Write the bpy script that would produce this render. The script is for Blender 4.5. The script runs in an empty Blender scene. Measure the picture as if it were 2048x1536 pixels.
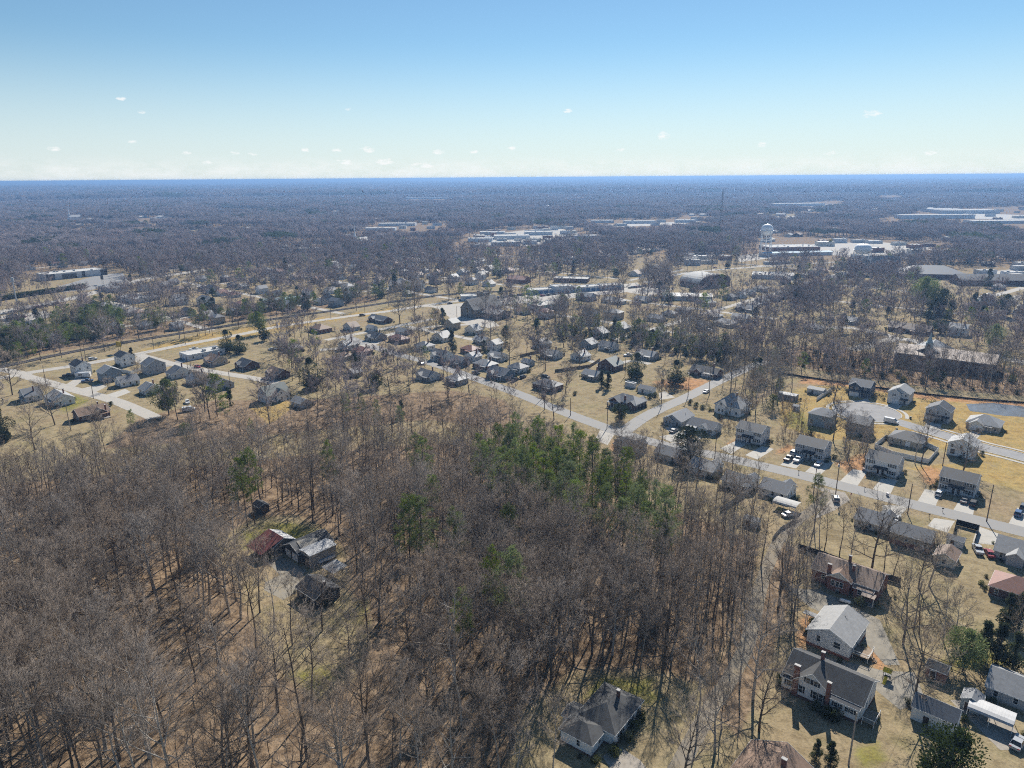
import bpy, math, random
import numpy as np
from mathutils import Vector, Matrix

# ------------------------------------------------------------------ camera, sky, sun, exposure
SC = bpy.context.scene
COL = SC.collection
rnd = random.Random(7)
PXF, CAM_H = 1420.0, 100.0
PITCH, ROLL = math.radians(16.22), math.radians(-0.42)
SUN_AZ, SUN_EL = math.radians(19.0), math.radians(37.0)      # azimuth to the right of the view, +Y

CAM_R = (Matrix.Rotation(math.pi/2-PITCH, 3, 'X') @ Matrix.Rotation(ROLL, 3, 'Z'))
cam = bpy.data.cameras.new('camera'); cam_o = bpy.data.objects.new('camera', cam); COL.objects.link(cam_o)
cam_o.location = (0, 0, CAM_H); cam_o.rotation_euler = CAM_R.to_euler()
cam.sensor_width = 36; cam.lens = PXF/2048*36; cam.clip_start = 1; cam.clip_end = 90000
SC.camera = cam_o

world = bpy.data.worlds.new('World'); SC.world = world; world.use_nodes = True
def build_world():
    nt = world.node_tree; N = nt.nodes; Lk = nt.links
    for n in list(N): N.remove(n)
    out = N.new('ShaderNodeOutputWorld'); bg = N.new('ShaderNodeBackground')
    sky = N.new('ShaderNodeTexSky'); sky.sky_type = 'NISHITA'; sky.sun_disc = False
    sky.sun_elevation = SUN_EL; sky.sun_rotation = SUN_AZ
    sky.altitude = 100; sky.air_density = 1.0; sky.dust_density = 0.0; sky.ozone_density = 2.4
    bg.inputs['Strength'].default_value = 0.066
    tc = N.new('ShaderNodeTexCoord'); sx = N.new('ShaderNodeSeparateXYZ'); Lk.new(tc.outputs['Generated'], sx.inputs[0])
    def m(op, a, b=None, c=None):
        n = N.new('ShaderNodeMath'); n.operation = op
        for i, v in enumerate((a, b, c)):
            if v is None: continue
            if isinstance(v, (int, float)): n.inputs[i].default_value = v
            else: Lk.new(v, n.inputs[i])
        return n.outputs[0]
    az = m('ARCTAN2', sx.outputs[0], sx.outputs[1]); el = m('ARCSINE', sx.outputs[2])
    no = N.new('ShaderNodeTexNoise'); cx = N.new('ShaderNodeCombineXYZ')
    Lk.new(m('MULTIPLY', az, 1.0), cx.inputs[0]); Lk.new(m('MULTIPLY', el, 2.6), cx.inputs[1]); Lk.new(cx.outputs[0], no.inputs['Vector'])
    no.inputs['Scale'].default_value = 95; no.inputs['Detail'].default_value = 5; no.inputs['Roughness'].default_value = .62
    no2 = N.new('ShaderNodeTexNoise'); Lk.new(cx.outputs[0], no2.inputs['Vector'])
    no2.inputs['Scale'].default_value = 17; no2.inputs['Detail'].default_value = 6; no2.inputs['Roughness'].default_value = .6
    # small cumulus low over the horizon (azimuth, elevation, half width, half height in degrees)
    puffs = [(735,299,13,6),(673,300,10,5),(610,300,8,3.5),(470,306,9,3.5),(507,308,10,3),(877,304,12,5),(1025,297,9,4),(1329,271,12,8),
             (1747,228,20,6),(1134,222,9,3.5),(698,218,7,3),(283,223,12,3),(243,197,10,3),(267,284,10,3),(106,298,14,4),(1525,289,8,4),
             (372,306,9,3),(945,304,9,3),(415,324,14,3),(690,325,20,5),(770,324,22,6),(850,330,24,6),(1240,300,10,3),(1660,306,14,4),(1860,306,12,4)]
    tot = None
    for (px, py, w, h) in puffs:
        d = CAM_R @ Vector(((px-1024)/PXF, -(py-768)/PXF, -1)); d.normalize()
        a0, e0 = math.atan2(d.x, d.y), math.asin(d.z)
        k = math.cos(math.atan((px-1024)/1480))**2
        wa, ha = w/PXF*k, h/PXF
        q = m('ADD', m('POWER', m('ABSOLUTE', m('DIVIDE', m('SUBTRACT', az, a0), wa)), 2), m('POWER', m('ABSOLUTE', m('DIVIDE', m('SUBTRACT', el, e0), ha)), 2))
        q = m('SUBTRACT', 1.0, q)
        tot = q if tot is None else m('MAXIMUM', tot, q)
    pm = m('MULTIPLY', m('ADD', m('MAXIMUM', tot, -3), m('MULTIPLY', m('SUBTRACT', no.outputs['Fac'], .5), 6.5)), .8)
    pmc = N.new('ShaderNodeClamp'); Lk.new(m('MULTIPLY', pm, m('GREATER_THAN', tot, -2.2)), pmc.inputs[0])
    # thin broken bank of cloud along the horizon
    eld = m('MULTIPLY', el, 57.3)
    band = N.new('ShaderNodeMapRange'); band.interpolation_type = 'SMOOTHSTEP'
    Lk.new(eld, band.inputs[0]); band.inputs[1].default_value = 1.9; band.inputs[2].default_value = .4; band.inputs[3].default_value = 0; band.inputs[4].default_value = 1
    hz_ = N.new('ShaderNodeMapRange'); hz_.interpolation_type = 'SMOOTHSTEP'; Lk.new(eld, hz_.inputs[0]); hz_.inputs[1].default_value = 10; hz_.inputs[2].default_value = 0; hz_.inputs[3].default_value = 0; hz_.inputs[4].default_value = .7
    bk = m('MULTIPLY', m('SUBTRACT', m('ADD', no2.outputs['Fac'], m('MULTIPLY', no.outputs['Fac'], .35)), .56), 4.0)
    bkc = N.new('ShaderNodeClamp'); Lk.new(m('MULTIPLY', bk, m('MULTIPLY', band.outputs[0], .6)), bkc.inputs[0])
    fac = N.new('ShaderNodeClamp'); Lk.new(m('MAXIMUM', m('MULTIPLY', pmc.outputs[0], .8), m('MULTIPLY', bkc.outputs[0], .85)), fac.inputs[0])
    mx = N.new('ShaderNodeMix'); mx.data_type = 'RGBA'
    Lk.new(fac.outputs[0], mx.inputs['Factor']); tn = N.new('ShaderNodeMix'); tn.data_type = 'RGBA'; tn.blend_type = 'MULTIPLY'; tn.inputs['Factor'].default_value = 1; Lk.new(sky.outputs[0], tn.inputs['A']); tn.inputs['B'].default_value = (.80, .98, 1.04, 1); pa = N.new('ShaderNodeMix'); pa.data_type = 'RGBA'; Lk.new(hz_.outputs[0], pa.inputs['Factor']); Lk.new(tn.outputs['Result'], pa.inputs['A']); pa.inputs['B'].default_value = (8.3, 9.0, 9.6, 1); Lk.new(pa.outputs['Result'], mx.inputs['A']); mx.inputs['B'].default_value = (10.6, 10.7, 10.7, 1)
    Lk.new(mx.outputs['Result'], bg.inputs['Color']); Lk.new(bg.outputs[0], out.inputs['Surface'])
build_world()

sun = bpy.data.lights.new('sun', 'SUN'); sun.energy = 5.0; sun.angle = math.radians(.55); sun.color = (1, .95, .87)
sun_o = bpy.data.objects.new('sun', sun); COL.objects.link(sun_o)
SUN_V = Vector((math.sin(SUN_AZ)*math.cos(SUN_EL), math.cos(SUN_AZ)*math.cos(SUN_EL), math.sin(SUN_EL)))
sun_o.rotation_euler = SUN_V.to_track_quat('Z', 'Y').to_euler()
SC.view_settings.view_transform = 'Standard'; SC.view_settings.look = 'None'
SC.view_settings.exposure = 0.5; SC.view_settings.gamma = 1
SC.render.engine = 'CYCLES'
cy = SC.cycles
cy.max_bounces = 3; cy.diffuse_bounces = 1; cy.glossy_bounces = 2; cy.transmission_bounces = 2; cy.transparent_max_bounces = 4; cy.volume_bounces = 0
cy.use_denoising = False; cy.filter_width = 1.1; cy.caustics_reflective = False; cy.caustics_refractive = False
cy.use_light_tree = False; cy.adaptive_threshold = .02

# ------------------------------------------------------------------ helpers
CAM_N = np.array(CAM_R)
def G(px, py, z=0.0):
    """ground point seen at photo pixel (px, py)"""
    d = CAM_N @ np.array([(px-1024)/PXF, -(py-768)/PXF, -1.0]); t = (z-CAM_H)/d[2]
    return np.array([d[0]*t, d[1]*t])
def GP(pts): return np.array([G(*p) for p in pts])
def proj(x, y, z=0.0):
    v = CAM_N.T @ np.array([x, y, z-CAM_H]); return 1024+PXF*v[0]/-v[2], 768-PXF*v[1]/-v[2]
def projA(P):
    v = (P-np.array([0, 0, CAM_H])) @ CAM_N
    return 1024+PXF*v[:, 0]/-v[:, 2], 768-PXF*v[:, 1]/-v[:, 2], -v[:, 2]
def inside(P, poly):
    x, y = P[:, 0], P[:, 1]; r = np.zeros(len(P), bool); n = len(poly)
    for i in range(n):
        x0, y0 = poly[i]; x1, y1 = poly[(i+1) % n]
        c = (y0 > y) != (y1 > y)
        with np.errstate(divide='ignore', invalid='ignore'):
            r ^= c & (x < (x1-x0)*(y-y0)/(y1-y0+1e-12)+x0)
    return r
def seg_dist(P, A, B):
    d = B-A; t = np.clip(((P-A)@d)/(d@d+1e-9), 0, 1); return np.hypot(*(P-A-t[:, None]*d).T)
def line_dist(P, pts):
    r = np.full(len(P), 1e9)
    for a, b in zip(pts, pts[1:]): r = np.minimum(r, seg_dist(P, np.asarray(a), np.asarray(b)))
    return r
def poly_dist(P, poly):
    """signed: negative inside"""
    d = line_dist(P, list(poly)+[poly[0]]); return np.where(inside(P, poly), -d, d)
def terrain(x, y):
    x = np.asarray(x, float); y = np.asarray(y, float); d = np.hypot(x, y)
    s = np.clip((d-1900)/9000, 0, 1); s = s*s*(3-2*s)
    w = (np.sin(x/1900+1.3)*np.cos(y/2300+.4)+.7*np.sin(x/810+y/1300+2.1)+.5*np.cos(y/690-x/1500)+.35*np.sin(x/430+y/390))
    far = np.clip((d-12000)/14000, 0, 1)
    return s*(w*7+4)+far*far*26*(1+.12*w)

MATS = {}
def mat(name, col, rough=.9, spec=.2, metal=0.0, var=0.0, noise=0.0, nscale=1.0, obj_var=0.0, coord='Object', brick=None, stripes=None, col2=None, bump=0.0, diffuse=False):
    """procedural material: base colour broken up by noise, streaks and per object variation"""
    if name in MATS: return MATS[name]
    m = bpy.data.materials.new(name); m.use_nodes = True; nt = m.node_tree; N, K = nt.nodes, nt.links
    b = N['Principled BSDF']; b.inputs['Roughness'].default_value = rough; b.inputs['Specular IOR Level'].default_value = spec; b.inputs['Metallic'].default_value = metal
    c4 = (*col, 1); src = None
    tc = N.new('ShaderNodeTexCoord'); vec = tc.outputs[coord]
    def mixc(f, A, B, kind='MIX'):
        x = N.new('ShaderNodeMix'); x.data_type = 'RGBA'; x.blend_type = kind
        for k, v in (('Factor', f), ('A', A), ('B', B)):
            if isinstance(v, (int, float)): x.inputs[k].default_value = v
            elif isinstance(v, tuple): x.inputs[k].default_value = v
            else: K.new(v, x.inputs[k])
        return x.outputs['Result']
    def rng(v, a, b_, c=0., d=1.):
        x = N.new('ShaderNodeMapRange'); K.new(v, x.inputs[0])
        for i, q in enumerate((a, b_, c, d)): x.inputs[i+1].default_value = q
        return x.outputs[0]
    cur = c4
    if brick:
        se = N.new('ShaderNodeSeparateXYZ'); K.new(vec, se.inputs[0]); ad = N.new('ShaderNodeMath'); K.new(se.outputs[0], ad.inputs[0]); K.new(se.outputs[1], ad.inputs[1])
        cb = N.new('ShaderNodeCombineXYZ'); K.new(ad.outputs[0], cb.inputs[0]); K.new(se.outputs[2], cb.inputs[1])
        bt = N.new('ShaderNodeTexBrick'); K.new(cb.outputs[0], bt.inputs['Vector']); bt.inputs['Scale'].default_value = brick[0]
        bt.inputs['Color1'].default_value = c4; bt.inputs['Color2'].default_value = (*[k*.7 for k in col], 1); bt.inputs['Mortar'].default_value = (*brick[1], 1)
        bt.inputs['Mortar Size'].default_value = .018; cur = bt.outputs['Color']
    if stripes:
        se = N.new('ShaderNodeSeparateXYZ'); K.new(vec, se.inputs[0]); mm = N.new('ShaderNodeMath'); mm.operation = 'FRACT'
        ml = N.new('ShaderNodeMath'); ml.operation = 'MULTIPLY'; ml.inputs[1].default_value = stripes[1]; K.new(se.outputs[stripes[0]], ml.inputs[0]); K.new(ml.outputs[0], mm.inputs[0])
        cur = mixc(rng(mm.outputs[0], .0, .16, stripes[2], 1.0), (0, 0, 0, 1), cur)
    if noise:
        no = N.new('ShaderNodeTexNoise'); K.new(vec, no.inputs['Vector']); no.inputs['Scale'].default_value = nscale; no.inputs['Detail'].default_value = 5; no.inputs['Roughness'].default_value = .65
        if col2: cur = mixc(rng(no.outputs['Fac'], .36, .64), cur, (*col2, 1))
        cur = mixc(1.0, cur, mixc(rng(no.outputs['Fac'], .25, .75), (1-noise, 1-noise, 1-noise, 1), (1+noise, 1+noise, 1+noise, 1)), 'MULTIPLY')
        if bump:
            bp = N.new('ShaderNodeBump'); bp.inputs['Strength'].default_value = bump; bp.inputs['Distance'].default_value = .05; K.new(no.outputs['Fac'], bp.inputs['Height']); K.new(bp.outputs[0], b.inputs['Normal'])
    if obj_var:
        oi = N.new('ShaderNodeObjectInfo'); h = N.new('ShaderNodeHueSaturation'); h.inputs['Fac'].default_value = 1
        if isinstance(cur, tuple): h.inputs['Color'].default_value = cur
        else: K.new(cur, h.inputs['Color'])
        K.new(rng(oi.outputs['Random'], 0, 1, 1-obj_var, 1+obj_var), h.inputs['Value'])
        f2 = N.new('ShaderNodeMath'); f2.operation = 'FRACT'; f3 = N.new('ShaderNodeMath'); f3.operation = 'MULTIPLY'; f3.inputs[1].default_value = 17.3
        K.new(oi.outputs['Random'], f3.inputs[0]); K.new(f3.outputs[0], f2.inputs[0])
        K.new(rng(f2.outputs[0], 0, 1, 1-obj_var*1.1, 1+obj_var*.9), h.inputs['Saturation']); cur = h.outputs[0]
    if isinstance(cur, tuple): b.inputs['Base Color'].default_value = cur
    else: K.new(cur, b.inputs['Base Color'])
    if diffuse:
        d = N.new('ShaderNodeBsdfDiffuse'); d.inputs['Roughness'].default_value = 0
        if isinstance(cur, tuple): d.inputs['Color'].default_value = cur
        else: K.new(cur, d.inputs['Color'])
        if diffuse == 'leaf':
            tr = N.new('ShaderNodeBsdfTranslucent'); ms = N.new('ShaderNodeMixShader'); ms.inputs[0].default_value = .35
            if isinstance(cur, tuple): tr.inputs['Color'].default_value = cur
            else: K.new(cur, tr.inputs['Color'])
            K.new(d.outputs[0], ms.inputs[1]); K.new(tr.outputs[0], ms.inputs[2]); K.new(ms.outputs[0], N['Material Output'].inputs['Surface'])
        else: K.new(d.outputs[0], N['Material Output'].inputs['Surface'])
        N.remove(b)
    MATS[name] = m; return m

class MB:
    """collects faces of one mesh"""
    def __init__(s): s.v = []; s.f = []; s.mi = []; s.cur = 0
    def add(s, vs, fs):
        o = len(s.v); s.v += [tuple(map(float, p)) for p in vs]; s.f += [tuple(o+i for i in f) for f in fs]; s.mi += [s.cur]*len(fs); return s
    def box(s, x0, y0, z0, x1, y1, z1):
        return s.add([(x0,y0,z0),(x1,y0,z0),(x1,y1,z0),(x0,y1,z0),(x0,y0,z1),(x1,y0,z1),(x1,y1,z1),(x0,y1,z1)],
                     [(3,2,1,0),(4,5,6,7),(0,1,5,4),(1,2,6,5),(2,3,7,6),(3,0,4,7)])
    def prism(s, prof, axis, a0, a1, caps=True):
        """profile of 2D points swept along x ('x': profile in y,z) or y ('y': profile in x,z)"""
        n = len(prof); f = (lambda p, a: (a, p[0], p[1])) if axis == 'x' else (lambda p, a: (p[0], a, p[1]))
        vs = [f(p, a0) for p in prof]+[f(p, a1) for p in prof]
        fs = [(i, (i+1) % n, n+(i+1) % n, n+i) for i in range(n)]
        if caps: fs += [tuple(range(n))[::-1], tuple(range(n, 2*n))]
        return s.add(vs, fs)
    def tube(s, p0, p1, r0, r1, n=8, cap=True):
        p0, p1 = Vector(p0), Vector(p1); d = (p1-p0).normalized(); a = d.orthogonal().normalized(); b = d.cross(a)
        vs = [p+(a*math.cos(2*math.pi*i/n)+b*math.sin(2*math.pi*i/n))*r for p, r in ((p0, r0), (p1, r1)) for i in range(n)]
        fs = [(i, (i+1) % n, n+(i+1) % n, n+i) for i in range(n)]
        if cap: fs += [tuple(range(n))[::-1], tuple(range(n, 2*n))]
        return s.add(vs, fs)
    def lathe(s, prof, n=24):
        k = len(prof); vs = [(r*math.cos(2*math.pi*i/n), r*math.sin(2*math.pi*i/n), z) for r, z in prof for i in range(n)]
        fs = [(j*n+i, j*n+(i+1) % n, (j+1)*n+(i+1) % n, (j+1)*n+i) for j in range(k-1) for i in range(n)]
        return s.add(vs, fs)
    def mesh(s, name, *mats, smooth=False):
        me = bpy.data.meshes.new(name); me.from_pydata(s.v, [], s.f)
        for q in mats: me.materials.append(q)
        if len(mats) > 1: me.polygons.foreach_set('material_index', s.mi)
        if smooth: me.shade_smooth()
        me.update(); return me
def arr_mesh(name, V, F, mats, mi=None):
    """mesh from arrays; F is a list of (k, n) index arrays"""
    me = bpy.data.meshes.new(name); V = np.asarray(V, np.float32); nl = sum(f.size for f in F); nf = sum(len(f) for f in F)
    me.vertices.add(len(V)); me.vertices.foreach_set('co', V.ravel()); me.loops.add(nl); me.polygons.add(nf)
    me.loops.foreach_set('vertex_index', np.concatenate([f.ravel() for f in F]).astype(np.int32))
    tot = np.concatenate([np.full(len(f), f.shape[1]) for f in F]); st = np.concatenate([[0], np.cumsum(tot)[:-1]])
    me.polygons.foreach_set('loop_start', st.astype(np.int32))
    for q in mats: me.materials.append(q)
    if mi is not None: me.polygons.foreach_set('material_index', np.asarray(mi, np.int32))
    me.update(calc_edges=True); return me
def obj(name, me, parent=None, loc=(0,0,0), rz=0.0):
    o = bpy.data.objects.new(name, me); COL.objects.link(o)
    if parent is not None: o.parent = parent
    o.location = loc
    if rz: o.rotation_euler = (0, 0, rz)
    return o
def tag(o, label=None, cat=None, group=None, kind=None):
    for k, v in (('label', label), ('category', cat), ('group', group), ('kind', kind)):
        if v: o[k] = v
    return o
def thing(name, label, cat, loc, rz=0.0, group=None):
    return tag(obj(name, None, None, (float(loc[0]), float(loc[1]), float(loc[2]) if len(loc) > 2 else 0.0), rz), label, cat, group)
def sheet(name, pts, z, m, label=None, kind='structure', px=True):
    P = GP(pts) if px else np.asarray(pts, float)
    a = sum(P[i][0]*P[(i+1) % len(P)][1]-P[(i+1) % len(P)][0]*P[i][1] for i in range(len(P)))
    if a < 0: P = P[::-1]
    b = MB(); b.add([(p[0], p[1], z) for p in P], [tuple(range(len(P)))])
    return tag(obj(name, b.mesh(name, m)), label, None, None, kind)
def smooth_line(P, n=6):
    P = [np.asarray(p, float) for p in P]; Q = [2*P[0]-P[1]]+P+[2*P[-1]-P[-2]]; out = []
    for i in range(1, len(Q)-2):
        for k in range(n):
            t = k/n; a, b, c, d = Q[i-1], Q[i], Q[i+1], Q[i+2]
            out.append(.5*((2*b)+(c-a)*t+(2*a-5*b+4*c-d)*t*t+(3*b-a-3*c+d)*t**3))
    out.append(P[-1]); return np.array(out)
def ribbon_mesh(name, L, w, z, m, off=0.0, thick=0.0):
    t = np.gradient(L, axis=0); t /= np.hypot(t[:, 0], t[:, 1])[:, None]; nrm = np.stack([-t[:, 1], t[:, 0]], 1)
    A, B = L+nrm*(off+w/2), L+nrm*(off-w/2); k = len(L)
    vs = [(*a, z) for a in A]+[(*b_, z) for b_ in B]; fs = [(k+i, k+i+1, i+1, i) for i in range(k-1)]
    if thick:
        vs += [(*a, z-thick) for a in A]+[(*b_, z-thick) for b_ in B]
        fs += [(i, i+1, 2*k+i+1, 2*k+i) for i in range(k-1)]+[(3*k+i, 3*k+i+1, k+i+1, k+i) for i in range(k-1)]
    return MB().add(vs, fs).mesh(name, m)
ROADS = []
def road(name, pts, w, m, z=.03, label=None, px=True, n=6):
    L = smooth_line(GP(pts) if px else pts, n); ROADS.append((L, w))
    return tag(obj(name, ribbon_mesh(name, L, w, z, m)), label, None, None, 'structure')
# ------------------------------------------------------------------ zones of the place (photo pixels on the ground)
WOOD = GP([(-420,1060),(-60,985),(60,962),(250,945),(420,930),(560,915),(700,900),(860,888),(960,885),(1060,905),(1170,950),(1240,985),(1330,1020),(1430,1050),(1515,1085),(1515,1120),(1490,1200),(1455,1290),(1400,1370),(1310,1340),(1150,1340),(1050,1420),(1000,1620),(-700,1620)])
BARN_YARD = GP([(400,1085),(520,1035),(590,1030),(650,1060),(690,1100),(700,1180),(735,1290),(720,1350),(640,1400),(545,1330),(500,1230),(470,1160)])
LOW_YARD = GP([(1040,1430),(1150,1345),(1310,1345),(1350,1420),(1340,1500),(1290,1640),(1000,1640)])
PINES = GP([(955,1010),(985,965),(1050,950),(1130,965),(1220,1000),(1290,1050),(1340,1105),(1335,1170),(1270,1200),(1190,1130),(1080,1080),(1000,1050)])
NORTH_LOTS = GP([(1250,862),(1330,818),(1440,795),(1540,775),(1600,752),(1700,758),(1850,780),(2100,812),(2250,900),(2250,1120),(1850,1045),(1640,1005),(1420,945)])
CORNER_LOT = GP([(1030,782),(1230,862),(1445,765),(1400,742),(1250,740),(1090,742)])
EAST_YARDS = GP([(1560,1035),(1640,1000),(1850,1045),(2250,1130),(2500,1640),(1290,1640),(1400,1400),(1500,1200)])
WEST_LOTS = GP([(30,748),(270,702),(470,668),(560,690),(540,770),(430,800),(290,835),(170,870),(60,860),(-60,800)])
RAIL_VERGE = GP([(-100,790),(112,722),(390,672),(560,648),(720,625),(860,602),(900,600),(900,630),(800,650),(560,668),(280,718),(40,762)])
CHURCH_LOT = GP([(860,612),(1010,600),(1000,640),(960,660),(890,640)])
SHOP_LOT = GP([(980,590),(1280,560),(1300,585),(1060,612)])
WAREHOUSE_LOT = GP([(45,575),(45,548),(90,540),(240,540),(262,562),(190,582),(120,586)])
MAGNOLIA_LOT = GP([(470,835),(500,765),(640,775),(600,850)])
CLEAR = [MAGNOLIA_LOT, BARN_YARD, LOW_YARD, NORTH_LOTS, CORNER_LOT, EAST_YARDS, WEST_LOTS, RAIL_VERGE, CHURCH_LOT, SHOP_LOT, WAREHOUSE_LOT]
TOWN_CLEAR = [GP(p) for p in ([(915,470),(1130,450),(1175,470),(1080,508),(900,508)],[(1490,524),(1530,486),(1700,474),(1900,488),(1920,520),(1700,532)],
    [(1340,552),(1540,535),(1560,548),(1350,570)],[(1330,560),(1560,552),(1560,580),(1340,590)],[(1830,545),(2060,525),(2060,590),(1850,592)],[(1880,440),(1890,418),(2100,410),(2100,455)],[(1600,418),(1600,405),(1700,400),(1700,415)],[(1360,520),(1460,505),(1470,530),(1370,540)],[(780,475),(800,448),(880,445),(880,475)],[(1180,455),(1180,440),(1420,438),(1420,456)],[(1740,400),(1790,380),(1830,378),(1810,404)],
    [(0,640),(0,600),(120,580),(250,560),(275,585),(190,605),(100,628)],[(1250,520),(1330,505),(1340,535),(1260,545)],[(1470,500),(1560,495),(1560,520),(1480,525)],
    [(560,512),(690,500),(700,512),(560,525)],[(20,395),(160,377),(160,392),(30,405)],[(780,462),(850,450),(850,462),(790,470)])]

# ------------------------------------------------------------------ ground
def ground_material():
    m = bpy.data.materials.new('ground'); m.use_nodes = True; nt = m.node_tree; N, K = nt.nodes, nt.links
    b = N['Principled BSDF']; b.inputs['Roughness'].default_value = 1; b.inputs['Specular IOR Level'].default_value = .05
    tc = N.new('ShaderNodeTexCoord'); at = N.new('ShaderNodeAttribute'); at.attribute_name = 'zone'
    se = N.new('ShaderNodeSeparateColor'); K.new(at.outputs['Color'], se.inputs[0])
    def noise(s, d=5, r=.6):
        n = N.new('ShaderNodeTexNoise'); K.new(tc.outputs['Object'], n.inputs['Vector']); n.inputs['Scale'].default_value = s; n.inputs['Detail'].default_value = d; n.inputs['Roughness'].default_value = r; return n.outputs['Fac']
    def ramp(f, stops):
        r = N.new('ShaderNodeValToRGB'); K.new(f, r.inputs[0]); e = r.color_ramp.elements
        while len(e) < len(stops): e.new(.5)
        for q, (p, c) in zip(e, stops): q.position = p; q.color = (*c, 1)
        return r.outputs[0]
    def mix(f, A, B, kind='MIX'):
        x = N.new('ShaderNodeMix'); x.data_type = 'RGBA'; x.blend_type = kind
        for k, v in (('Factor', f), ('A', A), ('B', B)):
            if isinstance(v, (int, float, tuple)): x.inputs[k].default_value = v
            else: K.new(v, x.inputs[k])
        return x.outputs['Result']
    def math_(op, a, b_):
        n = N.new('ShaderNodeMath'); n.operation = op; n.use_clamp = True
        for i, v in enumerate((a, b_)):
            if isinstance(v, (int, float)): n.inputs[i].default_value = v
            else: K.new(v, n.inputs[i])
        return n.outputs[0]
    n1, n2, n3, n4 = noise(.09, 6), noise(.35, 6, .7), noise(1.7, 5, .7), noise(.022, 5)
    def zone(w, edge=.5):
        """zone weight roughened by noise"""
        n = N.new('ShaderNodeMapRange'); n.interpolation_type = 'SMOOTHSTEP'
        a = N.new('ShaderNodeMath'); a.operation = 'ADD'; K.new(w, a.inputs[0])
        s = N.new('ShaderNodeMath'); s.operation = 'MULTIPLY_ADD'; K.new(n2, s.inputs[0]); s.inputs[1].default_value = edge*1.4; s.inputs[2].default_value = -edge*.7; K.new(s.outputs[0], a.inputs[1])
        K.new(a.outputs[0], n.inputs[0]); n.inputs[1].default_value = .3; n.inputs[2].default_value = .7; return n.outputs[0]
    lawn = ramp(n1, [(.3, (.235, .182, .102)), (.5, (.335, .267, .158)), (.7, (.255, .217, .11))])
    lawn = mix(math_('MULTIPLY', ramp(n4, [(.5, (0,0,0)), (.68, (1,1,1))]), .5), lawn, (.33, .235, .15, 1))
    litter = ramp(n2, [(.28, (.14, .094, .058)), (.5, (.25, .176, .112)), (.72, (.37, .27, .175))])
    green = ramp(n1, [(.3, (.15, .16, .035)), (.55, (.24, .215, .06)), (.75, (.31, .25, .10))])
    gold = ramp(n1, [(.3, (.36, .235, .08)), (.5, (.41, .29, .115)), (.68, (.34, .265, .115)), (.8, (.31, .28, .10))])
    dirt = ramp(n2, [(.3, (.40, .19, .085)), (.55, (.47, .26, .13)), (.75, (.44, .31, .18))])
    c = mix(zone(se.outputs[0]), lawn, litter)
    c = mix(zone(se.outputs[2]), c, gold)
    c = mix(zone(se.outputs[1]), c, green)
    c = mix(zone(at.outputs['Alpha']), c, dirt)
    c = mix(1.0, c, ramp(n3, [(.25, (.6, .6, .6)), (.5, (1, 1, 1)), (.8, (1.3, 1.27, 1.22))]), 'MULTIPLY')
    c = mix(1.0, c, ramp(n2, [(.3, (.62, .60, .58)), (.52, (1, 1, 1)), (.75, (1.2, 1.19, 1.17))]), 'MULTIPLY')
    K.new(c, b.inputs['Base Color'])
    bp = N.new('ShaderNodeBump'); bp.inputs['Strength'].default_value = .5; bp.inputs['Distance'].default_value = .25; K.new(n3, bp.inputs['Height']); K.new(bp.outputs[0], b.inputs['Normal'])
    return m
def soft(P, poly, w=2.0): return np.clip(.5-poly_dist(P, poly)/(2*w), 0, 1)
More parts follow.
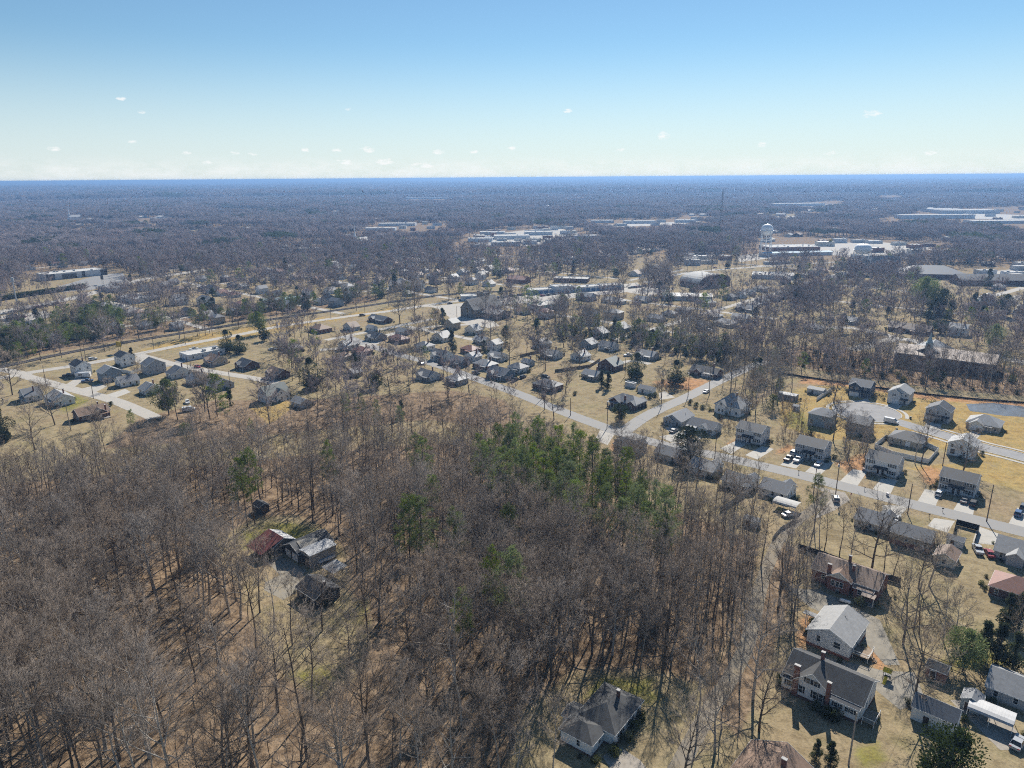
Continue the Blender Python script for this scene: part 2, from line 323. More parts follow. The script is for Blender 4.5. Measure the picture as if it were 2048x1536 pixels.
def build_ground():
    xs = np.concatenate([-np.geomspace(330, 34000, 75)[::-1], np.arange(-325, 330, 2.6), np.geomspace(333, 34000, 75)])
    ys = np.concatenate([np.linspace(-3000, 60, 14), np.arange(66, 480, 2.6), np.geomspace(483, 34000, 120)])
    X, Y = np.meshgrid(xs, ys); P = np.stack([X.ravel(), Y.ravel()], 1); Z = terrain(P[:, 0], P[:, 1])
    nx, ny = len(xs), len(ys); i = np.arange(nx*ny).reshape(ny, nx)
    F = np.stack([i[:-1, :-1].ravel(), i[:-1, 1:].ravel(), i[1:, 1:].ravel(), i[1:, :-1].ravel()], 1)
    me = arr_mesh('ground', np.column_stack([P, Z]), [F], [ground_material()])
    z = np.zeros((len(P), 4), np.float32); d = np.hypot(P[:, 0], P[:, 1]); near = d < 700
    Q = P[near]; r, g, bl, a = (np.zeros(len(Q)) for _ in range(4))
    r = soft(Q, WOOD, 4)
    for pl in (BARN_YARD, LOW_YARD): r = np.minimum(r, 1-soft(Q, pl, 4))
    for pts, w in (([(1440,748),(1560,728),(1700,752),(1850,775),(2100,798),(2250,790),(2100,740),(1800,712),(1600,690)], 4), ([(-200,760),(110,705),(200,688),(375,660),(500,640),(640,620),(760,602),(760,588),(600,605),(300,640),(-200,690)], 4),
                   ([(280,835),(430,800),(600,800),(760,790),(900,780),(1010,800),(1060,868),(860,840),(560,868),(200,900)], 3), ([(1400,1400),(1510,1180),(1560,1080),(1600,1100),(1570,1250),(1480,1480)], 2)):
        r = np.maximum(r, soft(Q, GP(pts), w)*.9)
    for pts, w in (([(440,1085),(520,1045),(590,1040),(650,1062),(600,1085),(520,1090)], 3), ([(470,1095),(520,1060),(500,1120)], 2), ([(1150,1400),(1180,1345),(1310,1348),(1345,1410),(1290,1420)], 3), ([(1560,830),(1600,810),(1640,860),(1620,872),(1570,855)], 3), ([(105,815),(150,785),(185,800),(130,830)], 2),
                   ([(690,1210),(740,1180),(760,1290),(720,1290)], 3), ([(1700,1490),(1760,1470),(1800,1536),(1700,1560)], 2), ([(1850,1320),(1990,1290),(2060,1330),(1900,1350)], 2), ([(545,1350),(600,1330),(700,1320),(650,1400)], 3)):
        g = np.maximum(g, soft(Q, GP(pts), w)*.62)
    for pts, w in (([(1560,800),(1600,775),(1700,768),(1850,790),(2200,830),(2200,1010),(1960,920),(1800,875),(1640,880),(1560,850)], 3), ([(560,665),(640,645),(800,622),(790,615),(640,637),(400,668),(280,700),(300,706)], 3), ([(500,815),(560,795),(590,810),(540,850)], 2),
                   ([(1800,935),(1960,925),(2200,1000),(2200,1030),(1960,960)], 3)):
        bl = np.maximum(bl, soft(Q, GP(pts), w))
    for pts, w in (([(1290,762),(1370,752),(1430,760),(1400,785),(1330,778)], 4), ([(1540,905),(1575,885),(1600,898),(1560,912)], 2), ([(1660,925),(1720,905),(1770,900),(1790,935),(1740,960),(1690,950)], 2.5), ([(1830,935),(1860,925),(1900,945),(1880,985),(1840,965)], 2.5),
                   ([(1600,752),(1700,762),(1850,786),(2200,815),(2200,830),(1850,800),(1700,775),(1590,768)], 2.5), ([(1220,870),(1250,885),(1240,910),(1215,900)], 2), ([(1440,890),(1480,870),(1500,880),(1470,895)], 2), ([(1590,1230),(1630,1220),(1660,1250),(1620,1300),(1580,1320)], 2), ([(1720,1290),(1770,1280),(1790,1360),(1740,1350)], 2)):
        a = np.maximum(a, soft(Q, GP(pts), w)*.62)
    z[near, 0] = r; z[near, 1] = g; z[near, 2] = bl; z[near, 3] = a
    z[~near, 0] = np.clip((d[~near]-700)/500, 0, .8)
    fq = P[~near]; fl = np.sin(fq[:, 0]/310+2*np.sin(fq[:, 1]/520))*np.sin(fq[:, 1]/270+fq[:, 0]/800); z[~near, 0] = np.where((fl > .8) & (d[~near] > 1000), .1, z[~near, 0])
    at = me.attributes.new('zone', 'FLOAT_COLOR', 'POINT'); at.data.foreach_set('color', z.ravel())
    tag(obj('ground', me), 'winter ground of dry tan grass, leaf litter and bare clay', None, None, 'structure')
build_ground()

ASPH = mat('asphalt', (.32, .305, .285), .8, .22, noise=.25, nscale=.3, col2=(.25, .24, .225))
ASPH_D = mat('asphalt_dark', (.12, .12, .125), .95, .1, noise=.25, nscale=.4)
CONC = mat('concrete', (.48, .445, .39), .9, .15, noise=.22, nscale=.35, col2=(.42, .385, .335))
CONC_W = mat('concrete_pale', (.52, .49, .435), .9, .15, noise=.25, nscale=.5, col2=(.44, .41, .36))
GRAVEL = mat('gravel', (.36, .32, .27), 1, .05, noise=.25, nscale=.9)
WHITE_LINE = mat('road_paint', (.75, .75, .72), .8, .1, noise=.1, nscale=2)
R1 = [(690,672),(745,693),(800,710),(862,726),(937,752),(1030,785),(1130,825),(1240,865),(1330,890),(1450,915),(1600,950),(1700,976),(1850,1015),(2048,1064),(2300,1126)]
R7 = [(1660,985),(1628,1017),(1600,1037),(1562,1075),(1540,1120),(1520,1180),(1500,1270),(1470,1340),(1420,1420),(1365,1520),(1330,1590),(1290,1700)]
road('road', R1, 7.2, ASPH, .03, 'grey asphalt street running diagonally past the row of duplex houses')
road('road', [(1243,866),(1300,828),(1370,796),(1420,771),(1460,752),(1530,722)], 6.5, ASPH, .034, 'grey side street branching off behind the brick corner house')
road('road', [(2300,985),(2048,915),(1960,893),(1900,874),(1840,857),(1790,842)], 8.0, mat('asphalt_new', (.33,.32,.31), .95, .1, noise=.16, nscale=.3), .026, 'pale new asphalt street leading into the cul-de-sac')
road('road', R7, 3.3, mat('lane_gravel', (.31,.275,.225), 1, .05, noise=.4, nscale=.4, col2=(.22,.18,.125)), .026, 'narrow pale lane along the right edge of the wood')
road('road', [(-160,712),(20,742),(57,754),(140,777),(225,800),(275,820),(310,836)], 6.5, CONC, .03, 'pale street past the white narrow houses at left')
road('road', [(-80,772),(50,747),(175,727),(275,708),(375,688),(475,670),(552,654),(637,641),(717,630),(787,621),(850,611),(935,600),(1060,592),(1260,572)], 7.0, CONC, .034, 'pale street running beside the railway verge')
road('road', [(272,708),(350,729),(430,744),(510,757),(560,768)], 6.0, CONC, .038, 'pale side street beside the brown-roofed bungalow at left')
road('road', [(790,620),(860,612),(912,627),(950,645),(985,655)], 7.0, CONC, .038, 'pale street curving past the stone church')
road('road', [(-120,652),(0,624),(100,606),(170,590),(240,571),(290,558),(420,538)], 13, CONC, .03, 'wide pale highway at far left')
road('road', [(1290,565),(1380,545),(1536,532),(1640,526),(1800,517),(2048,512)], 8, CONC, .03, 'pale road along the far railway embankment')
road('road', [(1700,700),(1800,678),(1900,700),(2048,724),(2200,745)], 9, CONC, .03, 'pale road behind the dark brick church')
road('road', [(1600,665),(1680,655),(1740,662),(1800,678)], 7, CONC, .034, 'pale road winding between far houses at right')
road('road', [(1950,600),(2000,588),(2048,575)], 7, CONC, .03, 'pale lane at the far right edge')
road('road', [(1170,720),(1215,728),(1265,722),(1300,728)], 4.5, CONC, .026, 'pale lane behind the green-roofed brick house')
road('road', [(640,700),(740,690),(770,672),(850,655),(950,648)], 6, CONC, .042, 'pale street between the middle rows of houses')
road('road', [(1740,488),(1800,497),(1960,500),(2100,497)], 14, CONC, .03, 'pale open road beyond the broad water tower')
road('road', [(35,470),(55,455),(62,446),(40,432)], 9, CONC, .03, 'pale far road between trees at left')
road('road', [(1775,399),(1795,387),(1801,380)], 26, CONC_W, .03, 'white highway far away at right')
TOWN = []
def town_streets():
    """streets of the town grid further out"""
    u = np.array([math.cos(math.radians(-42)), math.sin(math.radians(-42))]); v = np.array([-u[1], u[0]]); O = np.array([40., 400.])
    k = 0
    for i in range(-5, 11):
        for ax in (0, 1):
            a, b = (u, v) if ax == 0 else (v, u)
            step = 95 if ax == 0 else 150
            c = O+b*(i*step+(rnd.random()-.5)*20)
            L = [c+a*t for t in np.linspace(-500, 600, 60)]
            run = []
            for p in L:
                d = math.hypot(*p); px, py = proj(p[0], p[1])
                ok = 430 < d < 1200 and -60 < px < 2110 and 470 < py < 690 and not any(inside(p[None], q)[0] for q in CLEAR+TOWN_CLEAR) and not (1420 < px and py > 640)
                if ok: run.append(p)
                if (not ok or p is L[-1]) and len(run) > 4:
                    road('road', run, 5.5, CONC, .022+.001*(k % 5), 'pale town street between far houses and bare trees', px=False, n=1); TOWN.append(np.array(run)); k += 1; run = []
                elif not ok: run = []
town_streets()

# cul-de-sac with kerb and pavement
def cul_de_sac():
    c = G(1733, 824); n = 40; ang = np.linspace(0, 2*math.pi, n, endpoint=False); Rr = 13.5
    P = np.stack([c[0]+Rr*np.cos(ang), c[1]+Rr*np.sin(ang)], 1)
    sheet('road', P, .030, MATS['asphalt_new'], 'round pale asphalt turning circle of the cul-de-sac', px=False)
    ROADS.append((np.array([c, c+.1]), 2*Rr))
    L = smooth_line(GP([(2300,985),(2048,915),(1960,893),(1900,874),(1840,857)]), 6)
    for side, nm in ((1, 'kerb'), (-1, 'kerb')):
        tag(obj(nm, ribbon_mesh(nm, L, .45, .12, CONC_W, off=side*4.25, thick=.14)), 'pale concrete kerb along the cul-de-sac street', None, None, 'structure')
        tag(obj('sidewalk', ribbon_mesh('sidewalk', L, 1.4, .10, CONC_W, off=side*6.6, thick=.12)), 'pale concrete sidewalk along the cul-de-sac street', None, None, 'structure')
    st = math.atan2(*(L[-1]-c)[::-1])
    aa = np.linspace(st+.42, st+2*math.pi-.42, 40)
    for rr, w, z, nm in ((Rr+.2, .45, .12, 'kerb'), (Rr+2.3, 1.4, .10, 'sidewalk')):
        C = np.stack([c[0]+rr*np.cos(aa), c[1]+rr*np.sin(aa)], 1)
        tag(obj(nm, ribbon_mesh(nm, C, w, z, CONC_W, thick=.14)), 'pale concrete %s curving round the turning circle' % nm, None, None, 'structure')
cul_de_sac()

# driveways and paved yards
for i, (pts, m_) in enumerate([
    ([(1346,868),(1382,882),(1350,888),(1318,873)], CONC), ([(1376,880),(1405,872),(1388,898),(1360,892)], CONC), ([(1330,856),(1352,850),(1378,868),(1350,876)], CONC),
    ([(1440,897),(1479,878),(1500,884),(1462,908)], CONC_W), ([(1490,910),(1525,892),(1548,898),(1515,919)], CONC_W), ([(1560,930),(1590,905),(1618,911),(1592,937)], CONC_W), ([(1610,944),(1640,918),(1668,925),(1640,950)], CONC_W),
    ([(1680,962),(1705,938),(1735,943),(1715,972)], CONC_W), ([(1745,978),(1765,955),(1795,960),(1780,989)], CONC_W), ([(1835,1003),(1850,978),(1884,984),(1870,1014)], CONC_W), ([(1905,1023),(1920,998),(1952,1003),(1945,1034)], CONC_W),
    ([(2015,1051),(2035,1015),(2080,1025),(2065,1063)], CONC_W), ([(1705,803),(1735,797),(1742,806),(1718,812)], CONC_W), ([(1760,815),(1785,806),(1806,811),(1790,822)], CONC_W), ([(1848,853),(1858,838),(1885,845),(1880,860)], CONC_W), ([(1920,877),(1945,862),(1962,868),(1945,887)], CONC_W),
    ([(1660,1000),(1650,985),(1620,970),(1690,985),(1700,1000),(1670,1020),(1625,1040)], GRAVEL), ([(1765,1010),(1820,1012),(1795,1036),(1765,1028)], CONC_W), ([(1868,1036),(1910,1042),(1895,1066),(1855,1052)], CONC_W), ([(1955,1052),(2010,1072),(1985,1090),(1945,1085)], CONC_W),
    ([(1230,868),(1200,860),(1190,880),(1215,890)], CONC), ([(1320,800),(1350,795),(1330,782),(1318,786)], CONC),
    ([(128,771),(160,752),(172,758),(145,776)], CONC), ([(160,778),(200,768),(215,772),(185,788)], CONC), ([(205,792),(250,778),(262,784),(225,798)], CONC_W), ([(295,727),(320,722),(345,732),(310,735)], CONC), ([(260,716),(300,712),(318,724),(280,728)], CONC),
    ([(318,738),(400,700),(440,706),(350,730)], ASPH), ([(560,1150),(592,1128),(612,1140),(592,1185),(566,1200),(528,1180),(530,1165)], mat('yard_slab', (.34,.31,.26), .95, .1, noise=.35, nscale=.6, col2=(.26,.22,.16))), ([(592,1128),(560,1112),(530,1120),(560,1150)], MATS['yard_slab']),
    ([(1240,1494),(1280,1520),(1320,1570),(1240,1570),(1205,1512)], GRAVEL), ([(870,612),(935,605),(1000,652),(950,652),(905,640)], CONC), ([(985,600),(1275,565),(1290,580),(1060,606),(990,610)], CONC),
    ([(118,573),(198,549),(245,546),(258,562),(182,580),(125,584)], ASPH), ([(0,655),(0,632),(90,622),(110,630),(40,652)], CONC), ([(1240,582),(1300,570),(1350,578),(1300,592)], CONC), ([(1760,508),(1800,502),(1850,508),(1800,520)], CONC),
    ([(950,478),(1000,466),(1110,454),(1160,468),(1070,492),(960,492)], CONC), ([(1560,500),(1640,486),(1760,484),(1860,494),(1840,508),(1700,514)], CONC), ([(1890,436),(1950,424),(2060,420),(2060,440)], CONC_W), ([(1620,412),(1690,406),(1690,412),(1630,416)], CONC_W), ([(1190,450),(1400,442),(1410,448),(1200,455)], CONC), ([(60,398),(150,388),(160,392),(70,403)], CONC_W), ([(1470,512),(1560,502),(1575,512),(1480,524)], CONC), ([(1960,545),(2060,535),(2060,550),(1970,560)], CONC), ([(1370,515),(1420,505),(1440,512),(1390,522)], CONC),
    ([(1590,1330),(1640,1310),(1760,1340),(1830,1345),(1850,1400),(1800,1420),(1740,1370),(1650,1350)], mat('worn_drive', (.30,.27,.22), 1, .05, noise=.25, nscale=.4)), ([(1575,1175),(1640,1180),(1760,1240),(1800,1330),(1770,1330),(1700,1250),(1620,1215)], MATS['worn_drive']),
    ([(1900,1400),(1990,1400),(2060,1500),(2000,1500)], GRAVEL)]):
    sheet('driveway', pts, .012+.001*(i % 6), m_, 'pale paved yard or driveway')
# retention pond
sheet('pond', [(1932,808),(1985,806),(2090,818),(2090,836),(2010,832),(1940,822)], .02, mat('pond_water', (.17,.18,.19), .2, .4, noise=.3, nscale=.25), 'shallow grey retention pond behind the new houses')
# railway
def railway(pts, label, rails=True):
    L = smooth_line(GP(pts), 6); ROADS.append((L, 7))
    t = tag(obj('railway', ribbon_mesh('ballast', L, 5.0, .45, mat('ballast', (.13,.12,.115), 1, .05, noise=.3, nscale=1.2), thick=.6)), label, None, None, 'structure')
    for s in (-.75, .75): obj('rail', ribbon_mesh('rail', L, .12, .62, mat('rail_steel', (.2,.17,.15), .5, .5, .6, noise=.2, nscale=1), off=s, thick=.2), t)
    d = np.concatenate([[0], np.cumsum(np.hypot(*np.diff(L, axis=0).T))]); b = MB()
    for q in np.arange(0, min(d[-1], 300), 1.4):
        p = np.array([np.interp(q, d, L[:, 0]), np.interp(q, d, L[:, 1])]); p2 = np.array([np.interp(q+.3, d, L[:, 0]), np.interp(q+.3, d, L[:, 1])])
        a = (p2-p)/(np.hypot(*(p2-p))+1e-6); n = np.array([-a[1], a[0]])
        c = [p+n*1.25, p-n*1.25, p-n*1.25+a*.24, p+n*1.25+a*.24]; b.add([(*k, .46) for k in c]+[(*k, .52) for k in c], [(4,5,6,7),(0,1,5,4),(1,2,6,5),(2,3,7,6),(3,0,4,7)])
    tag(obj('sleeper', b.mesh('sleeper', mat('sleeper_wood', (.09,.07,.055), 1, .05, noise=.3, nscale=3)), t), None, None, None, 'stuff')
railway([(-200,778),(0,735),(112,711),(200,694),(375,665),(495,646),(600,631),(700,617),(800,602),(900,589),(1024,582)], 'single railway track on dark ballast running beside the street')
# ------------------------------------------------------------------ building materials
def siding(n, c, v=.07): return mat(n, c, .75, .25, noise=v, nscale=.8, stripes=(2, 5.5, .80))
WALLS = dict(white=siding('siding_white', (.74,.74,.72)), cream=siding('siding_cream', (.66,.62,.54)), grey=siding('siding_grey', (.38,.39,.40)), blue=siding('siding_blue', (.16,.21,.26)), navy=siding('siding_navy', (.055,.075,.11)),
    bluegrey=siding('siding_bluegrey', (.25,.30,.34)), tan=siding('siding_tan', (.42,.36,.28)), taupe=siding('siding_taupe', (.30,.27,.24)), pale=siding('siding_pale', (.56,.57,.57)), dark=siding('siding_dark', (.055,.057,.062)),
    brick=mat('brick_red', (.24,.085,.06), .9, .1, brick=(2.2, (.34,.30,.27)), noise=.15, nscale=.7), dbrick=mat('brick_dark', (.13,.065,.055), .9, .1, brick=(2.2, (.2,.18,.17)), noise=.2, nscale=.6),
    stone=mat('rubble_stone', (.24,.225,.205), .95, .1, brick=(1.1, (.16,.15,.14)), noise=.3, nscale=1.2), metal=mat('wall_metal', (.34,.36,.39), .5, .4, .3, noise=.12, nscale=.6, stripes=(0, 2.2, .75)),
    panel=mat('wall_panel', (.58,.60,.62), .6, .3, noise=.08, nscale=.3), board=mat('weathered_board', (.25,.22,.19), .95, .1, noise=.25, nscale=1.3, stripes=(0, 4, .6)))
def shingle(n, c): return mat(n, c, .62, .45, noise=.2, nscale=.9, stripes=(2, 3.4, .86), obj_var=.1)
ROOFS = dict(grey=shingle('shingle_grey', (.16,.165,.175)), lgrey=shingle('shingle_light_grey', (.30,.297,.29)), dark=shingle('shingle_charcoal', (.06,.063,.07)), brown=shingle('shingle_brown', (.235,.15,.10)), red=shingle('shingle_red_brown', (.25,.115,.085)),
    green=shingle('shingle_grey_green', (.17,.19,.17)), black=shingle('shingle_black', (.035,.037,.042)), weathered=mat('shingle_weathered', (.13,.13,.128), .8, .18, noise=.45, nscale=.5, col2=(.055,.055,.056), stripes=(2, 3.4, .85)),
    tin=mat('roof_tin', (.42,.42,.42), .6, .3, .2, noise=.18, nscale=.5, stripes=(0, 1.6, .8)), rust=mat('roof_red_metal', (.21,.055,.045), .5, .35, .1, noise=.25, nscale=.45, stripes=(0, 1.6, .75), col2=(.16,.07,.055)),
    flat=mat('roof_membrane', (.54,.52,.48), .9, .15, noise=.12, nscale=.15), fdark=mat('roof_tar', (.13,.13,.135), .95, .1, noise=.25, nscale=.2), pblue=mat('roof_pale_blue', (.40,.53,.60), .7, .2, noise=.1, nscale=.15))
TRIM = mat('trim_white', (.76,.76,.74), .6, .3, noise=.06, nscale=2)
GLASS = mat('window_glass', (.025,.03,.035), .08, .6, noise=.3, nscale=.4)
SHUT = mat('shutter_black', (.03,.032,.035), .6, .3, noise=.1, nscale=2)
DOORM = dict(dark=mat('door_dark', (.05,.035,.03), .5, .3, noise=.1, nscale=2), white=mat('door_white', (.68,.69,.70), .6, .3, noise=.06, nscale=1, stripes=(2, 1.9, .8)), blue=mat('door_blue', (.09,.19,.34), .6, .3, noise=.1, nscale=1))
CONCB = mat('foundation', (.30,.28,.26), .95, .1, noise=.15, nscale=1)
CHIM = WALLS['brick']; CAP = mat('chimney_cap_concrete', (.5,.48,.45), .9, .1, noise=.1, nscale=2)
WOOD_M = mat('deck_wood', (.33,.25,.18), .9, .1, noise=.25, nscale=2, stripes=(0, 6, .7))
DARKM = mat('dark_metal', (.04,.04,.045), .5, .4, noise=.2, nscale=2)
_mc = {}
def cached(key, fn):
    if key not in _mc: _mc[key] = fn()
    return _mc[key]
def win_meshes(w, h):
    def fr():
        b = MB(); t = .09
        b.box(-w/2-t, -.07, -t, -w/2, .02, h+t); b.box(w/2, -.07, -t, w/2+t, .02, h+t); b.box(-w/2, -.07, h, w/2, .02, h+t); b.box(-w/2, -.09, -t, w/2, .02, 0); b.box(-w/2, -.05, h/2-.03, w/2, .0, h/2+.03)
        return b.mesh('window', TRIM)
    return cached(('wf', w, h), fr), cached(('wp', w, h), lambda: MB().box(-w/2, -.025, 0, w/2, .01, h).mesh('pane', GLASS))
class Block:
    def __init__(s, root, cx, cy, L, W, h, z0=0.0): s.root, s.cx, s.cy, s.L, s.W, s.h, s.z0 = root, cx, cy, L, W, h, z0
    def on(s, side, u, z, out=0.0):
        """local point on a wall: side 0 front, 1 right, 2 back, 3 left"""
        half = (s.W if side % 2 == 0 else s.L)/2+out; a = side*math.pi/2
        return (s.cx+u*math.cos(a)+half*math.sin(a), s.cy+u*math.sin(a)-half*math.cos(a), s.z0+z), a
    def window(s, side, u, z, w=.9, h=1.3, shut=False, name='window'):
        p, a = s.on(side, u, z); fm, pm = win_meshes(w, h); f = obj(name, fm, s.root, p, a); obj('pane', pm, f)
        if shut:
            sm = cached(('sh', h), lambda: MB().box(-.2, -.05, 0, .2, .01, h).mesh('shutter', SHUT))
            for q in (-1, 1):
                p2, _ = s.on(side, u+q*(w/2+.32), z); obj('shutter', sm, s.root, p2, a)
        return f
    def door(s, side, u, w=.95, h=2.1, m='dark', z=.0, name='door'):
        p, a = s.on(side, u, z)
        me = cached(('d', w, h, m), lambda: MB().box(-w/2, -.04, 0, w/2, .01, h).mesh(name, DOORM[m]))
        d = obj(name, me, s.root, p, a)
        fr = cached(('df', w, h), lambda: MB().box(-w/2-.1, -.06, 0, -w/2, .015, h+.1).box(w/2, -.06, 0, w/2+.1, .015, h+.1).box(-w/2, -.06, h, w/2, .015, h+.1).mesh('door_frame', TRIM)); obj('door_frame', fr, d)
        return d
    def garage(s, side, u, w=4.8, h=2.2): return s.door(side, u, w, h, 'white', name='garage_door')
    def sheetwin(s): pass
def block(root, cx, cy, L, W, h, wall, roof, kind='gable', axis='x', pitch=.5, oh=.4, z0=0.0, trim=True, t=.16, base=None):
    """one rectangular volume with its roof"""
    B = Block(root, cx, cy, L, W, h, z0); wm, rm = WALLS.get(wall, wall), ROOFS.get(roof, roof)
    x0, x1, y0, y1 = -L/2, L/2, -W/2, W/2; b = MB()
    S = W if axis == 'x' else L; E_ = L if axis == 'x' else W; rise = pitch*S/2
    vs = [(x0,y0,0),(x1,y0,0),(x1,y1,0),(x0,y1,0),(x0,y0,h),(x1,y0,h),(x1,y1,h),(x0,y1,h)]
    fs = [(0,1,5,4),(1,2,6,5),(2,3,7,6),(3,0,4,7)]
    if kind == 'gable':
        if axis == 'x': vs += [(x0,0,h+rise),(x1,0,h+rise)]; fs[1] = (1,2,6,9,5); fs[3] = (3,0,4,8,7)
        else: vs += [(0,y0,h+rise),(0,y1,h+rise)]; fs[0] = (0,1,5,8,4); fs[2] = (2,3,7,9,6)
    b.add(vs, fs); obj('wall', b.mesh('wall', wm), root, (cx, cy, z0))
    if base:
        e = .04; bb = MB().add([(x0-e,y0-e,0),(x1+e,y0-e,0),(x1+e,y1+e,0),(x0-e,y1+e,0),(x0-e,y0-e,base[0]),(x1+e,y0-e,base[0]),(x1+e,y1+e,base[0]),(x0-e,y1+e,base[0])], [(0,1,5,4),(1,2,6,5),(2,3,7,6),(3,0,4,7),(4,5,6,7)])
        obj('foundation', bb.mesh('foundation', WALLS.get(base[1], CONCB)), root, (cx, cy, z0))
    r = MB(); tr = MB()
    if kind == 'gable':
        s = S/2+oh; ze = h-pitch*oh; zr = h+rise; l = E_/2+oh*.8
        prof = [(-s,ze+t),(0,zr+t),(0,zr),(-s,ze)]; prof2 = [(0,zr+t),(s,ze+t),(s,ze),(0,zr)]
        for pf in (prof, prof2): r.prism(pf[::-1] if axis == 'x' else pf, axis, -l, l)
        for sg in (-1, 1):
            a0, a1 = (l, l+.05) if sg > 0 else (-l-.05, -l)
            for pf in ([(-s-.05,ze-.06),(0,zr-.05),(0,zr+t+.03),(-s-.05,ze+t+.03)], [(0,zr-.05),(s+.05,ze-.06),(s+.05,ze+t+.03),(0,zr+t+.03)]): tr.prism(pf, axis, a0, a1)
        for sg in (-1, 1):
            a, c = sorted((sg*s, sg*(s+.05)))
            if axis == 'x': tr.box(-l, a, ze-.06, l, c, ze+t-.02)
            else: tr.box(a, -l, ze-.06, c, l, ze+t-.02)
    elif kind == 'hip':
        X0, X1, Y0, Y1 = x0-oh, x1+oh, y0-oh, y1+oh; ze = h-.05
        m_ = min(L, W)/2+oh; zr = ze+t+pitch*m_
        ra, rb = ((X0+m_, 0), (X1-m_, 0)) if L >= W else ((0, Y0+m_), (0, Y1-m_))
        vs = [(X0,Y0,ze),(X1,Y0,ze),(X1,Y1,ze),(X0,Y1,ze),(X0,Y0,ze+t),(X1,Y0,ze+t),(X1,Y1,ze+t),(X0,Y1,ze+t),(*ra,zr),(*rb,zr)]
        fs = [(3,2,1,0),(0,1,5,4),(1,2,6,5),(2,3,7,6),(3,0,4,7)]
        fs += [(4,5,9,8),(5,6,9),(6,7,8,9),(7,4,8)] if L >= W else [(4,5,8),(5,6,9,8),(6,7,9),(7,4,8,9)]
        r.add(vs, fs)
        for (a, c) in (((X0,Y0-.05),(X1,Y0)), ((X0,Y1),(X1,Y1+.05)), ((X0-.05,Y0),(X0,Y1)), ((X1,Y0),(X1+.05,Y1))): tr.box(a[0], a[1], ze-.02, c[0], c[1], ze+t-.03)
    elif kind == 'flat':
        r.add([(x0+.2,y0+.2,h-.25),(x1-.2,y0+.2,h-.25),(x1-.2,y1-.2,h-.25),(x0+.2,y1-.2,h-.25)], [(0,1,2,3)])
        for q in ((x0-.06,y0-.06,x1+.06,y0+.22),(x0-.06,y1-.22,x1+.06,y1+.06),(x0-.06,y0+.22,x0+.22,y1-.22),(x1-.22,y0+.22,x1+.06,y1-.22)): tr.box(q[0], q[1], h-.3, q[2], q[3], h+.12)
    elif kind == 'shed':
        zf, zb = h+.02, h+.02+pitch*W; r.prism([(y0-oh,zf-pitch*oh),(y1+oh,zb+pitch*oh),(y1+oh,zb+pitch*oh+t),(y0-oh,zf-pitch*oh+t)], 'x', x0-oh, x1+oh)
        obj('wall', MB().add([(x0,y0,h),(x0,y1,h),(x0,y1,zb),(x1,y0,h),(x1,y1,h),(x1,y1,zb)], [(0,2,1),(3,4,5),(1,2,5,4)]).mesh('wall', wm), root, (cx, cy, z0))
    elif kind == 'arch':
        n = 12; R_ = [(-S/2*math.cos(math.pi*i/n)*1.02, h+rise*math.sin(math.pi*i/n)) for i in range(n+1)]
        pr = [(a, c+t) for a, c in R_]
        for i in range(n): r.prism([R_[i], R_[i+1], pr[i+1], pr[i]], axis, -E_/2-oh, E_/2+oh)
        for e in (-E_/2+.05, E_/2-.05): b2 = MB(); f = (lambda p: (e, p[0], p[1])) if axis == 'x' else (lambda p: (p[0], e, p[1])); b2.add([f(p) for p in R_], [tuple(range(n+1))]); obj('wall', b2.mesh('wall', wm), root, (cx, cy, z0))
    ro = obj('roof', r.mesh('roof', rm), root, (cx, cy, z0)); B.roof = ro; B.top = h+(rise if kind == 'gable' else pitch*min(L, W)/2)
    if trim and tr.v: obj('fascia', tr.mesh('fascia', TRIM), ro)
    return B
FOOT = []
def site(name, label, near, L, W, rot=-42, cat='house', group=None, anchor='near'):
    """a building's root at the middle of its footprint; near = photo pixel of the corner closest to the camera"""
    r = math.radians(rot); u = np.array([math.cos(r), math.sin(r)]); v = np.array([-u[1], u[0]])
    c = np.asarray(near, float) if anchor == 'world' else G(*near); k = .82 if cat in ('house', 'shed', 'carport', 'garage', 'container') else 1.0
    if anchor == 'near': c = c-u*L*k/2+v*W*k/2
    FOOT.append((c[0], c[1], math.hypot(L, W)*k/2, r, L*k, W*k)); t = thing(name, label, cat, c, r, group); t.scale = (k, k, .92 if k < 1 else 1); return t
def chimney(root, x, y, z, h=1.6, w=.8, m=None, d=.6):
    c = obj('chimney', MB().box(-w/2, -d/2, 0, w/2, d/2, h).mesh('chimney', m or CHIM), root, (x, y, z)); obj('chimney_cap', MB().box(-w/2-.08, -d/2-.08, h+.003, w/2+.08, d/2+.08, h+.15).mesh('chimney_cap', CAP), c); return c
def vent(root, x, y, z): obj('roof_vent', cached('vent', lambda: MB().tube((0,0,-.3), (0,0,.35), .09, .09, 8).mesh('roof_vent', DARKM)), root, (x, y, z))
def porch(root, x0, x1, y0, y1, z, roof='black', pitch=.25, posts=3, floor=.25, post_m=None):
    """shed roof on posts along the front (y0 outer edge, y1 wall)"""
    d = y1-y0
    obj('porch_roof', MB().prism([(y0-.25,z),(y1,z+pitch*d),(y1,z+pitch*d+.12),(y0-.25,z+.12)], 'x', x0-.2, x1+.2).mesh('porch_roof', ROOFS.get(roof, roof)), root)
    obj('porch_floor', MB().box(x0, y0, 0, x1, y1-.01, floor).mesh('porch_floor', CONCB), root)
    pm = cached(('post', round(z, 2)), lambda: MB().box(-.08, -.08, 0, .08, .08, z).mesh('post', TRIM))
    for i in range(posts): obj('post', pm, root, (x0+.12+(x1-x0-.24)*i/max(1, posts-1), y0+.1, 0.0))
